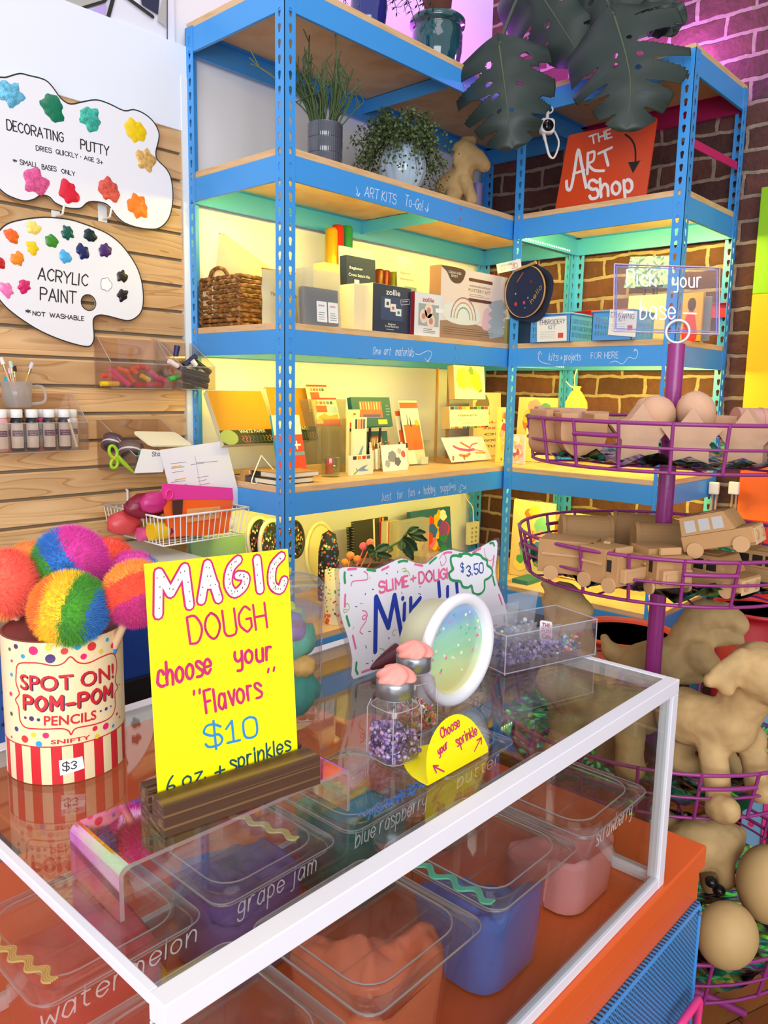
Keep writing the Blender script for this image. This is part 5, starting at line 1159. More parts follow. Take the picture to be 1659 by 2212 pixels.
# B: baskets with labels
def crate(pL, pR, vtop, depth, label, text, lab_px):
    z=SZ[3]; a=onz(*pL,z); b=onz(*pR,z); x=min(a.x,b.x); y1,y0=a.y,b.y; H=topz(a.x,a.y,vtop)-z; L=y1-y0; D=depth
    t=thing('plastic_basket',label,'basket',(x+D/2,(y0+y1)/2,z)); m=M(); fl_=.006; tw=.0025
    def side(o,ex,L,n):
        pl=PL(o,ex,(0,0,1)); nn=max(4,int(L/.011)); e=.008
        hs=[]; pw=(L-2*e)/nn
        for r in range(3):
            zz=H*(.16+.24*r)
            for k in range(nn): hs.append([(e+pw*k+pw*.22,zz),(e+pw*(k+1)-pw*.1,zz),(e+pw*(k+1)-pw*.1,zz+H*.17),(e+pw*k+pw*.22,zz+H*.17)])
        m.prism([(0,0),(L,0),(L,H),(0,H)],-tw,0,pl.mat(),holes=hs)
    side((x,y1,z+.0005),(0,-1,0),L,0); side((x+D,y0,z+.0005),(0,1,0),L,0); side((x+D,y1-.0001,z+.0005),(-1,0,0),D,0); side((x,y0+.0001,z+.0005),(1,0,0),D,0)
    m.box((x+.001,y0+.001,z+.0005),(x+D-.001,y1-.001,z+.003)); m.build('basket_body',mat('4f9ae0',.4),t,world=True)
    m=M(); m.tube([(x-.002,y1+.002,z+H),(x-.002,y0-.002,z+H),(x+D+.002,y0-.002,z+H),(x+D+.002,y1+.002,z+H)],.0035,8,closed=True); m.build('rim',mat('4f9ae0',.4),t,world=True)
    lp=PLx(x-.0045); P=[lp.px(*q) for q in lab_px]; m=M(); m.prism(P,-.0004,0,lp.mat()); lb=m.build('label_card',mat('f2eee4',.5),t,world=True)
    (ax,ay),(bx,by),(cx,cy),(dx,dy)=P; W_=bx-ax; Hh=dy-ay
    m=M(); write(m,lp,text,(lerp(ax,bx,.08),lerp(ay,dy,.70)),(lerp(ax,bx,.92),lerp(by,cy,.70)),(lerp(ax,bx,.08),lerp(ay,dy,.88)),.0016,.0005,metric=True); write(m,lp,'KIT',(lerp(ax,bx,.38),lerp(ay,dy,.50)),(lerp(ax,bx,.62),lerp(ay,dy,.50)),(lerp(ax,bx,.38),lerp(ay,dy,.66)),.0016,.0005,metric=True); m.build('lettering',mat('3c4a70',.6),lb,world=True)
    m=M(); [m.rib(lp,[(lerp(ax,bx,.1),lerp(ay,dy,s)),(lerp(ax,bx,.6),lerp(ay,dy,s))],.0009,.0005) for s in (.15,.23,.31,.4)]; m.build('small_print',mat('8a8a88',.6),lb,world=True)
    m=M(); m.flat(lp,[(lerp(ax,bx,.70),lerp(ay,dy,.14)),(lerp(ax,bx,.88),lerp(ay,dy,.14)),(lerp(ax,bx,.88),lerp(ay,dy,.34)),(lerp(ax,bx,.70),lerp(ay,dy,.34))],.0005); m.build('red_square',mat('d84a3c',.6),lb,world=True)
crate((1147,741),(1231,738),682,.16,'blue slatted plastic basket with the embroidery kit label','EMBROIDERY',((1160,739),(1224,736),(1224,682),(1160,686)))
crate((1277,736),(1365,733.5),674,.16,'blue slatted plastic basket behind the clear sign edge','DRAWING',((1313,723),(1372,728),(1377,672),(1318,668)))
single(M().box((BX0+.03,-.075,S3+.0005),(BX0+.06,-.012,S3+.085)),'dark_box',mat('1d3a5a',.5),'dark blue box standing below the embroidery hoop','box')
single(M().box((BX0+.003,.008,S3+.0005),(BX0+.03,.02,S3+.09)),'thin_book',mat('8a8a5a',.6),'thin drab green book against the post below the hoop','book')
# swirl painting on easel
qz=S3+.10; pp=PLx(1.36); P=[pp.px(*q) for q in ((1347,622),(1462,622),(1448,552),(1362,555))]
t=thing('swirl_painting','blue and yellow swirl painted canvas on a small black easel','painting',pp.p(P[0][0],P[0][1]))
def swirl_mat():
    m,n,l,b=newmat('swirl_paint'); tc=n.new('ShaderNodeTexCoord'); w=n.new('ShaderNodeTexNoise'); w.inputs['Scale'].default_value=28; w.inputs['Distortion'].default_value=3; l.new(tc.outputs['Object'],w.inputs['Vector'])
    r=n.new('ShaderNodeValToRGB'); l.new(w.outputs[0],r.inputs[0]); e=r.color_ramp.elements; e[0].color=(*lin('1c3a7a'),1); e[1].color=(*lin('e8e0a0'),1); e[0].position=.35; e[1].position=.72; q=e.new(.5); q.color=(*lin('5a8ac8'),1); l.new(r.outputs[0],b.inputs['Base Color']); return m
g=M(); g.prism([(x,y) for x,y in P],-.008,0,pp.mat()); g.build('canvas',swirl_mat(),t,world=True)
g=M(); zb=P[0][1]; 
t2=thing('small_easel','small black easel carrying the swirl canvas','easel',(1.37,pp.p(*P[0]).y-.06,S3))
xm=(P[0][0]+P[1][0])/2
for d in (-.04,.04): g=M(); g.cyl(pp.p(xm+d*.5,zb+.01,-.014),pp.p(xm+d,S3+.001,.01),.004,n=8); g.build('leg',mat('151515',.5),t2,world=True)
g=M(); g.cyl(pp.p(xm,zb+.05,-.014),pp.p(xm,S3+.001,-.09),.004,n=8); g.build('leg',mat('151515',.5),t2,world=True)
g=M(); g.box((pp.p(xm,0).x-.01,pp.p(xm,0).y-.05,zb-.005),(pp.p(xm,0).x+.012,pp.p(xm,0).y+.05,zb-.0005)); g.build('ledge',mat('151515',.5),t2,world=True)
pp=PLx(1.30); 
t,pl,w,h = up_box('envelope','wide cream envelope standing behind the second blue basket','envelope',S3,(1352,725),(1436,722),640,.004,mat('e2c89a',.6),lean=.02,xpl=1.25)
t,pl,w,h = up_box('picture_panel','yellow picture panel with a figure in a red dress','picture',S3,(1466,737),(1512,737),634,.012,mat('e8a828',.5),xpl=1.22)
g=M(); g.flat(pl,sp2([(.15*w,.02*h),(.8*w,.02*h),(.72*w,.45*h),(.55*w,.66*h),(.35*w,.6*h),(.2*w,.4*h)],3,True),.0004); g.build('red_dress',mat('d8382c',.5),t,world=True)
g=M(); g.flat(pl,[(.5*w+.2*w*cos(a),.76*h+.14*h*sin(a)) for a in [2*pi*i/16 for i in range(16)]],.0005); g.build('dark_hair',mat('5a2a1c',.5),t,world=True)
t,pl,w,h = up_box('grey_panel','narrow grey panel beside the yellow picture','panel',S3,(1514,737),(1530,737),640,.01,mat('8a8680',.5),xpl=1.24)
# the art shop sign
ap=PLx(1.16); zz=SZ[2]; P=[ap.px(*q) for q in ((1199,452),(1397,418),(1420,252),(1228,292))]
lo=(P[0][1]+P[1][1])/2; dz=zz-min(P[0][1],P[1][1])
a=onx(1199,449,1.115); b=onx(1396,417,1.105); a.z=b.z=SZ[2]+.0005; ex=(b-a).normalized(); ey=V((-ex.y,ex.x,0)); sp=PL(a,ex,V((0,0,1))+ey*.10)
P=[sp.px(*q) for q in ((1199,449),(1396,417),(1420,252),(1228,292))]; cx_=sum(p[0] for p in P)/4; cy_=sum(p[1] for p in P)/4
P[0]=(P[0][0],.0); P[1]=(P[1][0],.0)
t=thing('arrow_sign','orange sign with white brush lettering and a curved black arrow','sign',a.lerp(b,.5))
g=M(); rr=[]; 
for i in range(4):
    p0,p1,p2=[V((*P[(i+k)%4],0)) for k in (-1,0,1)]; r_=.012 if i>1 else .002
    u_=(p0-p1).normalized()*r_; v_=(p2-p1).normalized()*r_
    rr+=[(p1+u_*(1-s)**2+v_*s*s).to_2d()[:] for s in (0,.25,.5,.75,1)]
g.prism(rr,-.005,0,sp.mat()); g.build('panel',mat('d8481c',.4),t,world=True)
z6=ZM(1220,0,3.78)
g=M(); wl=.013
write(g,sp,'THE',z6(210,1180),z6(385,1120),z6(200,1115),.006,.0006)
for s in ([(15,1480),(20,1540),(50,1540),(80,1400),(110,1225),(140,1350),(175,1530)],): g.rib(sp,[sp.px(*z6(*q)) for q in sp2(s,4)],.0115,.0006)
g.rib(sp,[sp.px(*z6(*q)) for q in ((70,1420),(160,1390))],.009,.0006)
g.rib(sp,[sp.px(*z6(*q)) for q in ((190,1250),(185,1420))],.010,.0006); g.rib(sp,[sp.px(*z6(*q)) for q in sp2([(190,1255),(240,1240),(235,1310),(195,1340),(240,1390),(320,1395)],4)],.009,.0006)
g.rib(sp,[sp.px(*z6(*q)) for q in ((275,1255),(385,1205))],.009,.0006); g.rib(sp,[sp.px(*z6(*q)) for q in ((325,1235),(355,1350))],.010,.0006)
write(g,sp,'Shop',z6(205,1625),z6(565,1560),z6(195,1480),.0105,.0006); g.build('lettering',mat('efe6e4',.5),t,world=True)
g=M(); g.rib(sp,[sp.px(*z6(*q)) for q in sp2([(495,1098),(545,1140),(575,1210),(578,1330)],4)],[.006]*13,.0006); g.flat(sp,[sp.px(*z6(*q)) for q in ((517,1325),(578,1320),(620,1308),(557,1415))],.0007); g.build('arrow',mat('141414',.5),t,world=True)
# security camera under the top shelf
c=onx(1181,272,1.06); c=V((1.064,c.y,c.z)); T=Matrix.Translation(c) @ Matrix.Rotation(-2.42,4,'Z') @ Matrix.Rotation(.0,4,'Y')
t=thing('security_camera','small white camera with a round black lens hanging under the top shelf','camera',c)
Tf=PL(c,(cos(-.75+0),sin(-.75),0),(0,0,1)).mat()
g=M(); loft(g,[(.046,.046,.012,-.02),(.050,.050,.012,-.016),(.050,.050,.012,.006),(.046,.046,.012,.010)],T=Tf); g.build('housing',WHITEC,t,world=True)
g=M(); g.lathe([(.0,.011),(.0195,.011),(.0195,.0102)],32,T=Tf); ln=g.build('lens',mat('0c0c10',.1),t,world=True); g=M(); g.cyl((-.004,.012,.0112),(-.004,.012,.0122),.0022,T=Tf); g.build('red_light',mat('ff2a1a',.4,emit=2),ln,world=True)
g=M(); k=PL(c,(cos(-.75),sin(-.75),0),(0,0,1)); g.tube([k.p(.0,.025,-.005),k.p(.0,.05,-.005)],.006,8); g.tube([k.p(.018*cos(a),.055+.012*sin(a),-.004) for a in [2*pi*i/14 for i in range(14)]],.003,6,closed=True); g.build('bracket',WHITEC,t,world=True)
g=M(); g.tube(spline([k.p(-.012,-.022,-.004),k.p(-.002,-.055,0),k.p(.012,-.095,0),k.p(.03,-.10,0),k.p(.045,-.05,-.005),k.p(.03,-.0,-.03)],5),[.006]*4+[.0045]*8+[.0035]*14,8); g.build('cable',WHITEC,t,world=True)

# ================================================================== FOURTH SHELF
S4=SZ[4]
MUST=mat('d9a31c',.6); BLK=mat('2a2418',.5)
def sketchpad(pL,pR,vtop,lean,label,depth=.018,band=True,cov='c48618',ypl=None):
    t,pl,w,h=up_box('sketch_pad',label,'sketch pad',None,pL,pR,vtop,depth,None,lean=lean,ypl=ypl,mts=[mat(cov,.6),mat('d8cfa8',.6)])
    g=M(); n=int(w/.009)
    for k in range(n):
        x=(k+.5)*w/n; g.tube([pl.p(x,h+.004*sin(a)-.001,-.009+.009*cos(a)) for a in [2*pi*i/8 for i in range(8)]],.0009,5,closed=True)
    g.build('spiral',mat('3a342a',.4,.6),t,world=True)
    if band:
        patch(pl,t,0,0,1,.26,'2b2618','black_band',w,h,h=.0006); g=M(); g.flat(pl,[(.13*w+.032*cos(a),.13*h+.024*sin(a)) for a in [2*pi*i/24 for i in range(24)]],.0011); g.build('green_oval',mat('9aa858',.5),t,world=True)
        typ(pl,t,'WHITE PAPER',.34,.20,.82,.011,w,h,'e8d890',.015,h=.0012)
        for k,c in enumerate(('c8584a','b06068','6a5a50','4a5a60','4a5a3a','5a6a2a','8a8a2a','d8a030','e0b040')):
            g=M(); x=.36*w+.065*w*k; g.rib(pl,sp2([(x,.15*h),(x+.006,.11*h),(x-.002,.08*h),(x+.006,.03*h)],3),.0022,.0012); g.rib(pl,sp2([(x+.01,.15*h),(x+.014,.10*h),(x+.01,.03*h)],3),.002,.0012); g.build('printed_scribble',mat(c,.5),t,world=True)
    return t,pl,w,h
t0,pl0,w0,h0=sketchpad((484,968),(602,962),850,.50,'mustard spiral sketch pad leaning at the open end of the fourth shelf',ypl=.20)
sketchpad((600,958),(688,944),842,.35,'second mustard spiral sketch pad leaning behind the corner post',ypl=.26)
st=thing('pad_stand','low wooden stand under the leaning sketch pads','stand',(.12,.2,S4))
a=V((0,.185,0))
M().box((.012,a.y+.015,S4+.0005),(.36,a.y+.035,S4+.033)).build('front_lip',KRAFT,st,world=True); M().box((.012,a.y+.036,S4+.0005),(.36,.42,S4+.012)).build('base_board',KRAFT,st,world=True)
t,pl,w,h=up_box('crayon_pack','cream and red crayon pack, upper of the two on the clear box','pack',None,(672,890),(716,884),832,.006,mat('f0e2a8',.5),lean=.3,ypl=0.27)
def redpack(t,pl,w,h):
    patch(pl,t,0,.93,1,1,'d8382a','red_edge',w,h); patch(pl,t,0,.0,1,.08,'e0482c','red_edge',w,h); patch(pl,t,.12,.48,.55,.72,'e8502c','red_label',w,h); 
    for k,c in enumerate(('e88a30','d85a3a','c86a80','5a7a8a','3a5a6a')): patch(pl,t,.15+.14*k,.76,.26+.14*k,.87,c,'crayon_print',w,h)
    g=M(); g.flat(pl,[(.1*w,.3*h),(.4*w,.45*h),(.6*w,.35*h),(.95*w,.42*h),(.95*w,.24*h),(.3*w,.2*h)],.0006); g.build('hill_print',mat('e0a040',.5),t,world=True); patch(pl,t,.58,.45,.95,.68,'a8bcb8','sky_print',w,h); patch(pl,t,.3,.08,1,.22,'e8562c','red_label',w,h)
redpack(t,pl,w,h)
# clear bin that carries the packs
a=ony(684,1000,.22); X0,Y0=a.x,.22
H=topz(X0,Y0,905)-S4
bn=thing('clear_bin','tall clear acrylic bin holding the red crayon packs','bin',(X0+.06,Y0+.06,S4)); AB=glass('e8e2c8',1,.05,haze=.12)
M().box((X0,Y0,S4+.0005),(X0+.135,Y0+.003,S4+H)).build('front_wall',AB,bn,world=True); M().box((X0,Y0+.0035,S4+.0005),(X0+.003,Y0+.12,S4+H*1.35)).build('side_wall',AB,bn,world=True); M().box((X0+.132,Y0+.0035,S4+.0005),(X0+.135,Y0+.12,S4+H*1.35)).build('side_wall',AB,bn,world=True); M().box((X0+.0035,Y0+.117,S4+.0005),(X0+.1315,Y0+.12,S4+H*1.5)).build('back_wall',AB,bn,world=True); M().box((X0+.0035,Y0+.0035,S4+.0005),(X0+.1315,Y0+.1165,S4+.003)).build('floor_plate',AB,bn,world=True)
c=V((X0+.055,Y0+.012,S4+.004))
t,pl,w,h=up_box('crayon_pack','cream and red crayon pack, lower of the two on the clear box','pack',None,(684,922),(737,918),860,.006,mat('f4e6ac',.5),lean=.3,ypl=0.24); redpack(t,pl,w,h)
# booklet on wire easel
t,pl,w,h=up_box('red_booklet','red and white booklet with a blue spine standing behind the corner post','booklet',S4+.018,(604,1020),(664,1012),898,.008,None,lean=.22,mts=[mat('f0ead0',.5),mat('3aa0b8',.5)],ypl=0.14)
patch(pl,t,0,0,1,.66,'e0482e','red_panel',w,h); patch(pl,t,.0,.30,1,.36,'8a9aa0','grey_bar',w,h,h=.0008)
g=M(); g.rib(pl,[(.62*w,.48*h),(.88*w,.48*h)],.006,.0009); g.rib(pl,[(.75*w,.42*h),(.75*w,.54*h)],.006,.0009); g.build('white_cross',mat('f4f0e4',.5),t,world=True)
a=ony(548,1008,.13); b=ony(612,1008,.13); a.z=b.z=S4+.003
es=thing('wire_easel','white wire easel holding the red booklet','easel',(a.x,a.y,S4)); tp=V((.5*(a.x+b.x)+.02,max(a.y,b.y)+.06,S4+.075)); WW=mat('efe9d0',.35)
for q in (a,b): M().tube(spline([tp,q+V((.0,.01,.006)),q+V((0,-.012,.0)),q+V((0,-.015,.012))],4),.002,6).build('leg',WW,es,world=True)
M().tube([tp,V((tp.x,tp.y+.05,S4+.003))],.002,6).build('leg',WW,es,world=True)
# two flat books
def flatbook(z,p0,p1,depth,th,label,cov,spine):
    a=V((*p0,z)); b=V((*p1,z)); ex=(b-a).normalized(); ey=V((-ex.y,ex.x,0)); mw=Matrix(((ex.x,ey.x,0,a.x),(ex.y,ey.y,0,a.y),(0,0,1,z+.0004),(0,0,0,1))); L=(b-a).length
    t=thing('book',label,'book',mw=mw); g=M(); g.box((.002,.001,.0022),(L-.002,depth-.002,th-.0022)); g.build('pages',mat('efe6cc',.7),t)
    for zz in (0,th-.002): M().box((0,0,zz),(L,depth,zz+.002)).build('cover',mat(cov,.5),t)
    M().box((L*.28,-.0006,.001),(L*.50,.0,th-.001)).build('spine_label',mat(spine,.5),t); M().box((L*.24,-.0006,.001),(L*.27,.0,th-.001)).build('red_mark',mat('d0342c',.5),t)
flatbook(S4,(.014,.250),(.014,.055),.145,.017,'lower black covered book lying under the other on the fourth shelf','1e1c1a','4a4a50')
flatbook(S4+.0184,(.028,.235),(.028,.050),.15,.016,'upper kraft covered book lying flat on the black one','b88a50','1a1a1a')
# glass jar
c=onz(727,1031,S4); c.y=max(c.y+.028,.04)
t=thing('glass_jar','clear glass jar with a red card inside on the fourth shelf','jar',(c.x,c.y,S4)); H=topz(c.x,c.y-.02,987)-S4; r=.0295
M().lathe([(0,.0005),(r*.93,.0005),(r,.004),(r,H-.004),(r*.96,H),(r*.9,H-.003),(r*.94,.008),(0,.008)],32,T=Matrix.Translation((c.x,c.y,S4))).build('jar_glass',glass('eef4ee',1,.03,ior=1.7),t,world=True)
k=M().box((c.x-.024,c.y-.006,S4+.0085),(c.x+.006,c.y-.002,S4+H-.006)); single(k,'red_card',mat('d83c34',.5),'red card standing in the glass jar','card')
# pencil packs
def pencil_pack(pL,pR,vt,label,col,kind,ypl=.14):
    t,pl,w,h=up_box('pencil_pack',label,'pack',S4,pL,pR,vt,.012,mat(col,.5),ypl=ypl)
    if kind==0:
        patch(pl,t,.1,.72,.9,.80,'d8442c','red_stripe',w,h); patch(pl,t,.1,.66,.9,.71,'3a2a2a','dark_stripe',w,h)
        for k in range(5): patch(pl,t,.3,.12+.1*k,.7,.14+.1*k,('c0402a','3a3a3a','d8a03a','c0402a','5a5a5a')[k],'printed_stripe',w,h)
        g=M(); g.flat(pl,[(.5*w+.14*w*cos(a),.93*h+.02*h*sin(a)) for a in [2*pi*i/10 for i in range(10)]],.0005); g.build('hang_hole',mat('8a7a40',.5),t,world=True)
    else:
        for k,c in enumerate(('3a3a3a','e8a030','d8442c','5a6a70')): patch(pl,t,.1+.2*k,.8,.25+.2*k,.97,c,'printed_stripe',w,h)
        g=M(); g.flat(pl,sp2([(.3*w,.25*h),(.5*w,.42*h),(.75*w,.5*h),(.6*w,.32*h),(.8*w,.22*h),(.5*w,.2*h)],3,True),.0006); g.build('bird_print',mat('7a98b8',.5),t,world=True)
        g=M(); g.rib(pl,[(.15*w,.08*h),(.3*w,.22*h),(.25*w,.34*h)],.004,.0006); g.build('leaf_print',mat('7aa030',.5),t,world=True)
pencil_pack((752,1012),(776,1009),885,'tall cream pencil pack with a hanging hole at the back','eee0a4',0,.17)
pencil_pack((763,1024),(791,1021),902,'tall cream pencil pack with a printed bluebird','f2e8c0',1,.135)
pencil_pack((757,1028),(806,1022),985,'low wide cream pencil pack at the foot of the tall packs','f2eac8',1,.105)
# teal boxes
TEAL='1f5c5c'
def tealbox(z,pL,pR,vt,lean,label,dp=.02,ypl=.2):
    t,pl,w,h=up_box('pencil_box',label,'pencil box',z,pL,pR,vt,dp,mat(TEAL,.45),lean=lean,ypl=ypl)
    patch(pl,t,.18,.3,.76,.86,'b8643c','window_panel',w,h)
    for k in range(8):
        g=M(); x=(.21+.07*k)*w; g.rib(pl,[(x,.60*h),(x,.80*h)],.0055,.0010); g.build('pencil_print',mat(('e8d8a0','d8a080','e0c890')[k%3],.5),t,world=True)
    patch(pl,t,.62,.08,.86,.24,'d8c040','colour_swatch',w,h); patch(pl,t,.25,.33,.7,.42,'5a4a8a','violet_bar',w,h,h=.0012); lines(pl,t,.86,.97,[.7,.6,.5,.4],w,h,'c8d8c8',.0015)
    return t,pl,w,h
lt=tealbox(S4,(790,985),(842,978),934,.12,'lower teal pencil box half hidden behind the paper tubes',ypl=.24)
ut=tealbox(None,(766,926),(849,920),860,.20,'upper teal pencil box displayed on the black easel',ypl=.215)
es=thing('display_easel','black folding easel under the upper teal pencil box','easel',(ut[0].matrix_world.translation.x+.07,ut[0].matrix_world.translation.y+.03,S4)); o=ut[1]
for x in (.28,.45,.72): M().cyl(o.p(ut[2]*x,-.002,-.012),V((o.p(ut[2]*x,0).x,o.p(ut[2]*x,0).y+.02,S4+.001)),.0045,n=8).build('leg',mat('141414',.5),es,world=True)
M().box((o.p(0,0).x+.02,o.p(0,0).y-.004,S4+.055),(o.p(0,0).x+.11,o.p(0,0).y+.018,S4+.0625)).build('ledge',mat('141414',.5),es,world=True)
# paper tubes and watercolour card
rg=random.Random(4); 
for k in range(16):
    u=lerp(806,880,(k%8)/7)+rg.uniform(-3,3); row=k//8; q=ony(u,1000,.165+.02*row); z1=topz(q.x,q.y,958-row*4+rg.uniform(0,14)); d=V((rg.uniform(-.025,.015),rg.uniform(0,.02),z1-S4))
    a=V((q.x,q.y,S4+.006)); t=thing('paint_tube','small cream paper paint tube in the loose bundle on the fourth shelf','tube',(q.x,q.y,S4),group='loose paint tubes on the fourth shelf')
    M().cyl(a,a+d*.8,.006,n=10).build('tube_body',mat('f2e8c4',.5),t,world=True); M().cyl(a+d*.8,a+d,.0045,n=10).build('cap',mat(('e8dcb0','3a3028','c85a3a')[k%3],.5),t,world=True)
t,pl,w,h=up_box('watercolour_card','white card with grey and red paint splashes before the paint tubes','card',S4,(828,1015),(882,1009),962,.002,mat('f6f2e0',.5),lean=.15,ypl=0.125)
for i,(x,y,r,c) in enumerate(((.4,.55,.16,'8a8a90'),(.6,.35,.12,'6a6a74'),(.85,.62,.09,'d85a4a'),(.2,.3,.1,'a8a8a8'),(.7,.75,.08,'c8b8a8'))): g=M(); g.flat(pl,blob(x*w,y*h,r*w,i+3),.0004); g.build('paint_splash',mat(c,.5),t,world=True)
# brush packs in a jar
c=ony(905,1000,.24); t=thing('brush_jar','square clear jar holding the red brush packs','jar',(c.x,c.y,S4)); H=topz(c.x,c.y,950)-S4
g=M(); loft(g,[(.06,.06,.01,.0005),(.062,.062,.01,H)],T=Matrix.Translation((c.x,c.y,S4)),cap1=False); g.build('jar_glass',glass('eef2ea',1,.03,ior=1.6),t,world=True)
g=M(); g.box((c.x-.02,c.y-.028,S4+.004),(c.x+.022,c.y-.024,S4+.03)); single(g,'white_card',WHITEC,'small white card inside the square jar','card')
for i,(pL,pR,vt,ln,lab) in enumerate((((884,1000),(922,996),866,.25,'front white and orange brush pack in the square jar'),((872,985),(900,982),885,.25,'rear white and orange brush pack in the square jar'))):
    t,pl,w,h=up_box('brush_pack',lab,'brush pack',S4+.004,pL,pR,vt,.004,mat('f2ead2',.45),lean=ln,ypl=c.y-.018+.022*i)
    patch(pl,t,0,.88,1,.97,'e0502c','red_stripe',w,h); patch(pl,t,.05,.22,.95,.62,'ee6a34','orange_panel',w,h); g=M(); g.rib(pl,[(.45*w,.60*h),(.45*w,.75*h)],[.008,.002],.0006); g.rib(pl,[(.3*w,.62*h),(.3*w,.78*h)],[.006,.002],.0006); g.build('brush_print',mat('2a221c',.5),t,world=True)
    g=M(); g.flat(pl,blob(.8*w,.65*h,.12*w,3),.0007); g.build('yellow_dab',mat('e8b030',.5),t,world=True)
# wooden card rack
a=ony(955,1000,.2); rx0=a.x; ry=.18
rk=thing('card_rack','tall light wooden rack showing three packs of cards','rack',(rx0+.07,ry+.05,S4)); WD=mat('a87c48',.6); zt=topz(rx0,ry+.1,795)
for x in (rx0+.028,rx0+.098):
    M().box((x,ry+.075,S4+.0005),(x+.006,ry+.085,zt)).build('upright',WD,rk,world=True); M().box((x,ry-.012,S4+.0005),(x+.006,ry+.074,S4+.02)).box((x,ry-.012,S4+.021),(x+.006,ry-.008,S4+.032)).build('foot',WD,rk,world=True)
def cards(z,pL,pR,vt,dep_,lean,label,n,ypl=None):
    for k in range(n-1,0,-1):
        pass
    return up_box('card_pack',label,'cards',None,pL,pR,vt,dep_,None,lean=lean,mts=[mat('f4ecc8',.5),mat('c8a870',.6)],ypl=ypl)
t,pl,w,h=cards(S4+.155,(983,864),(1049,856),790,.03,.10,'top card pack with a yellow flower painting on the wooden rack',3,ypl=0.205)
for i,(x,y,r,c) in enumerate(((.25,.75,.2,'f2d838'),(.5,.82,.2,'f4e25a'),(.7,.55,.18,'ecc822'),(.55,.9,.08,'6a8a3a'),(.8,.35,.09,'7a5a30'),(.75,.42,.12,'e8c020'))): g=M(); g.flat(pl,blob(min(max(x*w,r*w*1.3),w-r*w*1.3),min(y*h,h-r*w*1.25),r*w,i+31,j=.3),.0004+.0002*i); g.build('flower_print',mat(c,.5),t,world=True)
t,pl,w,h=cards(S4+.075,(972,928),(1057,922),880,.04,.08,'middle card pack with a band of rainbow colours on the wooden rack',4,ypl=0.19)
for k,c in enumerate(('2a3a6a','3a8aa8','e0502c','f0a030','f4d838','6a3a2a','2a5a3a','5aa030','2a4a9a','c83a3a')): patch(pl,t,.02+.096*k,.86,.11+.096*k,.99,c,'colour_bar',w,h); patch(pl,t,.02+.096*k,.0,.11+.096*k,.08,('e8a030','d8502c','f0c030','3a6a9a','2a3a5a','5a8a30','2a6a4a','e87a30','c83a5a','3a4a8a')[k],'colour_bar',w,h)
typ(pl,t,'riseware',.2,.55,.68,.010,w,h,'e08a40',.02); lines(pl,t,.3,.8,[.40,.28,.2],w,h,'a09880',.0013)
t,pl,w,h=up_box('painted_card','white card with pink and orange brush strokes, lowest on the wooden rack','card',None,(976,1000),(1063,997),946,.003,mat('f6f0ec',.5),lean=.55,ypl=0.165)
for i,(pts,c,wd) in enumerate((([(.2,.62),(.3,.5),(.5,.42),(.65,.45)],'e84a9a',.012),([(.4,.75),(.5,.62),(.55,.55)],'b85a50',.009),([(.55,.5),(.65,.65),(.8,.7)],'ea5aa8',.006),([(.25,.25),(.4,.2),(.5,.28)],'f0803a',.011),([(.65,.3),(.75,.3),(.88,.28)],'f09a4a',.008),([(.6,.45),(.85,.35)],'e06aa0',.004))): g=M(); g.rib(pl,[(x*w,y*h) for x,y in pts],wd,.0004+.0002*i); g.build('brush_stroke',mat(c,.5),t,world=True)
t,pl,w,h=up_box('large_book','beige book with coloured capital letters behind the card rack','book',S4,(1022,992),(1082,988),848,.022,mat('d8c8a0',.6),lean=.05,ypl=0.3)
for k,(s,c) in enumerate((('ALL','c84a3a'),('KINDS','b8443a'),('OF','5a5a3a'),('GOOD','3a4a3a'),('STUFF','4a4a3a'))): typ(pl,t,s,.38,.52-.095*k,.98,.010,w,h,c,.02)
g=M(); g.flat(pl,blob(.35*w,.78*h,.25*w,5),.0005); g.build('bird_print',mat('7a6a58',.5),t,world=True)
def abstract(pl,t,w,h,cols_,seed,n=14,h0=.0004,rmax=.2):
    q=random.Random(seed)
    for k in range(n):
        r=q.uniform(.08,rmax)*min(w,h); x=q.uniform(r*1.25,max(w-r*1.25,r*1.26)); y=q.uniform(r*1.25,max(h-r*1.25,r*1.26)); g=M(); g.flat(pl,blob(x,y,r,seed+k,j=.2),h0+.00012*k); g.build('colour_patch',mat(cols_[k%len(cols_)],.5),t,world=True)
CALC=('e8702c','4aa858','f0b83a','3a8ab0','e8989a','f4d870','78b890')
def spiral_book(z,pL,pR,vt,label,cols_,seed,lean=.05,dp=.014,base='e8c890',name='spiral_calendar',n=14,ypl=None,xpl=None):
    t,pl,w,h=up_box(name,label,'calendar' if 'cal' in name else 'notebook',z,pL,pR,vt,dp,mat(base,.5),lean=lean,ypl=ypl,xpl=xpl); abstract(pl,t,w,h,cols_,seed,n)
    g=M(); n_=max(6,int(w/.010))
    for k in range(n_): x=(k+.5)*w/n_; g.tube([pl.p(x,h+.003*sin(a)-.001,-.007+.008*cos(a)) for a in [2*pi*i/8 for i in range(8)]],.0008,5,closed=True)
    g.build('spiral',STEEL,t,world=True); return t
spiral_book(S4,(1056,985),(1094,982),850,'spiral calendar behind the beige book near the inner post',('3a9a88','e8989a','5a5a6a','f0d8a8','e8b0a0'),41,ypl=0.38)
t,pl,w,h=up_box('floral_pack','tall pack with a pink and yellow floral print at the inner post','pack',S4,(1073,1003),(1094,1001),880,.01,mat('f0d070',.5),ypl=0.1); abstract(pl,t,w,h,('f4d838','e8a0b0','d8602c','f6ecd0','c03a5a'),47,18,rmax=.3)
spiral_book(S4,(1112,985),(1196,992),858,'orange and green spiral calendar on the short unit',CALC,51,xpl=1.5)
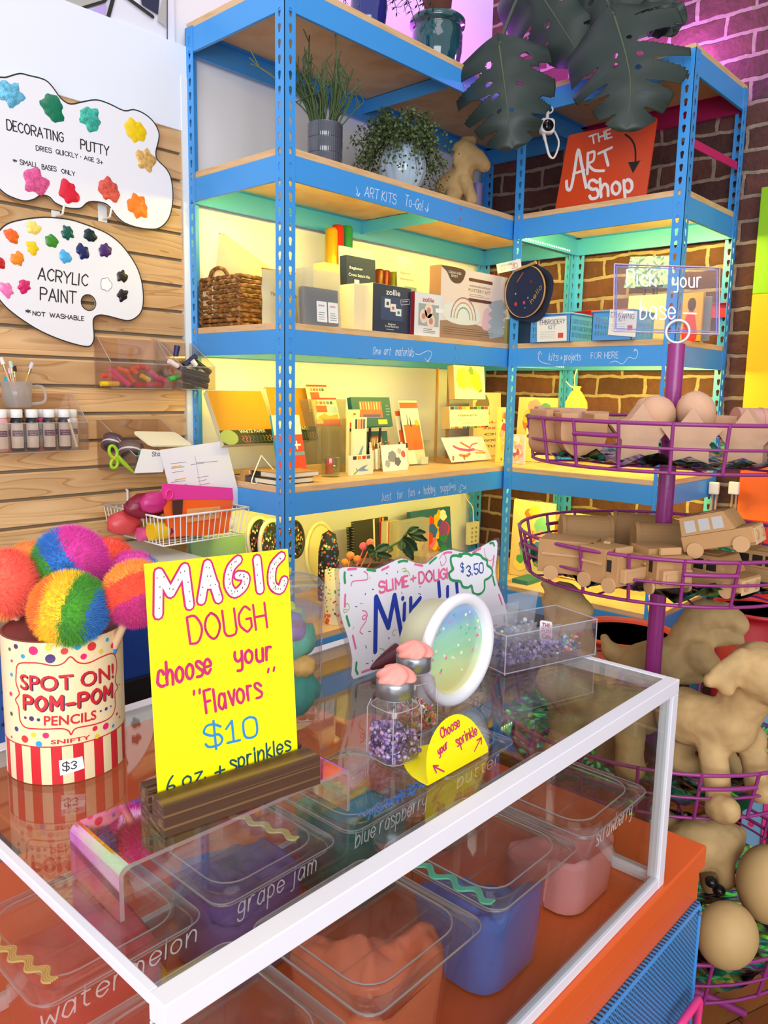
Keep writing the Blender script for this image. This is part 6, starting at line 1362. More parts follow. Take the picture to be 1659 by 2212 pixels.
t,pl,w,h=up_box('floral_pack','second tall pack with pink flowers on the short unit','pack',S4,(1102,1003),(1131,1006),938,.01,mat('f0c8d0',.5),xpl=1.2); abstract(pl,t,w,h,('f4e0e8','e8a0b0','e8d060','c04a7a','f6ecd0'),57,18,rmax=.3)
spiral_book(S4,(1131,1003),(1175,1006),925,'pale yellow spiral pad low on the short unit',('f4e08a','f6ecb0','f0d060'),63,name='spiral_pad',xpl=1.33)
# yellow drawstring bag hanging under the shelf
q=onx(1243,890,1.30); zb=topz(q.x,q.y,893); ztp=topz(q.x,q.y,838); hh=ztp-zb
t=thing('drawstring_bag','yellow cloth drawstring bag hanging under the third shelf of the short unit','bag',(q.x,q.y,zb))
M().lathe([(.0,0),(.028,.002),(.042,.02),(.040,hh*.45),(.022,hh*.8),(.010,hh*.93),(.018,hh*1.05),(.014,hh*1.06)],24,T=Matrix.Translation((q.x,q.y,zb)),fn=lambda a,z:1+.06*sin(5*a+z*30)).build('cloth',mat('ecd34a',.8,bump=.3,bscale=150),t,world=True)
g=M(); g.tube(spline([(q.x,q.y+.008,zb+hh*.93),(q.x,q.y+.012,zb+hh*1.4),(q.x-.005,q.y,ZL[3]-BH-.002)],5),.002,6); g.tube([(q.x+.012*cos(a),q.y+.012*sin(a),zb+hh*.94) for a in [2*pi*i/12 for i in range(12)]],.002,6,closed=True); g.tube(spline([(q.x-.01,q.y,zb+hh*.94),(q.x-.02,q.y+.02,zb+hh*1.1),(q.x-.02,q.y+.035,zb+hh*1.25)],4),.0016,6); g.build('cord',mat('e0d890',.7),t,world=True)
# ================================================================== FIFTH SHELF
S5=SZ[5]
FL=('d8542c','e8a83a','1c1c24','3a6aa8','f0e0c0','b83a5a','5a8a4a')
def confetti_mat(name,base,cols_,scale,thr=.55):
    key=('conf',name)
    if key in MATS: return MATS[key]
    m,n,l,b=newmat(name); tc=n.new('ShaderNodeTexCoord'); v=n.new('ShaderNodeTexVoronoi'); v.inputs['Scale'].default_value=scale; l.new(tc.outputs['Object'],v.inputs['Vector'])
    r=n.new('ShaderNodeValToRGB'); r.color_ramp.interpolation='CONSTANT'; sp=n.new('ShaderNodeSeparateXYZ'); l.new(v.outputs['Color'],sp.inputs[0]); l.new(sp.outputs[0],r.inputs[0]); e=r.color_ramp.elements; e[0].color=(*lin(cols_[0]),1); e[1].position=1/len(cols_); e[1].color=(*lin(cols_[1]),1)
    for k in range(2,len(cols_)): q=e.new(k/len(cols_)); q.color=(*lin(cols_[k]),1)
    g=n.new('ShaderNodeMath'); g.operation='LESS_THAN'; g.inputs[1].default_value=thr; l.new(v.outputs['Distance'],g.inputs[0]); mx=n.new('ShaderNodeMix'); mx.data_type='RGBA'; l.new(g.outputs[0],mx.inputs[0]); mx.inputs[6].default_value=(*lin(base),1); l.new(r.outputs[0],mx.inputs[7]); l.new(mx.outputs[2],b.inputs['Base Color']); b.inputs['Roughness'].default_value=.7; MATS[key]=m; return m
FLM=confetti_mat('floral_print','16161e',FL,95,.42)
# mint pad with scalloped cut-outs
t,pl,w,h=up_box('mint_pad','mint green pad with orange and yellow scallops at the open end of the fifth shelf','pad',S5,(424,1228),(540,1222),1168,.02,mat('9fd0a0',.5),lean=.1,ypl=0.3)
for k,c in enumerate(('e8a030','f0c23c','e8866a','f4e03a')): g=M(); x=(.28+.19*k)*w; g.flat(pl,[(x+.11*w*cos(a),.32*h+.42*h*sin(a)*(1+.0*k)) for a in [pi*i/14 for i in range(15)]],.0006+.0003*k); g.build('scallop',mat(c,.5),t,world=True)
# round hoops and floral mitts
def hoop_disc(u,v,y,rpx,label,name='floral_disc',m_=None,ring='efe2b8'):
    c=ony(u,v,y); d=(c-CAM).dot(_f); r=rpx*d/FPX; c.z=max(c.z,S5+r+.001); T=Matrix.Translation(c) @ Matrix.Rotation(.35,4,'Z') @ Matrix.Rotation(pi/2-.12,4,'X'); t=thing(name,label,'hoop',(c.x,c.y,c.z-r))
    M().lathe([(r*.86,-.004),(r,-.004),(r,.004),(r*.86,.004),(r*.86,-.004)],40,T=T).build('rim',mat(ring,.5),t,world=True); M().lathe([(r*.86,.001),(0,.002)],40,T=T).build('printed_fabric',m_ or FLM,t,world=True); return c,r
hoop_disc(590,1178,.13,58,'round floral hoop behind the corner post on the fifth shelf')
hoop_disc(562,1166,.20,52,'round cream rimmed floral hoop at the open end of the fifth shelf')
hoop_disc(636,1165,.18,42,'smaller dark floral hoop just past the corner post',ring='2a2a30')
hoop_disc(694,1195,.25,70,'cream hoop standing behind the floral crayon mitt',m_=mat('e8dca4',.6))
# floral mitt: a bell of printed cloth with crayon fingers
c=ony(710,1210,.14); d=(c-CAM).dot(_f); s=d/FPX; t=thing('floral_holder','dark floral cloth holder with pale crayons in front of the cream hoop','holder',(c.x,c.y,S5))
zt=topz(c.x,c.y,1145); M().lathe([(.034*1.0,S5+.05),(.036,S5+.07),(.034,lerp(S5,zt,.75)),(.022,lerp(S5,zt,.95)),(0,zt)],28,T=Matrix.Translation((c.x,c.y,0))).build('cloth_cap',FLM,t,world=True)
for k in range(5): x=c.x-.026+.013*k; M().cyl((x,c.y-.012+.004*(k%2),S5+.001),(x,c.y-.012+.004*(k%2),S5+.075),.0055,n=10).build('crayon',mat(('f2e8c8','efe0b0')[k%2],.5),t,world=True)
# second pencil can with polka dots
c=ony(722,1270,.06); r=.031; H=topz(c.x,c.y,1232)-S5; t=thing('pencil_can','smaller cream polka dot pencil can on the fifth shelf','pencil can',(c.x,c.y,S5))
M().lathe([(r,.0005),(r,.034)],40,T=Matrix.Translation((c.x,c.y,S5))).build('striped_base',confetti_mat('red_stripes','f2dcae',('e0622c','f2dcae'),60),t,world=True)
M().lathe([(r,.0342),(r,H),(r-.003,H),(r-.003,.03)],40,T=Matrix.Translation((c.x,c.y,S5))).build('dotted_wall',confetti_mat('polka_dots','f4e0a8',('d8442c','3a8a4a','2a3a6a','e8a03a','3aa0c0'),85,.28),t,world=True)
rg=random.Random(8)
for i,(u,v,c_) in enumerate(((757,1200,'ff8a3a'),(785,1180,'ff5f7a'),(772,1208,'ff9a40'),(800,1172,'ff6f5a'),(806,1200,'d85a7a'),(745,1215,'ffa030'))):
    q=ony(u,v,.085+.02*(i%3)); m=M(); m.sph(q,.0135,16,10,fn=lambda x,y,z:1+.04*nz(x*9,y*9,z*9)); m.cyl(q-V((0,0,.01)),V((lerp(q.x,c.x,.85),lerp(q.y,c.y,.85),S5+.02)),.002,n=6)
    single(m,'pompom_pencil',mat(c_,.9,sheen=.4,bump=.5,bscale=300),'small %s pom-pom pencil beside the polka dot can'%('amber','pink','orange','coral','rose','golden')[i],'pencil')
# notebooks
def notebook(pL,pR,vt,label,col,lean=.06,stripes=None,ypl=None):
    t,pl,w,h=up_box('notebook',label,'notebook',S5,pL,pR,vt,.012,mat(col,.5),lean=lean,ypl=ypl)
    g=M(); n=max(5,int(h/.010))
    for k in range(n): y=(k+.5)*h/n; g.tube([pl.p(.001+.003*sin(a)-.002,y,-.006+.007*cos(a)) for a in [2*pi*i/8 for i in range(8)]],.0008,5,closed=True)
    g.build('spiral',mat('d8d8d0',.3,.7),t,world=True)
    if stripes:
        for k,c in enumerate(stripes): patch(pl,t,.55+.09*k,.0,.60+.09*k,1,c,'printed_stripe',w,h)
    return t,pl,w,h
notebook((757,1240),(806,1234),1140,'outer black spiral notebook on the fifth shelf','2a2a22',ypl=0.33)
notebook((768,1240),(842,1230),1128,'inner black spiral notebook with striped edge on the fifth shelf','2f2d24',stripes=('e8dca8','3a3a30','d8442c','e8a03a'),ypl=0.315)
t,pl,w,h=up_box('card_stack','pale striped card stack beside the black notebooks','cards',S5,(834,1232),(862,1228),1128,.03,mat('efe4a8',.5),ypl=0.29); patch(pl,t,.1,0,.2,1,'d8602c','printed_stripe',w,h); patch(pl,t,.35,0,.42,1,'8a8a70','printed_stripe',w,h)
t,pl,w,h=up_box('clear_tub','pale clear tub in front of the bright book on the fifth shelf','tub',S5,(856,1238),(925,1232),1130,.04,glass('f0ead0',1,.08,haze=.35),ypl=0.24)
t,pl,w,h=up_box('bright_book','book covered in bright brush dabs on the fifth shelf','book',S5,(893,1215),(978,1208),1108,.02,mat('2a6a8a',.5),lean=.1,ypl=0.37); abstract(pl,t,w,h,('e8442c','f0c030','2a8a5a','e87aa0','3a6ab8','f0f0e0','d8602c','8a4a9a'),71,34,rmax=.16)
t,pl,w,h=up_box('power_tablet','white perforated plug adapter hanging on a cable by the inner post','adapter',None,(1013,1178),(1034,1174),1130,.02,mat('e8e2c8',.5),ypl=0.4); 
for k in range(8): patch(pl,t,.2+.4*(k%2),.1+.2*(k//2),.35+.4*(k%2),.18+.2*(k//2),'8a8470','vent_hole',w,h)
g=M(); o=pl.p(w*.4,h); g.tube(spline([o,o+V((-.005,.0,.03)),o+V((.012,.02,.07)),o+V((-.004,.05,.12)),V((o.x+.02,o.y+.12,ZL[4]-.03))],5),.0028,7); g.build('cable',mat('e8e2c8',.5),t,world=True)
spiral_book(S5,(1099,1240),(1186,1248),1078,'large orange and green spiral notebook on the fifth shelf of the short unit',CALC,81,name='spiral_notebook',n=16,xpl=1.24)
spiral_book(S5,(1163,1240),(1272,1256),1102,'second bright spiral notebook leaning behind the purple basket',('e8842c','f0b83a','6ab04a','3a9aa0','e85a5a'),87,lean=.2,name='spiral_notebook',xpl=1.34)
g=M(); g.box((1.13,-.10,S5+.0005),(1.30,-.03,S5+.016)); single(g,'flat_notebook',mat('2f7a78',.5),'teal notebook lying flat under the upright spiral notebook','notebook')
# ================================================================== SIGNS AND BINS ON THE SLAT WALL
za = ZM(0,0,3.95); zb5 = ZM(0,460,3.95); z66 = ZM(0,720,3.95)
fp1 = PLy(.425)
def board_sign(name, label, pl, outline, hole=None, th=.007):
    P = sp2([pl.px(*q) for q in outline],3,True); cx = sum(a for a,b in P)/len(P)
    t = thing(name, label, 'sign', pl.p(cx,min(b for a,b in P)))
    H = []
    if hole:
        c = pl.px(*hole[0]); e = pl.px(*hole[1]); r = abs(e[0]-c[0]); H = [[(c[0]+r*cos(a),c[1]+r*sin(a)) for a in [2*pi*i/28 for i in range(28)]]]
    g = M(); g.prism(P,-th,0,pl.mat(),holes=H,mi2=1); g.build('foam_board',[mat('f3f1f4',.5,bump=.06,bscale=180),mat('cfc4b4',.8)],t,world=True)
    g = M(); g.rib(pl,P+P[:1],.0034,.0004)
    if H: g.rib(pl,H[0]+H[0][:1],.0026,.0004)
    g.build('black_outline',mat('26221f',.6),t,world=True)
    return t
ol = [(0,660),(50,660),(165,628),(250,645),(380,680),(450,745),(520,840),(600,888),(700,870),(820,852),(930,885),(1060,945),(1140,935),(1230,970),(1310,1040),(1355,1130),(1350,1210),(1330,1290),(1340,1360),(1410,1430),(1455,1510),(1475,1650),(1465,1780),(1430,1880),(1360,1945),(1280,1955),(1170,1940),(1060,1900),(990,1840),(940,1770),(880,1730),(760,1722),(700,1770),(650,1780),(560,1770),(470,1730),(420,1680),(350,1665),(290,1700),(210,1715),(120,1690),(40,1650),(-60,1560),(-200,1450),(-230,1200),(-200,850),(-100,690)]
t1 = board_sign('putty_sign','large wavy white decorating putty sign with ten coloured dabs',fp1,[za(*q) for q in ol])
def splat(pl,t,z,x,y,r,c,seed,rough=.3,nm='putty_dab',glit=0):
    a = pl.px(*z(x,y)); k = 1/z(1,0)[0]; k = z(1,0)[0]-z(0,0)[0]; d = (pl.p(*a)-CAM).dot(_f); R = r*k*d/FPX*1.12; B = blob(a[0],a[1],R,seed,26,.34)
    g = M(); n = len(B); vs = []
    for f,h in ((1,.0005),(.8,.003),(.45,.0045)): vs += [pl.p(a[0]+(x_-a[0])*f,a[1]+(y_-a[1])*f,h+.0012*nz(x_*90,y_*90,seed)) for x_,y_ in B]
    vs.append(pl.p(a[0],a[1],.004)); fs = [(i*n+j,i*n+(j+1)%n,(i+1)*n+(j+1)%n,(i+1)*n+j) for i in range(2) for j in range(n)]+[(2*n+j,2*n+(j+1)%n,3*n) for j in range(n)]
    g.add(vs,fs,None,True); g.build(nm,mat(c,rough,.0 if not glit else .2,bump=.8 if glit else .25,bscale=300 if glit else 80,vary=.35 if glit else .08,vscale=120),t,world=True)
for i,(x,y,r,c,gl) in enumerate(((90,800,92,'6cc0e0',1),(450,920,92,'0f7a56',0),(770,1015,85,'3fb8a0',1),(1155,1115,85,'f7cf12',0),(1245,1365,80,'f6b868',1),(305,1550,95,'ee5a94',1),(585,1640,80,'e01e3a',0),(930,1620,85,'e05a48',1),(1175,1760,85,'f4801c',0),(-120,1100,80,'8ac8e8',1))): splat(fp1,t1,za,x,y,r,c,i+4,glit=gl)
PK = mat('262322',.6); g = M()
write(g,fp1,'DECORATING',za(60,1105),za(540,1215),za(55,1020),.0030,jit=.12); write(g,fp1,'PUTTY',za(690,1270),za(930,1330),za(688,1190),.0032,jit=.12)
write(g,fp1,'DRIES',za(308,1282),za(440,1305),za(306,1242),.0019); write(g,fp1,'QUICKLY',za(478,1312),za(665,1352),za(476,1272),.0019); write(g,fp1,'.',za(688,1340),za(698,1342),za(688,1322),.0025); write(g,fp1,'AGE',za(718,1362),za(800,1382),za(716,1328),.0019); write(g,fp1,'3+',za(826,1392),za(878,1402),za(824,1352),.0019)
write(g,fp1,'*',za(110,1385),za(142,1392),za(110,1350),.0019); write(g,fp1,'SMALL',za(172,1402),za(322,1430),za(170,1362),.0019); write(g,fp1,'BASES',za(358,1442),za(480,1462),za(356,1402),.0019); write(g,fp1,'ONLY',za(526,1476),za(640,1502),za(524,1440),.0019)
g.build('lettering',PK,t1,world=True)
fp2 = PLy(.428)
ol = [(-40,200),(0,145),(60,95),(150,65),(300,42),(430,38),(600,58),(720,95),(840,140),(930,185),(1030,265),(1120,380),(1180,490),(1215,620),(1222,760),(1200,850),(1140,905),(1080,918),(1000,900),(900,875),(840,872),(800,900),(795,960),(803,1050),(790,1110),(750,1140),(640,1120),(500,1075),(350,1010),(200,920),(80,830),(20,770),(-40,690),(-110,560),(-120,400),(-90,280)]
t2 = board_sign('paint_sign','white palette shaped acrylic paint sign with a thumb hole',fp2,[zb5(*q) for q in ol],hole=(zb5(755,765),zb5(817,765)))
for i,(x,y,r,c) in enumerate(((100,195,58,'f4681e'),(285,127,56,'f6df6e'),(275,297,52,'f5d012'),(148,390,56,'f48f1e'),(-10,425,52,'c8202c'),(440,240,54,'3f8f28'),(575,170,54,'0f5a4c'),(768,192,54,'0f2a2a'),(705,330,58,'1c2260'),(897,320,56,'4a2468'),(556,375,52,'4fb0e4'),(1042,542,48,'2f261f'),(1045,702,48,'1a1817'),(55,655,56,'f27ab8'),(205,627,54,'d8206c'))): splat(fp2,t2,zb5,x,y,r*.92,c,i+40,nm='paint_dab')
a = fp2.px(*zb5(905,610)); d = (fp2.p(*a)-CAM).dot(_f); B = blob(a[0],a[1],52/3.95*d/FPX,77,26,.2)
g = M(); g.flat(fp2,B,.0006); w_ = g.build('paint_dab',mat('fdfdfc',.4),t2,world=True); g = M(); g.rib(fp2,B+B[:1],.0012,.0009); g.build('dab_outline',mat('6a6a6a',.6),w_,world=True)
g = M(); write(g,fp2,'ACRYLIC',zb5(325,565),zb5(745,625),zb5(330,465),.0036,jit=.12); write(g,fp2,'PAINT',zb5(345,740),zb5(650,775),zb5(345,635),.0036,jit=.12); write(g,fp2,'*',zb5(220,858),zb5(258,862),zb5(220,815),.0026); write(g,fp2,'NOT',zb5(280,872),zb5(385,885),zb5(280,838),.0022); write(g,fp2,'WASHABLE',zb5(425,888),zb5(715,920),zb5(425,852),.0022)
g.build('lettering',PK,t2,world=True)
# hooks
for i,(u,v0,v1,hook,lab) in enumerate(((221,440,478,True,'white slat hook holding up the putty sign'),(120,457,472,False,'white slat hook holding the palette shaped sign'))):
    pl = PLy(SY-.001); a = pl.px(u-9,v1); b = pl.px(u+9,v0); t = thing('slat_hook',lab,'hook',pl.p(a[0],a[1]))
    M().box((a[0],SY-.003,a[1]),(b[0],SY-.0005,b[1])).build('plate',WHITEC,t,world=True,bev=.001)
    x = (a[0]+b[0])/2; g = M(); g.tube(spline([(x,SY-.004,a[1]+.008),(x,.414,a[1]+.008),(x,.408,a[1]+.014),(x+.004,.407,a[1]+.032)],4),.003,8); g.build('wire_arm',mat('efe8d8',.35),t,world=True)
# acrylic bins
BINM = glass('f6efe6',1,.04,haze=.05,ior=1.5)
def bin_(label, uL, uR, uF, vF, vB, vback, nm='wall_bin', yf=None, under=None):
    xL = ony(uL,vB,SY-.002).x; xR = ony(uR,vback,SY-.002).x; q = onx(uF,vF,xR); yf = q.y if yf is None else yf; zf = q.z; zb = ony(uF,vB,yf).z; zt = ony(uR,vback,SY).z
    t = thing(nm,label,'bin',((xL+xR)/2,(yf+SY)/2,zb)); g = M(); th = .0025
    def side(x): g_ = M(); g_.prism([(0,zb),(SY-.001-yf,zb),(SY-.001-yf,zt),(SY-.02-yf,zt),(0,zf)],0,th,Matrix(((0,0,1,x),(1,0,0,yf),(0,1,0,0),(0,0,0,1)))); g_.build('side_panel',BINM,t,world=True); e_ = M(); e_.tube([(x+th/2,yf,zf),(x+th/2,SY-.02,zt)],.0013,6); e_.build('edge',EDG,t,world=True)
    side(xL); side(xR-th)
    M().box((xL+th+.0003,yf,zb),(xR-th-.0003,yf+th,zf)).build('front_panel',BINM,t,world=True); M().box((xL+th+.0003,SY-.004,zb),(xR-th-.0003,SY-.001,zt)).build('back_panel',BINM,t,world=True); M().box((xL+th+.0003,yf+th+.0003,zb),(xR-th-.0003,SY-.0045,zb+th)).build('floor_panel',BINM,t,world=True)
    g = M(); g.tube([(xL,yf+.001,zf),(xR,yf+.001,zf)],.0012,6); g.tube([(xL,yf+.001,zb),(xR,yf+.001,zb)],.001,6); g.build('front_edge',EDG,t,world=True)
    return xL,xR,yf,zb,zf,zt
b1 = bin_('clear acrylic wall bin full of pink, red and orange markers',206,333,371,788,840,736)
b2 = bin_('clear acrylic wall bin of navy and black markers beside the bright ones',338,408,466,794,842,742)
def marker(p0,p1,y,col,capc,label,r=.0075,end='e8dcd0',y1=None):
    a = ony(*p0,y); b = ony(*p1,y if y1 is None else y1); d = (b-a); L = max(d.length,.03); d = d.normalized() if d.length > .004 else V((.1,.95,.15)).normalized(); b = a+d*L
    c = (a+b)/2; t = thing('marker',label,'marker',(c.x,c.y,min(a.z,b.z)-r)); m1 = a+d*L*.58
    M().cyl(a,m1,r*.93,n=14).build('barrel',mat(col,.4),t,world=True); M().cyl(m1,b,r,n=14).build('cap',mat(capc,.4),t,world=True)
ym = (b1[2]+SY)/2
mk = [(((860,430),(1010,430)),'f6c81a','yellow marker lowest by the outer side of the bright bin'),(((870,358),(925,362)),'f0503c','red marker end on beside the outer bin side'),(((1150,440),(1390,438)),'d8322a','long red marker lying along the floor of the bright bin'),(((930,370),(975,385)),'f0559a','pink marker lying under the long pink one'),(((1000,300),(1090,330)),'f26a4a','coral marker behind the long pink marker'),(((1085,345),(1140,415)),'ee5a30','orange marker leaning right of the long pink one'),
 (((1105,310),(1185,290)),'e23c34','red marker at the back top of the bright bin'),(((1195,285),(1275,300)),'df3a2e','topmost red marker of the bright bin'),(((1160,330),(1170,335)),'f0632c','orange marker seen end on in the middle'),(((1200,360),(1275,400)),'f7c41e','yellow marker in the middle of the bright bin'),(((1280,325),(1310,350)),'ee5aa0','pink marker below the topmost red one'),(((1315,385),(1330,392)),'d8409a','magenta marker seen end on near the bin side'),(((1365,380),(1390,392)),'ea4f88','rose marker end on at the inner bin corner'),(((935,300),(1100,440)),'f2409a','long bright pink marker lying slanted over the others'),(((1360,325),(1372,335)),'2f4a2c','dark green marker end on among the bright ones')]
for k,((p,q),c,lab) in enumerate(mk): marker(z66(*p),z66(*q),ym-.025+.016*(k%4) if k != 13 else b1[2]+.016,c,c,lab)
z77 = ZM(380,440,3.95); ym = (b2[2]+SY)/2-.06
for k,(p,q,c,cc,lab) in enumerate((((-2,1300),(10,1225),'241f54','241f54','navy marker standing upright in the dark bin'),((-60,1340),(70,1420),'f2ddd4','1f2048','pale barrelled marker with a navy cap in the dark bin'),((70,1380),(170,1300),'1c2450','1c2450','navy marker pointing up out of the dark bin'),((60,1420),(270,1470),'1e2048','232858','upper navy marker of the fanned dark pile'),((60,1450),(275,1510),'20244e','1b1d3c','middle navy marker of the fanned dark pile'),((50,1490),(265,1560),'262a55','1a1c38','lowest navy marker of the fanned dark pile'),((170,1350),(290,1440),'2a2320','2a2320','black marker with pale lettering at the tip of the bin'),((0,1540),(150,1570),'33301f','26240f','dark olive marker on the floor of the dark bin'),((-60,1500),(20,1475),'3fa046','2f7a38','green marker low in the dark bin'),((140,1340),(185,1400),'f4ece4','1a1c38','white marker between the dark ones'))):
    marker(z77(*p),z77(*q),ym+.012*(k%4),c,cc,lab,r=.0085)
# paint bottles
b3 = bin_('clear acrylic wall bin holding a row of paint bottles',-60,150,191,912,972,850)
def bottle(u, v, y, zbase, label, paint, body='ece8ea', H=None):
    q = ony(u,v,y); r = .0165; h = ony(u,884,y).z-zbase; t = thing('paint_bottle',label,'paint bottle',(q.x,y,zbase))
    M().lathe([(r*.9,.0005),(r,.004),(r,h*.70),(r*.85,h*.78),(r*.5,h*.82)],24,T=Matrix.Translation((q.x,y,zbase))).build('bottle_body',mat(paint,.35),t,world=True)
    M().lathe([(r*.86,h*.80),(r*.9,h*.81),(r*.9,h*.99),(r*.84,h),(0,h)],24,T=Matrix.Translation((q.x,y,zbase))).build('cap',mat('f3efec',.4),t,world=True)
    cyl_ = CYL(V((q.x,y,zbase)),r+.0003); g = M(); w = .017
    g.grid(lambda a,b: cyl_.p(lerp(-w,w,a),lerp(h*.08,h*.66,b)),14,1); lb = g.build('paper_label',mat(body,.5),t,world=True)
    g = M(); g.grid(lambda a,b: cyl_.p(lerp(-w*.7,w*.9,a),lerp(h*.36,h*.50,b),.0003),10,1); g.build('purple_band',mat('6a2c78',.5),lb,world=True)
    g = M(); typed(g,cyl_,'ACRYLIC',(-w*.5,h*.44),(w*.8,h*.44),.0035,.0006,metric=True); typed(g,cyl_,'PAINT',(-w*.3,h*.38),(w*.7,h*.38),.0035,.0006,metric=True); g.build('lettering',mat('f0eaf0',.5),lb,world=True)
    g = M(); [g.rib(cyl_,[(-w*.6,h*k),(w*.5,h*k)],.0007,.0004) for k in (.30,.25,.2)]; g.build('small_print',mat('8a8088',.6),lb,world=True)
yb0 = b3[2]+.025
for i,(u,c,lab) in enumerate(((4,'d8a0a0','paint bottle at the edge of the frame in the front row'),(38,'141416','paint bottle with black paint and a smudged cap'),(71,'1c1a22','paint bottle with black paint beside the smudged cap'),(107,'3a2a2a','paint bottle with dark paint and a clean cap'),(140,'40363a','paint bottle with grey dark paint nearest the bin side'),(-30,'c8485a','paint bottle just outside the row end'))): bottle(u,950,yb0,b3[3]+.003,lab,c)
for i,(u,c,lab) in enumerate(((20,'f08a6a','coral capped bottle in the second row'),(66,'f0b030','amber capped bottle in the second row'),(92,'ee5aa0','pink tinted bottle in the second row'),(128,'e8a860','pale orange bottle in the second row'),(155,'e8d8c8','cream bottle in the second row'))):
    q = ony(u,900,yb0+.04); bottle(u,900,yb0+.042,b3[3]+.003,lab,c)
g = M(); a = ony(148,905,b3[2]+.006); b = ony(166,965,b3[2]+.006); g.tube([a,b],.004,8); single(g,'spatula',mat('eadccc',.5),'pale wooden stick leaning at the inner end of the bottle bin','stick')
# brush cup
c = ony(36,845,.40); zt = ony(36,824,.40).z; zbm = ony(36,880,.40).z; r = abs(ony(70,845,.40).x-ony(5,845,.40).x)/2
t = thing('brush_cup','frosted clear cup of paint brushes hanging above the bottles','cup',(c.x,c.y,zbm))
M().lathe([(.0,zbm),(r*.86,zbm),(r,zt),(r*.96,zt),(r*.83,zbm+.003),(0,zbm+.003)],28,T=Matrix.Translation((c.x,c.y,0))).build('cup_wall',glass('f4f0ea',1,.15,haze=.3),t,world=True)
g = M(); g.tube(spline([(c.x+r,c.y,zt-.012),(c.x+r+.03,c.y,zt-.014),(c.x+r+.034,c.y,zt-.05),(c.x+r-.004,c.y,zt-.058)],4),.004,8); g.build('handle',glass('f4f0ea',1,.15,haze=.4),t,world=True)
for i,(u,v,bc,fc,lab) in enumerate(((2,772,'f2e8e0','d8b090','cream handled brush at the frame edge'),(22,780,'c8d8cc','d8b898','teal bristled brush in the cup'),(19,795,'e8c0c8','e8a8a0','pink ferruled brush in the cup'),(31,790,'2a2a2a','d8a040','small black and gold brush in the cup'),(70,783,'d8d0dc','d8a038','gold handled flat brush leaning out of the cup'),(12,815,'38a8c8','58b8c8','turquoise handled brush in the cup'))):
    top = ony(u,v,.40); bt = V((lerp(top.x,c.x,.9),c.y-.008+.004*i,zbm+.006)); d = (top-bt); t = thing('paint_brush',lab,'brush',bt); p = bt+d*.72; q = bt+d*.86
    M().cyl(bt,p,.002,.003,n=8).build('handle',mat(fc,.5),t,world=True); M().cyl(p,q,.0042,n=10).build('ferrule',mat('c8b088',.3,.8),t,world=True); M().cyl(q,top,.0055,.0045,n=10).build('bristles',mat(bc,.8),t,world=True)
# lower bin: tape, scissors, palette
b4 = bin_('clear acrylic wall bin with tape rolls, green scissors and a paint palette',212,340,400,975,1020,905,yf=.24)
zf4 = b4[3]+.003
def tape(u,v,y,rpx,col,label,tilt):
    c = ony(u,v,y); d = (c-CAM).dot(_f); R = rpx*d/FPX; T = Matrix.Translation(c) @ Matrix.Rotation(tilt[0],4,'X') @ Matrix.Rotation(tilt[1],4,'Y'); t = thing('tape_roll',label,'tape',(c.x,c.y,c.z-R))
    M().lathe([(R*.72,-.016),(R,-.016),(R,.016),(R*.72,.016),(R*.72,-.016)],32,T=T).build('tape_band',mat(col,.35),t,world=True); M().lathe([(R*.66,-.015),(R*.72,-.015),(R*.72,.015),(R*.66,.015),(R*.66,-.015)],32,T=T).build('core',mat('2a1f58',.5),t,world=True); M().lathe([(R*1.0,-.0105),(R*1.01,-.009),(R*1.01,-.006),(R,-.005)],32,T=T).build('pale_stripe',mat('cfc4b8',.4),t,world=True)
tape(282,975,.30,27,'6a5550','larger brown tape roll with a dark violet core',(-.55,.35)); tape(243,957,.36,22,'5a4650','smaller violet brown tape roll behind it',(-.5,.5))
g = M(); sc = PLy(.255); GR = mat('a4cf28',.4); t = thing('scissors','lime green handled scissors hanging in the lower clear bin','scissors',sc.p(*sc.px(262,1000)))
for c_,r1,r2,an in (((965,1010),34,52,.3),((975,1110),30,40,-.3)):
    o = sc.px(*z66(*c_)); k = .00115*1.0/3.95; k = (ony(262,1000,.255)-CAM).dot(_f)/FPX/3.95; g = M(); g.tube([sc.p(o[0]+k*(r1*cos(a)*cos(an)-r2*sin(a)*sin(an)),o[1]+k*(r1*cos(a)*sin(an)+r2*sin(a)*cos(an))) for a in [2*pi*i/24 for i in range(24)]],.0042,8,closed=True); g.build('finger_loop',GR,t,world=True)
g = M(); g.tube([sc.p(*sc.px(*z66(1000,1050))),sc.p(*sc.px(*z66(1060,1110))),sc.p(*sc.px(*z66(1145,1190)))],[.006,.006,.003],8); g.build('grip',GR,t,world=True); M().cyl(sc.p(*sc.px(*z66(965,1060)),.006),sc.p(*sc.px(*z66(965,1060)),-.004),.004).build('pivot',mat('d8c040',.4),t,world=True)
# palette
pc = ony(353,947,.30); a = ony(300,955,.33); t = thing('paint_palette','cream plastic six well paint palette lying over the lower bin','palette',pc); T = Matrix.Translation(pc) @ Matrix.Rotation(.12,4,'Z') @ Matrix.Rotation(.42,4,'X') @ Matrix.Rotation(.05,4,'Y')
g = M(); g.prism(rrect(.155,.088,.016,5),-.004,0,T,holes=[[(x+.0185*cos(q),y+.0185*sin(q)) for q in [2*pi*i/20 for i in range(20)]] for x in (-.048,0,.048) for y in (-.022,.022)]); CP = mat('f6ecd0',.4); g.build('palette_plate',CP,t,world=True)
for x in (-.048,0,.048):
    for y in (-.022,.022): M().lathe([(.0185,0),(.017,-.006),(.010,-.010),(0,-.0105)],20,T=T @ Matrix.Translation((x,y,0))).build('well',CP,t,world=True)
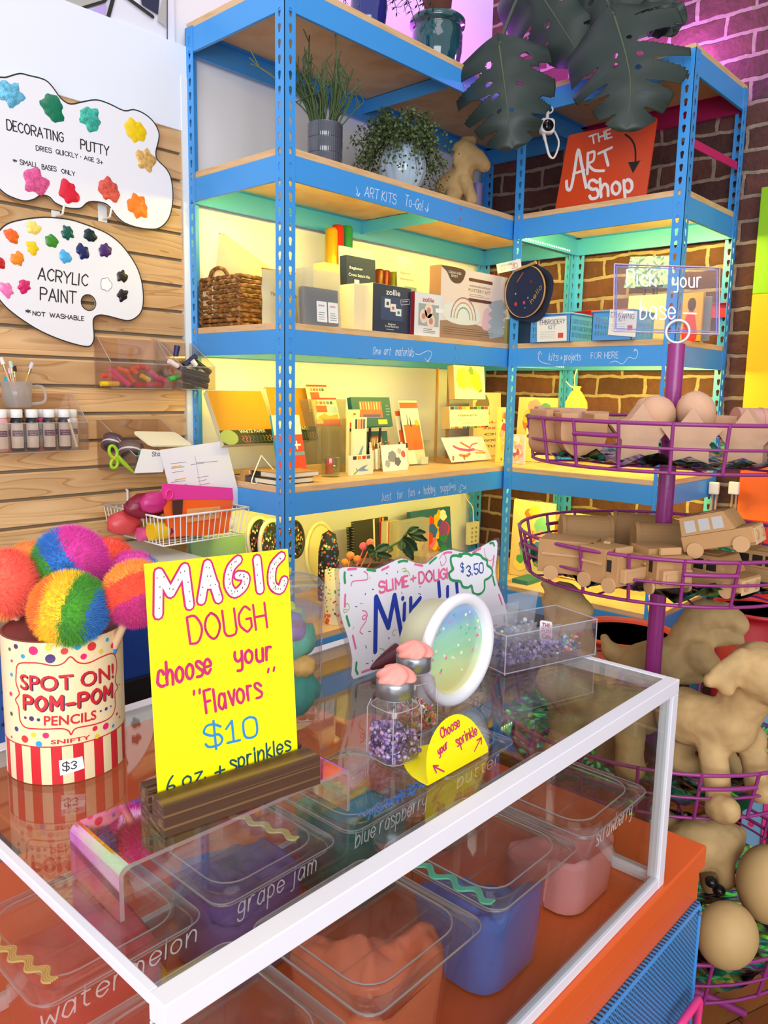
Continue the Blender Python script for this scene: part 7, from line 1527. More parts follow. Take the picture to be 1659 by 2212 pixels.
# name card, teal box, paper sheet
nc = PLy(.225); t = thing('name_card','white folded card with handwriting on the lower clear bin','card',nc.p(*nc.px(330,1022))); g = M(); P = [nc.px(*q) for q in ((290,1022),(352,1020),(362,975),(306,969))]; g.prism(P,-.0006,0,nc.mat()); g.build('card',WHITEC,t,world=True); g = M(); write(g,nc,'Sta',z66(1298,1048),z66(1362,1046),z66(1300,1012),.0016); g.build('lettering',mat('3a3a44',.6),t,world=True)
g = M(); a = ony(300,990,.262); g.box((a.x,.256,a.z),(a.x+.03,.266,a.z+.02)); single(g,'eraser',mat('2f8f80',.4),'small teal box beside the scissors','eraser')
_x = ony(224,1102,SY-.006).x; ps = PLy(onx(349,1119,_x).y+.085); P = [ps.px(*q) for q in ((378,1105),(522,1090),(488,952),(345,972))]; t = thing('notice_sheet','white printed sheet standing behind the pink zip pouch','paper',ps.p(*P[0])); g = M(); g.prism(P,-.0008,0,ps.mat()); g.build('paper',mat('f0eff4',.6),t,world=True)
g = M()
for x0,y0,x1 in ((368,1002,402),(370,1012,398),(372,1021,396),(412,1004,440),(424,1000,470),(370,1042,400),(376,1050,404),(378,1056,402),(374,1064,405),(426,1032,450),(428,1040,446),(430,1048,452)): g.rib(ps,[ps.px(x0,y0),ps.px(x1,y0-4)],.0013,.0004)
g.rib(ps,[ps.px(421,985),ps.px(433,1050)],.0008,.0004); g.build('small_print',mat('8a7a9a',.6),t,world=True)
g = M(); [g.rib(ps,[ps.px(*p),ps.px(*q)],.0026,.0004) for p,q in (((371,1009),(392,1006)),((378,1037),(400,1033)))]; g.build('yellow_mark',mat('e8b030',.6),t,world=True)
# ------------------------------------------------------------------ white wire basket
xw = ony(224,1102,SY-.006).x; nr_ = onx(349,1119,xw); yf = nr_.y; zt = nr_.z; fr_ = ony(538,1098,yf); xr = fr_.x; zb = onx(345,1178,xw+.01).z
t = thing('wire_basket','white wire basket hung on the slat panel full of bright supplies','basket',((xw+xr)/2,(yf+SY)/2,zb)); WW = mat('f2f0f2',.35)
g = M(); top = [(xw,SY-.008,zt),(xw,yf,zt),(xr,yf,zt),(xr,SY-.008,zt)]; ix = .012; bot = [(xw+ix,SY-.012,zb),(xw+ix,yf+ix,zb),(xr-ix,yf+ix,zb),(xr-ix,SY-.012,zb)]
g.tube(top,.0032,8,closed=True); g.build('top_rim',WW,t,world=True); M().tube(bot,.002,8,closed=True).build('bottom_rim',WW,t,world=True)
for i in range(4):
    a0,a1,c0,c1 = V(top[i]),V(top[(i+1)%4]),V(bot[i]),V(bot[(i+1)%4]); n = max(3,int((a1-a0).length/.0185)); g = M()
    for k in range(n): g.tube([a0.lerp(a1,k/n),c0.lerp(c1,k/n)],.0014,6)
    g.build('wire_side',WW,t,world=True)
g = M(); n = 10
for k in range(1,n): g.tube([V(bot[0]).lerp(V(bot[1]),k/n),V(bot[3]).lerp(V(bot[2]),k/n)],.0012,6)
g.build('wire_floor',WW,t,world=True)
for u in (273,):
    a = ony(u,1058,SY-.003); g = M(); g.tube([a,a+V((0,-.006,0)),V((a.x,SY-.008,zt))],.0035,8); g.build('hanger',WW,t,world=True)
# contents of the wire basket
zc = zb+.003; yy = yf+.04
t = thing('zip_pouch','orange mesh pouch with a bright pink zip in the wire basket','pouch',((xw+xr)/2,yy+.02,zc)); pq = PLy(yy)
c4 = [pq.px(*q) for q in ((362,1160),(492,1150),(504,1074),(350,1078))]; g = M()
def pf_(s): return lambda u,v: pq.p(lerp(lerp(c4[0][0],c4[1][0],u),lerp(c4[3][0],c4[2][0],u),v),lerp(lerp(c4[0][1],c4[1][1],u),lerp(c4[3][1],c4[2][1],u),v),s*(.012*sin(pi*u)**.6*(1-v*v)+.0008))
g.grid(pf_(1),10,8); g.grid(pf_(-1),10,8); g.build('pouch_film',mat('f2641e',.35),t,world=True)
g = M(); q0 = [pq.px(*q) for q in ((352,1078),(503,1078),(501,1054),(350,1044))]; g.prism(q0,-.003,.003,pq.mat()); zp = g.build('zip_band',mat('ec3fa0',.4),t,world=True,bev=.001)
g = M(); o = pq.px(363,1068); rr_ = .013; g.tube([pq.p(o[0]+rr_*.8*cos(a),o[1]+rr_*sin(a),.006) for a in [2*pi*i/20 for i in range(20)]],.0028,8,closed=True); g.build('pull_ring',mat('f03f9c',.35),zp,world=True)
g = M(); g.flat(pq,[pq.px(*q) for q in ((395,1128),(468,1118),(470,1092),(398,1098))],.0135); g.build('paper_insert',mat('e8a060',.6),t,world=True); g = M(); write(g,pq,'small base kit',(400,1118),(465,1108),(400,1108),.001,.014); g.build('lettering',mat('7a4a20',.6),t,world=True)
g = M(); g.flat(pq,[pq.px(*q) for q in ((368,1112),(388,1110),(390,1078),(366,1080))],.0125); g.build('dark_insert',mat('4a2a22',.5),t,world=True)
def blobthing(name,label,cat,u,v,y,rx,ry,rz,col,seed,rough=.35,fr=.15):
    c = ony(u,v,y); m = M(); c.z = max(c.z,zb+rz+.002); m.sph(c,(rx,ry,rz),20,14,fn=lambda a,b,c_:1+fr*nz(a*3+seed,b*3,c_*3)); single(m,name,mat(col,rough,bump=.2,bscale=60),label,cat)
blobthing('craft_pouch','dark red foil pouch at the back of the wire basket','pouch',320,1092,yf+.10,.07,.03,.035,'8a1838',3); blobthing('craft_pouch','magenta scrunched pouch beside the zip ring','pouch',335,1085,yf+.06,.045,.025,.03,'c82a7a',5); blobthing('craft_pouch','coral pouch low at the outer end of the wire basket','pouch',268,1130,yf+.13,.05,.03,.034,'d8484c',7)
def tubebottle(p0,p1,y,r,cols_,label):
    a = ony(*p0,y); b = ony(*p1,y); a.z = max(a.z,zb+r+.003); b.z = max(b.z,zb+r+.003); d = b-a; t = thing('craft_bottle',label,'bottle',(a.x,a.y,min(a.z,b.z)-r))
    M().cyl(a,a+d*.3,r*.96,n=18).build('coloured_end',mat(cols_[0],.35),t,world=True); M().cyl(a+d*.3,a+d*.72,r,n=18).build('body',mat(cols_[1],.25),t,world=True); M().cyl(a+d*.72,b,r*.92,n=18).build('cap',mat(cols_[2],.4),t,world=True)
tubebottle((325,1148),(430,1158),yf+.06,.026,('f2c81a','8a1f5e','f4f0f2'),'yellow and purple craft bottle with a white cap lying in the wire basket'); tubebottle((258,1135),(300,1155),yf+.15,.022,('f4cf20','d86a4a','e8a030'),'yellow and coral craft bottle at the outer end'); tubebottle((300,1160),(385,1168),yf+.10,.02,('e85a9a','b02a86','c84a9a'),'pink and violet craft bottle on the basket floor'); tubebottle((440,1162),(500,1158),yf+.09,.02,('f4f0f0','f6f2f4','f8f4f6'),'plain white bottle at the inner end of the wire basket')
# ------------------------------------------------------------------ cabinet behind the counter
t = thing('side_cabinet','dark blue cabinet with a pale top under the slat panel','cabinet',(-.7,.2,0))
M().box((-1.5,.06,.05),(-.205,.44,.905)).build('cabinet_body',mat('173a80',.25,coat=.3),t,world=True,bev=.003); M().box((-1.5,.05,.906),(-.2,.446,.93)).build('cabinet_top',mat('d8dcd4',.4),t,world=True,bev=.002); M().box((-1.5,.045,.50),(-.205,.059,.66)).build('black_drawer',mat('15161a',.3),t,world=True,bev=.002)
cb = PLy(-.25); a = cb.px(-60,1430); b = cb.px(17,1330); t = thing('cardboard_box','brown cardboard box with black print behind the pencil can','box',(a[0],-.15,a[1])); M().box((a[0],-.25,a[1]),(b[0],-.08,b[1])).build('carton',mat('8a7862',.7),t,world=True); g = M(); typed(g,cb,'BLOCKS',cb.px(-70,1362),cb.px(22,1357),.018,.0005,bold=.02); [g.rib(cb,[cb.px(-20,y),cb.px(12,y)],.002,.0005) for y in (1376,1384,1392)]; g.build('lettering',mat('1c1a18',.6),t,world=True)
t = thing('blue_crate','mid blue storage crate with round holes under the cardboard box','crate',(a[0],-.15,.2)); M().box((a[0]-.05,-.26,.2),(b[0]+.004,-.08,a[1]-.001)).build('crate_body',mat('2a5fa8',.4),t,world=True)
g = M(); cq = PLy(-.2605)
for v in (1495,1530,1565): o = cq.px(8,v); M().cyl(cq.p(o[0],o[1],0),cq.p(o[0],o[1],.0006),.004,n=12).build('round_hole',mat('10233f',.6),t,world=True)
# ================================================================== PURPLE BASKET STAND
PX, PY = .125, -1.045; PUR = mat('8e2f74',.35,bump=.15,bscale=120); FILM = film('iridescent_film',0,'1c1428')
t = thing('basket_stand','tall purple wire stand with four round baskets and a pole','basket stand',(PX,PY,0))
po = M().cyl((PX,PY,.06),(PX,PY,1.496),.0165,n=24).build('pole',mat('96307a',.3,bump=.3,bscale=60),t,world=True)
for z in (1.355,1.09,.735,.40): M().cyl((PX,PY,z-.05),(PX,PY,z-.015),.0185,n=24).build('collar',mat('86286c',.35),t,world=True)
g = M()
for k in range(4): a = pi/4+pi/2*k; g = M(); g.tube(spline([(PX,PY,.10),(PX+.14*cos(a),PY+.14*sin(a),.07),(PX+.27*cos(a),PY+.27*sin(a),.008)],4),.009,8); g.build('foot',PUR,t,world=True)
TIERS = [(.285,1.348,.27,1.265,20,0.1),(.29,1.118,.272,1.035,20,.22),(.33,.755,.31,.665,20,.05),(.36,.42,.34,.33,20,.15)]
def circ(r,z,n=64): return [(PX+r*cos(2*pi*k/n),PY+r*sin(2*pi*k/n),z) for k in range(n)]
for i,(r1,z1,r0,z0,n,ph) in enumerate(TIERS):
    m = M(); m.tube(circ(r1,z1),.0036,8,closed=True); b_ = m.build('basket_rim',PUR,t,world=True)
    M().tube(circ((r1+r0)/2+.004,(z1+z0)/2),.0026,8,closed=True).build('middle_ring',PUR,b_,world=True); M().tube(circ(r0,z0),.0032,8,closed=True).build('bottom_ring',PUR,b_,world=True)
    for k in range(n):
        a = 2*pi*k/n+ph; M().tube([(PX+(r1+.0015)*cos(a),PY+(r1+.0015)*sin(a),z1+.003),(PX+(r0+.0015)*cos(a),PY+(r0+.0015)*sin(a),z0)],.0032,7).build('upright_wire',PUR,b_,world=True)
        if k % 4 == (1,3,0,2)[i]:
            a2 = a+2*pi/n; rr = lerp(r0,r1,.72)+.004; zz = lerp(z0,z1,.72); M().tube([(PX+rr*cos(a+(a2-a)*q/5),PY+rr*sin(a+(a2-a)*q/5),zz) for q in range(6)],.0042,8).build('label_bar',PUR,b_,world=True)
    m = M()
    for k in range(10): a = 2*pi*k/10; m.tube([(PX+.016*cos(a),PY+.016*sin(a),z0),(PX+r0*cos(a),PY+r0*sin(a),z0)],.0022,6)
    for r in (.09,.18): m.tube(circ(r,z0,40),.002,6,closed=True)
    m.build('floor_wires',PUR,b_,world=True)
    # crumpled foil
    m = M(); R = r0-.007
    def ff(u,v,i=i,R=R,z0=z0):
        a = 2*pi*u; r = .019+(R-.019)*v; x,y = PX+r*cos(a),PY+r*sin(a); cr = abs(nz(x*22+i*9,y*22,i))*.014+abs(nz(x*55,y*55+i,3))*.006; ed = max(0,(v-.86)/.14); return (x,y,z0+.0045+cr*(.6+.4*v)+ed*.03*(.4+nz(u*30,i*5)))
    m.grid(ff,150,26,sm=False); single(m,'foil_liner',FILM,'crumpled iridescent foil lining the %s basket of the purple stand'%('top','second','third','lowest')[i],'foil',loc=(PX,PY,z0))
# sign clip and clear sign on the pole
c = V((PX,PY,1.496)); t = thing('sign_clip','silver white coil ring clip on top of the purple pole','clip',c); 
vd = (CAM-c); vd.z = 0; vd.normalize(); sx = V((-vd.y,vd.x,0)); o = c+V((0,0,.0235))
g = M()
for k in range(3): g.tube([o+vd*(.006*k-.006)+sx*(.0215*cos(a))+V((0,0,.0215*sin(a))) for a in [2*pi*i/36 for i in range(36)]],.0028,8,closed=True)
g.build('coil',mat('eceaf0',.2,.5),t,world=True)
so = dep(1439,646,1.585); sp_ = PL(so,sx,V((0,0,1))); P = [sp_.px(*q) for q in ((1325,715),(1553,722),(1555,578),(1327,570))]
t = thing('pick_base_sign','clear acrylic block sign with white handwriting clipped on the purple pole','sign',sp_.p((P[0][0]+P[1][0])/2,min(P[0][1],P[1][1])))
AC2 = glass('f8f7fa',.15,.02,ior=1.45)
g = M(); g.prism(P,-.0085,-.0055,sp_.mat()); g.build('rear_plate',AC2,t,world=True); g = M(); g.prism(P,-.003,0,sp_.mat()); fpn = g.build('front_plate',AC2,t,world=True)
g = M()
for h in (0,-.003,-.0055,-.0085):
    for a_,b_ in zip(P,P[1:]+P[:1]): g.tube([sp_.p(*a_,h),sp_.p(*b_,h)],.0011,6)
g.build('bevelled_edge',mat('c9b8dc',.2),t,world=True)
g = M(); Q = [(lerp(sum(p[0] for p in P)/4,p[0],.955),lerp(sum(p[1] for p in P)/4,p[1],.925)) for p in P]; g.rib(sp_,Q+Q[:1],.0022,-.0029); g.build('blue_tint_line',mat('5a6cc8',.3),t,world=True)
z8 = ZM(1060,440,2.77); g = M(); W2 = .0027
write(g,sp_,'Pick',z8(815,485),z8(990,495),z8(815,395),W2,.0005); write(g,sp_,'your',z8(1090,500),z8(1265,500),z8(1090,415),W2,.0005,jit=.1); write(g,sp_,'base',z8(895,690),z8(1110,690),z8(895,585),W2,.0005)
for p,q in (((797,650),(852,650)),((1155,655),(1228,658))): g.rib(sp_,[sp_.px(*z8(*p)),sp_.px(*z8(*q))],.0032,.0005)
g.build('lettering',mat('fbfbff',.4),fpn,world=True)
# ------------------------------------------------------------------ papier-mache bases, top basket
PM = mat('cfa282',.75,bump=.25,bscale=90,vary=.06,vscale=30); PM2 = mat('c69468',.75,bump=.2,bscale=60,vary=.08,vscale=20)
Z1 = 1.277
def face_plane(u, v, d, yaw=0):
    o = dep(u,v,d); n = V((CAM.x-o.x,CAM.y-o.y,0)).normalized(); n = Matrix.Rotation(yaw,3,'Z') @ n; return PL(o,V((-n.y,n.x,0)),V((0,0,1)))
def star(u,v,d,rpx,yaw,label,rot=0):
    pl = face_plane(u,v,d,yaw); R = rpx*d/FPX; pts = []
    for k in range(10): a = pi/2+pi*k/5+rot; r = R if k%2 == 0 else R*.60; pts.append((r*cos(a),r*sin(a)))
    lo = min(b for a,b in pts); dz = Z1-(pl.o.z+lo); pl.o.z += dz; g = M(); g.prism(pts,-.042,0,pl.mat()); single(g,'star_box',PM2 if 0 else PM,label,'craft base',bev=.003)
star(1383,958,1.44,68,.25,'brown cardboard star box nearest the round bottomed box'); star(1492,955,1.41,66,.0,'brown cardboard star box in front of the pole'); star(1608,958,1.40,66,-.2,'brown cardboard star box at the outer side of the top basket')
def dome(u,v,d,rx,ry,label,seed,tilt):
    c = dep(u,v,d); a,b = rx*d/FPX,ry*d/FPX; T = Matrix.Translation(c) @ Matrix.Rotation(tilt,4,V(_f)) ; m = M(); m.sph((0,0,0),(a*.85,a*.85,b),24,16,T=T,fn=lambda x,y,z:1+.04*nz(x*3+seed,y*3,z*3)); single(m,'shell_box',PM,label,'craft base')
dome(1417,897,1.50,49,42,'rounded cardboard box leaning before the purple pole',3,.25); dome(1503,893,1.49,49,48,'second rounded cardboard box with ridges beside the pole',6,-.3)
dome(1395,880,1.62,26,22,'small rounded cardboard box peeking behind the pole',8,.1)
def ubox(u,d,w,vt,label,yaw,crown=True,th=.07):
    o = dep(u,1000,d); pl = face_plane(u,1000,d,yaw); pl.o.z = Z1; W_ = w*d/FPX; H = topz(o.x,o.y,vt)-Z1; pts = [(-W_/2,H)]+[(-W_/2*cos(a),W_*.55-W_*.55*sin(a)) for a in [pi*k/16 for k in range(17)]]+[(W_/2,H)]
    if crown: pts = pts[:-1]+[(W_/2,H),(W_*.2,H),(W_*.2,H-.012),(-W_*.15,H-.012),(-W_*.15,H)]
    g = M(); g.prism(pts[::-1] if 0 else pts,-th,0,pl.mat()); single(g,'round_bottom_box',PM2,label,'craft base',bev=.0025)
ubox(1258,1.47,100,893,'large round bottomed cardboard box in the top basket',.25); ubox(1196,1.53,46,885,'narrow round bottomed cardboard box at the basket rim',.5)
def slab(u,v,d,w,h,dp,label,yaw,name='cardboard_box',z=None):
    pl = face_plane(u,v,d,yaw); W_,H = w*d/FPX,h*d/FPX
    if z is not None: pl.o.z = z+H/2
    g = M(); g.prism([(-W_/2,-H/2),(W_/2,-H/2),(W_/2,H/2),(-W_/2,H/2)],-dp,0,pl.mat()); return single(g,name,PM,label,'craft base',bev=.002)
slab(1228,888,1.64,80,40,.05,'tall pale cardboard box behind the round bottomed boxes',.3,z=Z1+.05); slab(1290,893,1.62,52,40,.045,'short pale cardboard box beside the tall pale one',.3,z=Z1+.045); slab(1175,892,1.68,26,46,.03,'thin pale cardboard tower at the back rim',.3,z=Z1+.045)
for u in (1160,1215,1290): pass
o = dep(1625,912,1.46); m = M(); a = V((_r.x,_r.y,0)).normalized(); 
m.cyl(o-a*.028,o+a*.045,.026,n=24); m.cyl(o-a*.032,o-a*.026,.0275,n=24); m.cyl(o+a*.012,o+a*.017,.0272,n=24); single(m,'barrel_box',mat('c49080',.7,bump=.2,bscale=60),'pinkish cardboard barrel lying behind the outer star box','craft base')
slab(1560,925,1.47,60,36,.03,'pinkish cardboard lid between the star boxes',-.4,z=Z1+.052)
slab(1345,915,1.62,70,34,.03,'pale cardboard lid behind the nearest star box',.1,z=Z1+.04)
# ------------------------------------------------------------------ cardboard vehicles, second basket
KR = mat('b88a58',.7,bump=.1,bscale=80,vary=.05); KR2 = mat('c99c6c',.7,bump=.1,bscale=80); Z2 = 1.050
def vehicle(u,d,ang,L,W_,H,label,kind,z=Z2,pitch=0,v=None,sc=1):
    o = dep(u,1240 if v is None else v,d); o.z = z if v is None else o.z; T = Matrix.Translation(o) @ Matrix.Rotation(ang,4,'Z') @ Matrix.Rotation(pitch,4,'Y'); t = thing('cardboard_vehicle',label,'toy vehicle',mw=T)
    wr = .014; zb = wr*.9
    if kind == 'truck':
        M().box((-L/2,-W_/2,zb),(L*.18,W_/2,H)).build('cargo_box',KR,t,bev=.001); M().box((L*.19,-W_/2,zb),(L/2,W_/2,H*.88)).build('cab',KR,t,bev=.001)
        M().box((L*.5,-W_*.42,H*.28),(L*.5+.012,W_*.42,H*.6)).build('hood',KR2,t,bev=.001); M().box((L*.28,-W_*.3,H*.885),(L*.36,W_*.3,H*1.05)).build('light_bar',KR2,t,bev=.0008)
        M().box((L*.5+.0122,-W_*.34,H*.33),(L*.5+.0135,W_*.34,H*.52)).build('grille',KR2,t); M().box((L*.22,W_/2+.0001,H*.5),(L*.34,W_/2+.0006,H*.78)).build('window',mat('1e1812',.6),t)
        M().box((L*.22,-W_/2-.0006,H*.5),(L*.34,-W_/2-.0001,H*.78)).build('window',mat('1e1812',.6),t); M().box((-L*.45,-W_/2-.003,H*.62),(L*.1,-W_/2-.0003,H*.68)).build('side_rail',KR2,t)
    else:
        M().box((-L/2,-W_/2,zb),(L/2,W_/2,H*.55)).build('lower_body',KR,t,bev=.002); g = M(); g.prism([(-L*.48,H*.555),(L*.28,H*.555),(L*.16,H),(-L*.46,H)],-W_/2,W_/2,Matrix(((1,0,0,0),(0,0,1,0),(0,1,0,0),(0,0,0,1)))); g.build('upper_body',KR,t,bev=.002)
        for s in (-1,1):
            for x in (-.34,-.14,.05): M().box((L*x-.008,s*W_/2-.0004,H*.62),(L*x+.010,s*W_/2+.0006,H*.90)).build('window',mat('b8b4b0' if kind == 'jeep' else '1e1812',.5),t)
        M().box((L/2+.0001,-W_*.46,H*.12),(L/2+.001,W_*.46,H*.5)).build('front_panel',mat('dcb888',.7),t); 
        for s in (-.27,.27): M().cyl((L/2+.0012,W_*s,H*.33),(L/2+.0035,W_*s,H*.33),.0085,n=20).build('headlight',KR2,t)
        M().box((-L*.2,-W_*.25,H+.0002),(L*.05,W_*.25,H+.001)).build('roof_panel',KR2,t)
    for sx_ in (-.32,.32):
        for s in (-1,1): M().cyl((L*sx_,s*(W_/2+.0005),wr),(L*sx_,s*(W_/2+.0055),wr),wr,n=22).build('wheel',KR2,t)
view = math.atan2(-.73,-.68)
vehicle(1255,1.50,view+1.05,.150,.075,.075,'long cardboard fire truck at the rim side of the second basket','truck'); vehicle(1318,1.43,view+.55,.085,.070,.075,'short cardboard truck facing out beside the long fire truck','truck'); vehicle(1424,1.42,view+.18,.085,.068,.078,'cardboard truck with a light bar facing straight out before the pole','truck')
vehicle(1548,1.42,view+.62,.125,.072,.068,'cardboard van under the tilted jeep in the second basket','van'); vehicle(1668,1.46,view+.7,.12,.07,.068,'cardboard van at the far outer side of the second basket','van')
vehicle(1568,1.39,view+.85,.120,.075,.074,'tilted cardboard jeep with round headlights piled on the vans','jeep',pitch=-.28,v=1192)
def chest(u,d,w,vt,label,yaw,barrel=False):
    pl = face_plane(u,1200,d,yaw); pl.o.z = Z2; W_ = w*d/FPX; H = topz(pl.o.x,pl.o.y,vt)-Z2; n = 14
    pts = [(-.03,0),(.03,0),(.03,H*.55)]+[(.03*cos(pi*k/n),H*.55+H*.45*sin(pi*k/n)) for k in range(1,n)]+[(-.03,H*.55)]
    T = Matrix(((pl.n.x,0,pl.ex.x,pl.o.x),(pl.n.y,0,pl.ex.y,pl.o.y),(0,1,0,Z2),(0,0,0,1))); g = M(); g.prism(pts,-W_/2,W_/2,T); g.prism([(x*1.06,y*1.03) for x,y in pts],-W_/2-.002,-W_/2+.006,T); g.prism([(x*1.06,y*1.03) for x,y in pts],W_/2-.006,W_/2+.002,T); single(g,'chest_box',KR,label,'craft base')
chest(1428,1.60,118,1130,'rounded cardboard treasure chest behind the middle truck',.25); chest(1262,1.74,104,1113,'rounded cardboard chest at the back of the second basket',.2); chest(1380,1.78,112,1110,'wide rounded cardboard chest behind the pole',.0)
chest(1478,1.72,70,1125,'rounded cardboard chest beside the pole at the back',-.3)
# ------------------------------------------------------------------ papier-mache animals
PA = mat('bd9a66',.75,bump=.9,bscale=38,vary=.16,vscale=18)
def animal(label, chains, blobs=(), name='paper_animal', vox=.0055, sm=6, flats=()):
    m = M()
    def pt(q): return dep(q[0],q[1],q[2]), q[3]*q[2]/FPX
    for ch in chains:
        P = [pt(q) for q in ch]; S = spline([p for p,r in P],4); rs = [P[min(i//4,len(P)-1)][1]*(1-(i%4)/4)+P[min(i//4+1,len(P)-1)][1]*(i%4)/4 for i in range(len(S))]
        m.tube(S,rs,14); [m.sph(p,r,14,10) for p,r in zip(S,rs)]
    for u,v,d,rx,ry,rz in blobs: c = dep(u,v,d); m.sph(c,(rx*d/FPX,ry*d/FPX,rz*d/FPX),18,12)
    o = single(m,name,PA,label,'animal figure')
    r = o.modifiers.new('one_skin','REMESH'); r.mode = 'VOXEL'; r.voxel_size = vox; r.use_smooth_shade = True; s = o.modifiers.new('smooth','SMOOTH'); s.iterations = sm; s.factor = .5
    tx = bpy.data.textures.get('paper') or bpy.data.textures.new('paper','CLOUDS'); tx.noise_scale = .035; tx.noise_depth = 3; dm = o.modifiers.new('paper','DISPLACE'); dm.texture = tx; dm.strength = .011; dm.mid_level = .5; dm.texture_coords = 'LOCAL'
    return o
animal('brown paper puppy standing at the outer front of the third basket, head turned out',
  [[(1475,1545,1.48,60),(1530,1560,1.44,58),(1580,1570,1.41,56)],[(1535,1590,1.42,36),(1545,1660,1.40,30),(1550,1715,1.39,28),(1556,1745,1.37,33),(1572,1752,1.345,27)],[(1620,1590,1.42,34),(1632,1660,1.42,28),(1640,1705,1.41,25),(1650,1712,1.39,26)],
   [(1470,1590,1.52,40),(1468,1640,1.50,30),(1500,1655,1.47,22)],[(1560,1630,1.56,26),(1585,1662,1.54,20)],[(1590,1545,1.41,50),(1620,1490,1.39,55),(1640,1452,1.38,68)],[(1645,1455,1.36,60),(1690,1485,1.34,45)],[(1605,1420,1.36,22),(1560,1452,1.35,24),(1535,1472,1.345,17)],[(1560,1460,1.35,24),(1572,1488,1.345,18)]])
animal('brown paper animal seen through the case, standing at the inner side of the third basket',
  [[(1260,1530,1.55,60),(1320,1520,1.55,66),(1375,1530,1.56,58)],[(1360,1560,1.52,36),(1360,1620,1.50,32),(1362,1655,1.49,34)],[(1230,1555,1.52,34),(1205,1610,1.51,28),(1200,1640,1.50,30)],[(1330,1600,1.62,30),(1300,1655,1.60,26),(1270,1668,1.58,24)],[(1240,1500,1.52,48),(1195,1475,1.50,40)],[(1395,1500,1.56,30),(1420,1560,1.57,22)]])
animal('brown paper dinosaur with an open mouth lying at the back of the third basket',
  [[(1375,1440,1.80,46),(1430,1430,1.78,52),(1490,1430,1.77,48)],[(1470,1410,1.77,40),(1490,1365,1.77,36),(1515,1335,1.76,36)],[(1520,1328,1.76,36),(1565,1330,1.75,30),(1600,1352,1.74,19)],[(1500,1380,1.76,26),(1550,1378,1.75,20),(1592,1384,1.74,15)],[(1380,1430,1.80,34),(1340,1420,1.82,24),(1315,1400,1.83,17),(1306,1376,1.84,9)],[(1505,1415,1.74,36),(1535,1440,1.72,26)],[(1460,1450,1.74,20),(1450,1480,1.73,16),(1455,1520,1.73,18)],[(1400,1465,1.78,26),(1400,1530,1.78,22)]])
animal('brown paper bear standing behind the clear tray, snout to the stand',
  [[(1215,1300,1.72,44),(1225,1345,1.72,50),(1235,1420,1.74,56),(1240,1500,1.76,58)],[(1225,1305,1.70,38),(1262,1322,1.68,22)],[(1190,1275,1.72,16),(1180,1262,1.72,12)],[(1215,1510,1.75,32),(1205,1590,1.74,24)],[(1265,1510,1.74,32),(1275,1590,1.74,24)]])
animal('brown paper piglet in the lowest basket under the third tier',
  [[(1470,1830,1.52,52),(1520,1818,1.52,58),(1560,1815,1.52,46)],[(1568,1840,1.50,24),(1568,1900,1.49,20)],[(1470,1860,1.54,26),(1468,1925,1.53,22)],[(1530,1860,1.58,22),(1532,1915,1.58,19)],[(1570,1810,1.52,30),(1592,1800,1.52,20)],[(1450,1790,1.54,26),(1440,1770,1.55,18)]])
def egg(u,v,d,rx,ry,label,tilt,seed):
    c = dep(u,v,d); a,b = rx*d/FPX,ry*d/FPX; T = Matrix.Translation(c) @ Matrix.Rotation(tilt,4,V(_f)); m = M(); m.sph((0,0,0),(a,a,b),36,24,T=T,fn=lambda x,y,z:(1-.10*z)+.008*nz(x*4+seed,y*4,z*4)); single(m,'paper_egg',mat('bf9c66',.65,bump=.2,bscale=30,vary=.07,vscale=16),label,'egg')
egg(1662,1902,1.42,66,86,'large brown paper egg at the outer side of the lowest basket',.0,2); egg(1573,2014,1.36,62,71,'rounder brown paper egg lying in front in the lowest basket',.35,5)
m = M(); rg = random.Random(2)
for k in range(2): c = dep(1537+16*k,1905+18*k,1.48); m = M(); m.sph((c.x,c.y,c.z),(.012,.012,.010),14,10); single(m,'black_pebble',mat('15141a',.3),('black shiny pebble under the piglet','second black pebble beside it under the piglet')[k],'pebble')
# ------------------------------------------------------------------ things around the stand
def tub(u,v,d,rpx,hpx,label,col,rim):
    c = dep(u,v,d); r = rpx*d/FPX; h = c.z-.001; t = thing('storage_tub',label,'tub',(c.x,c.y,c.z-h)); M().lathe([(0,-h),(r*.8,-h),(r*.97,-.01),(r*.93,-.01),(r*.77,-h+.006),(0,-h+.006)],40,T=Matrix.Translation(c)).build('tub_wall',mat(col,.4),t,world=True); M().lathe([(r*.97,-.014),(r*1.04,-.012),(r*1.05,0),(r*.98,0),(r*.97,-.014)],40,T=Matrix.Translation(c)).build('rim',mat(rim,.4),t,world=True)
tub(1350,1362,2.32,105,250,'large orange red tub under the short shelving unit','d8401c','e2542a'); tub(1640,1310,2.5,90,170,'dark red tub beyond the basket stand','a81420','b81c28')
g = M(); fpn_ = face_plane(1590,1385,2.5,0); g.prism([fpn_.px(*q) for q in ((1545,1420),(1600,1418),(1645,1392),(1640,1365),(1612,1350),(1590,1352),(1560,1375))],-.03,0,fpn_.mat()); single(g,'foam_block',mat('8a9094',.7),'grey foam piece sticking out of the dark red tub','foam')
for i,(u,lab) in enumerate(((1542,'white flat brush hanging nearer the pole'),(1585,'white flat brush hanging by the orange band'))):
    q = onx(u,1062,1.46); t = thing('flat_brush',lab+' beyond the second basket','brush',(q.x,q.y,q.z-.06)); M().box((1.452,q.y-.018,q.z-.01),(1.468,q.y+.018,q.z+.035)).build('brush_head',mat('e8dcd4',.7),t,world=True,bev=.004); [M().cyl((1.46,q.y+s,q.z-.0105),(1.46,q.y+s,q.z-.07),.004,n=8).build('handle',mat('a8806a',.6),t,world=True) for s in (-.01,.004)]
q = onx(1490,1095,1.30); g = M(); g.box((1.28,q.y-.04,SZ[5]+.30),(1.33,q.y+.03,SZ[5]+.36)); 
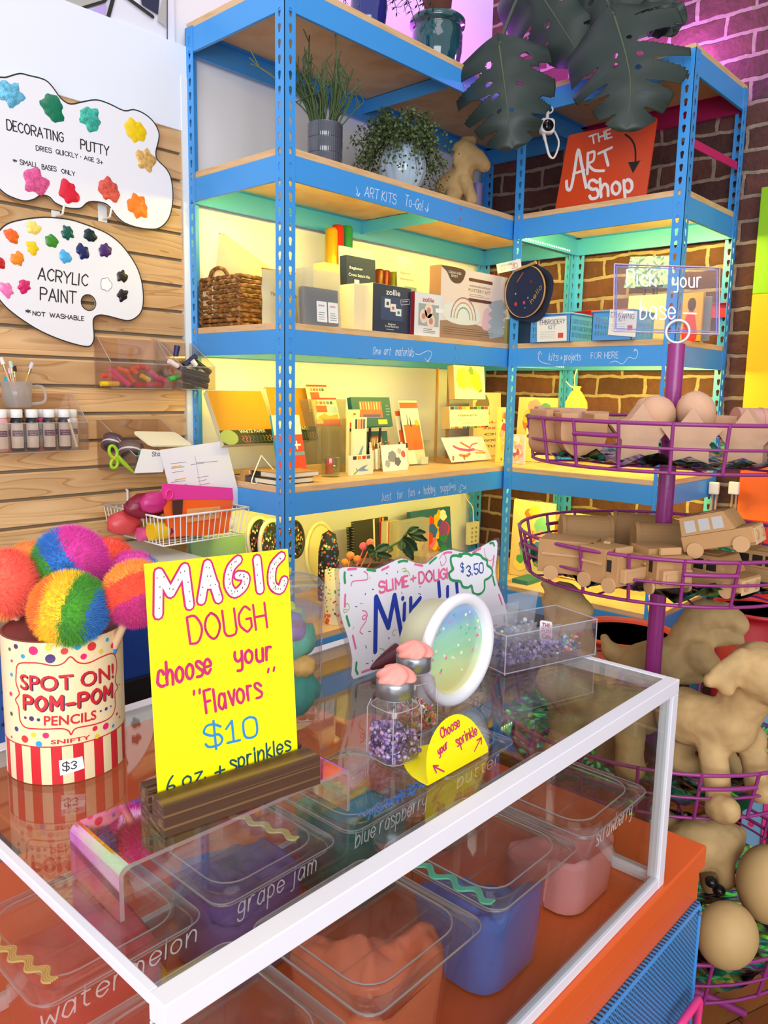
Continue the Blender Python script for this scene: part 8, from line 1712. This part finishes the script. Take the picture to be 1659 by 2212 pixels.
t = thing('display_post','light blue post with pink keyholes standing beyond the lowest basket','post',(dep(1622,1830,2.35).x,dep(1622,1830,2.35).y,0)); c = dep(1622,1830,2.35); ex = sx
g = M(); T = Matrix.Translation((c.x,c.y,0)) @ Matrix.Rotation(math.atan2(-vd.x,vd.y)+pi,4,'Z'); g.box((-.032,-.004,0),(.022,.004,.52),T); g.build('post_face',mat('7aa8c8',.4),t,world=True); M().box((.0225,-.012,0),(.036,.004,.52),T).build('pink_edge',mat('e03a86',.4),t,world=True)
for k in range(5): M().cyl(T @ V((-.006,-.0041,.06+.09*k)),T @ V((-.006,-.0052,.06+.09*k)),.009,n=12).build('pink_hole',mat('c8286c',.5),t,world=True)
# ================================================================== PLANTS AND POTS ON THE UPPER SHELVES
S1 = SZ[1]; S2 = SZ[2]
LEAF = mat('22302a',.45,bump=.1,bscale=60,vary=.15,vscale=9); LEAF2 = mat('3a3f33',.5,bump=.1,bscale=60,vary=.15,vscale=12)
def monstera(t, mid, wpx, d, slits, holes, name='leaf', side=1.0, droop=.25, mt=None, cup=.18):
    """leaf blade along a midrib given by pixels+depth; slits cut from the margin, holes near the midrib"""
    C = spline([dep(u,v,d+dd) for u,v,dd in mid],12); n = len(C)-1; nu, nv = 110, 72
    view = (CAM-C[n//2]).normalized(); Wd = wpx*d/FPX
    def w(s): return Wd*(max(0,min(1,s/.10))**.55)*(1-max(0,(s-.40)/.60)**1.8)**.75*(.86+.14*sin(pi*min(1,s*1.6)))
    def P(s,tt):
        x = s*n; i = min(int(x),n-1); c = C[i].lerp(C[i+1],x-i); dr = (C[min(i+2,n)]-C[max(i-1,0)]).normalized(); sd = dr.cross(view).normalized(); nn = sd.cross(dr).normalized()
        back = .30*abs(tt)*Wd*(1-s); a = abs(tt); rip = .010*sin(s*26)*a
        return c+sd*(tt*w(s)*side)+dr*(-back*(.9 if s < .25 else .5)+.25*a*w(s)*s)-nn*(cup*w(s)*a*a*(1.2)+rip-droop*.0)
    vs = [P(i/nu,2*j/nv-1) for j in range(nv+1) for i in range(nu+1)]; fs = []
    for j in range(nv):
        for i in range(nu):
            s = (i+.5)/nu; tt = 2*(j+.5)/nv-1; a = abs(tt); cut = False
            for sk,sg,t0,wd in slits:
                if sg*tt > 0 and a > t0 and abs(s-sk-(a-t0)*.05) < wd*((a-t0)/(1-t0))**.8: cut = True
            for sk,sg,tk,rs,rt in holes:
                if sg*tt > 0 and ((s-sk-(a-tk)*.1)/rs)**2+((a-tk)/rt)**2 < 1: cut = True
            if not cut: fs.append((j*(nu+1)+i,j*(nu+1)+i+1,(j+1)*(nu+1)+i+1,(j+1)*(nu+1)+i))
    g = M(); g.add(vs,fs,None,True); o = g.build(name,mt or LEAF,t,world=True); so = o.modifiers.new('thickness','SOLIDIFY'); so.thickness = .0012
    g = M(); g.tube([C[i]+view*.001 for i in range(0,n,2)],[.0035*(1-i/n)+.0008 for i in range(0,n,2)],6); g.build('midrib',mat('4a5a40',.5),o,world=True)
    return o
base = V((1.22,-.02,S1))
t = thing('monstera_plant','large dark monstera plant hanging its split leaves over the shelf corner','plant',base)
monstera(t,[(1078,98,0),(1088,170,-.02),(1098,250,-.03),(1106,322,-.01)],108,2.52,[(.24,1,.40,.03),(.44,1,.30,.045),(.60,1,.35,.03),(.26,-1,.55,.04),(.76,1,.4,.03),(.5,-1,.7,.03),(.66,-1,.6,.025),(.8,-1,.6,.02)],[(.20,1,.25,.03,.07),(.34,1,.30,.022,.07),(.40,-1,.30,.02,.06),(.47,1,.22,.022,.07),(.20,-1,.5,.03,.10),(.60,1,.22,.022,.05),(.62,-1,.10,.018,.04)],cup=.35)
monstera(t,[(1130,-75,.12),(1170,-10,.06),(1215,60,.02),(1262,135,0)],100,2.55,[(.45,1,.5,.03),(.65,1,.5,.03),(.5,-1,.55,.03),(.72,-1,.6,.02)],[(.45,-1,.3,.03,.08),(.55,1,.25,.02,.07)],cup=.3)
monstera(t,[(1327,35,.05),(1352,120,.0),(1362,190,-.03),(1352,282,-.02)],128,2.40,[(.10,-1,.30,.02),(.26,-1,.22,.06),(.44,-1,.40,.03),(.60,-1,.30,.035),(.30,1,.45,.05),(.52,1,.40,.06),(.68,1,.45,.035),(.78,-1,.4,.025),(.84,1,.45,.02)],[(.30,1,.15,.016,.045),(.22,-1,.12,.016,.04),(.38,1,.2,.024,.06),(.36,-1,.22,.022,.06),(.48,-1,.16,.024,.05)],cup=.30)
monstera(t,[(1330,25,.02),(1300,-10,.05),(1262,-45,.08),(1225,-80,.1)],85,2.45,[(.4,1,.5,.03),(.6,-1,.5,.03)],[(.4,-1,.3,.03,.08)],cup=.3)
monstera(t,[(1345,30,.03),(1400,15,.06),(1440,40,.06),(1455,75,.05)],60,2.44,[(.5,1,.5,.04),(.6,-1,.6,.03)],[(.3,1,.3,.05,.1)],cup=.2)
hub = V((1.30,.02,2.98))
for u,v,d in ((1078,98,2.52),(1130,-75,2.67),(1327,35,2.45),(1338,28,2.46),(1330,26,2.47)):
    a = dep(u,v,d); g = M(); g.tube(spline([a,a.lerp(hub,.4)+V((0,0,.06)),hub,V((1.32,.10,S1+.02))],6),.006,7); g.build('stem',mat('3c4a34',.5),t,world=True)
# teal glazed pot with trunk, navy pot
def pot(cx,cy,z,prof,name,label,mt,n=48,fn=None):
    return M().lathe(prof,n,T=Matrix.Translation((cx,cy,z)),fn=fn)
c = ony(944,90,.16); r = 58*(c-CAM).dot(_f)/FPX; zt = topz(c.x,c.y-.0,42)
TEALG = mat('0f4a52',.08,coat=1,vary=.25,vscale=20); h = zt-S1
t = thing('teal_pot','glossy teal glazed pot with a brown trunk on the top shelf','plant pot',(c.x,c.y,S1))
M().lathe([(0,.0005),(r*.62,.0005),(r*.80,.03),(r*.93,h*.45),(r*.95,h*.72),(r*.88,h-.035),(r*.90,h-.028),(r*1.02,h-.026),(r*1.03,h-.008),(r*.95,h),(r*.84,h-.006),(r*.82,h-.03),(0,h-.03)],56,T=Matrix.Translation((c.x,c.y,S1))).build('pot_body',TEALG,t,world=True)
M().lathe([(.052,h-.03),(.046,h+.03),(.05,h+.09),(.044,h+.16)],24,T=Matrix.Translation((c.x,c.y,S1)),fn=lambda a,z:1+.07*nz(cos(a)*2,sin(a)*2,z*30)).build('trunk',mat('5c3226',.9,bump=.8,bscale=90),t,world=True)
g = M(); rg = random.Random(5)
for k in range(16):
    a = rg.uniform(0,6.28); p = V((c.x+.03*cos(a),c.y+.03*sin(a),S1+h+.10)); q = p+V((.16*cos(a),.16*sin(a),rg.uniform(-.05,.08))); g.tube([p,p.lerp(q,.5)+V((0,0,.03)),q],[.002,.0015,.0008],5)
    for j in range(8): e = p.lerp(q,.4+.08*j); b = e+V((rg.uniform(-.03,.03),rg.uniform(-.03,.03),rg.uniform(-.03,.01))); g.tube([e,b],[.0012,.0006],4)
g.build('twigs',mat('2c3a26',.7),t,world=True)
c = ony(797,5,.14); r = 40*(c-CAM).dot(_f)/FPX; zt = topz(c.x,c.y,-60); h = zt-S1
t = thing('navy_pot','glossy dark blue pot standing on the top shelf at the frame edge','plant pot',(c.x,c.y,S1)); M().lathe([(0,.0005),(r*.6,.0005),(r*.85,.025),(r*1.0,h*.5),(r*.9,h-.02),(r*.98,h-.016),(r*.98,h),(r*.86,h),(r*.84,h-.03),(0,h-.03)],48,T=Matrix.Translation((c.x,c.y,S1))).build('pot_body',mat('141c78',.06,coat=1),t,world=True)
g = M()
for k in range(26):
    a = 2*pi*k/26; p = V((c.x+r*.7*cos(a),c.y+r*.7*sin(a),S1+h-.028)); q = p+V((.14*cos(a)+.08,.08*sin(a),rg.uniform(-.09,.06))); mid_ = p.lerp(q,.5)+V((0,0,.09)); S_ = spline([p,mid_,q],6); g.tube(S_,.0012,4)
    for e in S_[4:]:
        for s in (-1,1): d_ = V((rg.uniform(-.012,.012),s*.012,-.012)); g.add([e,e+d_*.5+V((.004,0,0)),e+d_,e+d_*.5-V((.004,0,0))],[(0,1,2,3)])
g.build('foliage',mat('26361f',.7),t,world=True)
# ribbed grey pot with rhipsalis
c = ony(702,300,.10); r = 37.5*(c-CAM).dot(_f)/FPX; zt = topz(c.x,c.y,270); h = zt-S2
t = thing('ribbed_pot','dark grey ribbed pot with a thin stemmed upright plant on the second shelf','plant pot',(c.x,c.y,S2)); GP = mat('4a4c58',.10,coat=1)
for k in range(3): M().lathe([(r*.985,h*k/3+.0008),(r,h*k/3+.004),(r,h*(k+1)/3-.003),(r*.985,h*(k+1)/3)],144,T=Matrix.Translation((c.x,c.y,S2)),fn=lambda a,z:1+.012*cos(a*48)).build('ribbed_band',GP,t,world=True)
M().lathe([(r*.93,h-.012),(0,h-.010)],32,T=Matrix.Translation((c.x,c.y,S2))).build('soil',mat('2a211a',.9),t,world=True)
RH = mat('4d6238',.6,vary=.15,vscale=25); rg = random.Random(11)
for k in range(70):
    a = rg.uniform(0,6.28); rr = r*.75*sqrt(rg.random()); p = V((c.x+rr*cos(a),c.y+rr*sin(a),S2+h-.012)); out = rg.uniform(.0,.085)**1; H_ = rg.uniform(.09,.20) if k > 5 else rg.uniform(.2,.285); a2 = a+rg.uniform(-.6,.6)
    q = p+V((out*cos(a2),out*sin(a2),H_*(1-out*3))); q.z = min(q.z,ZL[1]-.012); S_ = spline([p,p.lerp(q,.5)+V((.008*cos(a2+1),.008*sin(a2+1),.012)),q],4); g = M(); g.tube(S_,.0021,5)
    for b in range(rg.randint(1,3)):
        e = S_[rg.randint(4,len(S_)-1)]; f_ = e+V((rg.uniform(-.03,.03),rg.uniform(-.03,.03),rg.uniform(.015,.05))); f_.z = min(f_.z,ZL[1]-.01); g.tube([e,f_],[.0019,.0014],5)
    g.build('plant_stem',RH,t,world=True)
a = ony(640,152,.13); g = M(); o = ony(560,145,.22)
for dx,dz in ((-.03,.035),(-.035,.015),(-.03,-.0),(.05,-.006)): g.tube([o,o+V((dx,.0,dz))],.0014,5)
g.tube([o,ony(690,235,.12)],.0014,5); g.build('plant_stem',mat('8a8f4a',.6),t,world=True)
# pale blue gourd pot with maidenhair fern
c = ony(870,360,.115); r = 50*(c-CAM).dot(_f)/FPX; zt = topz(c.x,c.y-.03,308); h = zt-S2
t = thing('gourd_pot','pale blue lobed pot with a maidenhair fern on the second shelf','plant pot',(c.x,c.y,S2)); M().lathe([(r*.55,.0005),(r*.62,.004),(r*.62,.012),(r*.80,.03),(r*1.0,h*.42),(r*.98,h*.65),(r*.78,h*.92),(r*.66,h),(r*.6,h-.004),(r*.6,h-.03),(0,h-.03)],120,T=Matrix.Translation((c.x,c.y,S2)),fn=lambda a,z:1+(.05*abs(cos(a*7))-.03)*(1 if z > .02 else 0)).build('pot_body',mat('b4cbe0',.12,coat=.8),t,world=True)
fol = M(); st = M(); rg = random.Random(21)
for k in range(120):
    a = rg.uniform(0,2*pi); p = V((c.x+r*.45*cos(a),c.y+r*.45*sin(a),S2+h-.01)); L = rg.uniform(.05,.19); up = rg.uniform(.02,.075); q = p+V((L*cos(a)*.95,L*sin(a)*.62,up-L*rg.uniform(.3,1.15))); q.z = min(q.z,ZL[1]-.05)
    if q.z < S2+.014: q.z = S2+.014 if q.y > -.02 else q.z
    if q.y > .36: q.y = .36
    S_ = spline([p,p.lerp(q,.45)+V((0,0,up+.02)),q],7); st.tube(S_,.0007,4)
    for e in S_[3:]:
        for j in range(4):
            d_ = V((rg.gauss(0,.010),rg.gauss(0,.010),rg.gauss(-.003,.008))); cc_ = e+d_; n_ = V((rg.gauss(0,1),rg.gauss(0,1)-.6,rg.gauss(0,1)+.4)).normalized(); x_ = n_.orthogonal().normalized(); y_ = n_.cross(x_); s_ = rg.uniform(.0035,.0062)
            fol.add([cc_+x_*s_*cos(b)+y_*s_*sin(b)*.8 for b in [2*pi*i/6 for i in range(6)]],[(0,1,2,3,4,5)],None,False,rg.randrange(2))
st.build('plant_stem',mat('3a3020',.7),t,world=True); fol.build('foliage',[mat('43532c',.6),mat('5a6a3a',.6)],t,world=True)
# papier-mache dog behind the fern
animal('pale brown paper dog sitting on the second shelf beside the fern',
  [[(975,410,2.86,36),(990,400,2.84,34)],[(988,405,2.84,30),(1000,365,2.81,24),(1010,335,2.80,25)],[(1002,328,2.80,25),(1030,345,2.79,21),(1046,359,2.785,13)],[(1008,310,2.81,16),(1022,304,2.81,9)],[(990,330,2.78,8),(985,352,2.775,9)],[(1003,390,2.80,18),(1014,415,2.79,13),(1020,436,2.785,13)],[(985,405,2.84,22),(975,432,2.80,16)]],vox=.005)
g = M(); q = dep(1032,405,2.95); g.cyl((q.x,q.y,S2+.0005),(q.x,q.y,S2+.13),.018,n=18); single(g,'violet_roll',mat('8a78b0',.4),'slim violet grey roll standing behind the paper dog','roll')
# succulent in a dark pot behind the slime sign
c = ony(812,1216,.075); r = 56*(c-CAM).dot(_f)/FPX; zt = c.z; h = zt-SZ[5]
t = thing('succulent_pot','mauve pot with a dark green leggy succulent behind the slime sign','plant pot',(c.x,c.y,SZ[5])); M().lathe([(0,.0005),(r*.7,.0005),(r*.92,h*.8),(r*1.0,h*.82),(r*1.0,h),(r*.9,h),(r*.86,h-.02),(0,h-.02)],40,T=Matrix.Translation((c.x,c.y,SZ[5]))).build('pot_body',mat('6a5058',.4),t,world=True); M().lathe([(r*.87,h-.018),(0,h-.016)],32,T=Matrix.Translation((c.x,c.y,SZ[5]))).build('soil',mat('3a2a22',.9,bump=.6,bscale=150),t,world=True)
SG = mat('2c4a30',.4,vary=.15,vscale=30); sg_ = PLy(.07)
def sleaf(a,b,wd,seed):
    p,q = V(a),V(b); d = q-p; x = d.normalized(); s = x.cross((CAM-p).normalized()).normalized(); n = s.cross(x); g = M()
    g.grid(lambda u,v: p+d*u+s*((v-.5)*2*wd*(sin(pi*min(1,u*.9+.08))**.8)*(1+.10*sin(u*30)))+n*(.006*abs(v-.5)*2+.01*u*u),10,6); o = g.build('leaf',SG,t,world=True); o.modifiers.new('t','SOLIDIFY').thickness = .0015
S_ = [sg_.p(*sg_.px(*q)) for q in ((818,1212),(828,1195),(845,1180),(866,1168),(880,1150))]; M().tube(spline(S_,4),.004,7).build('stem',mat('3a5a38',.5),t,world=True); S2_ = [sg_.p(*sg_.px(*q)) for q in ((812,1212),(808,1196),(806,1186))]; M().tube(spline(S2_,4),.0035,7).build('stem',mat('3a5a38',.5),t,world=True)
for k,(a,b,w_) in enumerate((((880,1150),(915,1165),9),((878,1150),(895,1140),8),((872,1158),(858,1150),8),((872,1160),(895,1185),12),((868,1165),(885,1205),11),((864,1168),(860,1190),9),((806,1186),(783,1178),9),((806,1188),(800,1208),9),((808,1190),(828,1176),9),((806,1192),(786,1200),8),((812,1196),(835,1200),8),((880,1148),(905,1148),8),((845,1180),(838,1196),7))):
    p = sg_.p(*sg_.px(*a),.002*(k%3)); q = sg_.p(*sg_.px(*b),.008*(k%3)+.004); sleaf(p,q,w_*(p-CAM).dot(_f)/FPX,k)
c = ony(925,1225,.10); r = 38*(c-CAM).dot(_f)/FPX; zt = topz(c.x,c.y,1196); t = thing('clear_jar','low round clear jar beside the succulent pot','jar',(c.x,c.y,SZ[5])); M().lathe([(0,.0005),(r*.95,.0005),(r,.006),(r,zt-SZ[5]-.004),(r*1.03,zt-SZ[5]),(r*.9,zt-SZ[5])],40,T=Matrix.Translation((c.x,c.y,SZ[5]))).build('jar_wall',glass('f0e8d8',1,.04,haze=.15,ior=1.6),t,world=True)
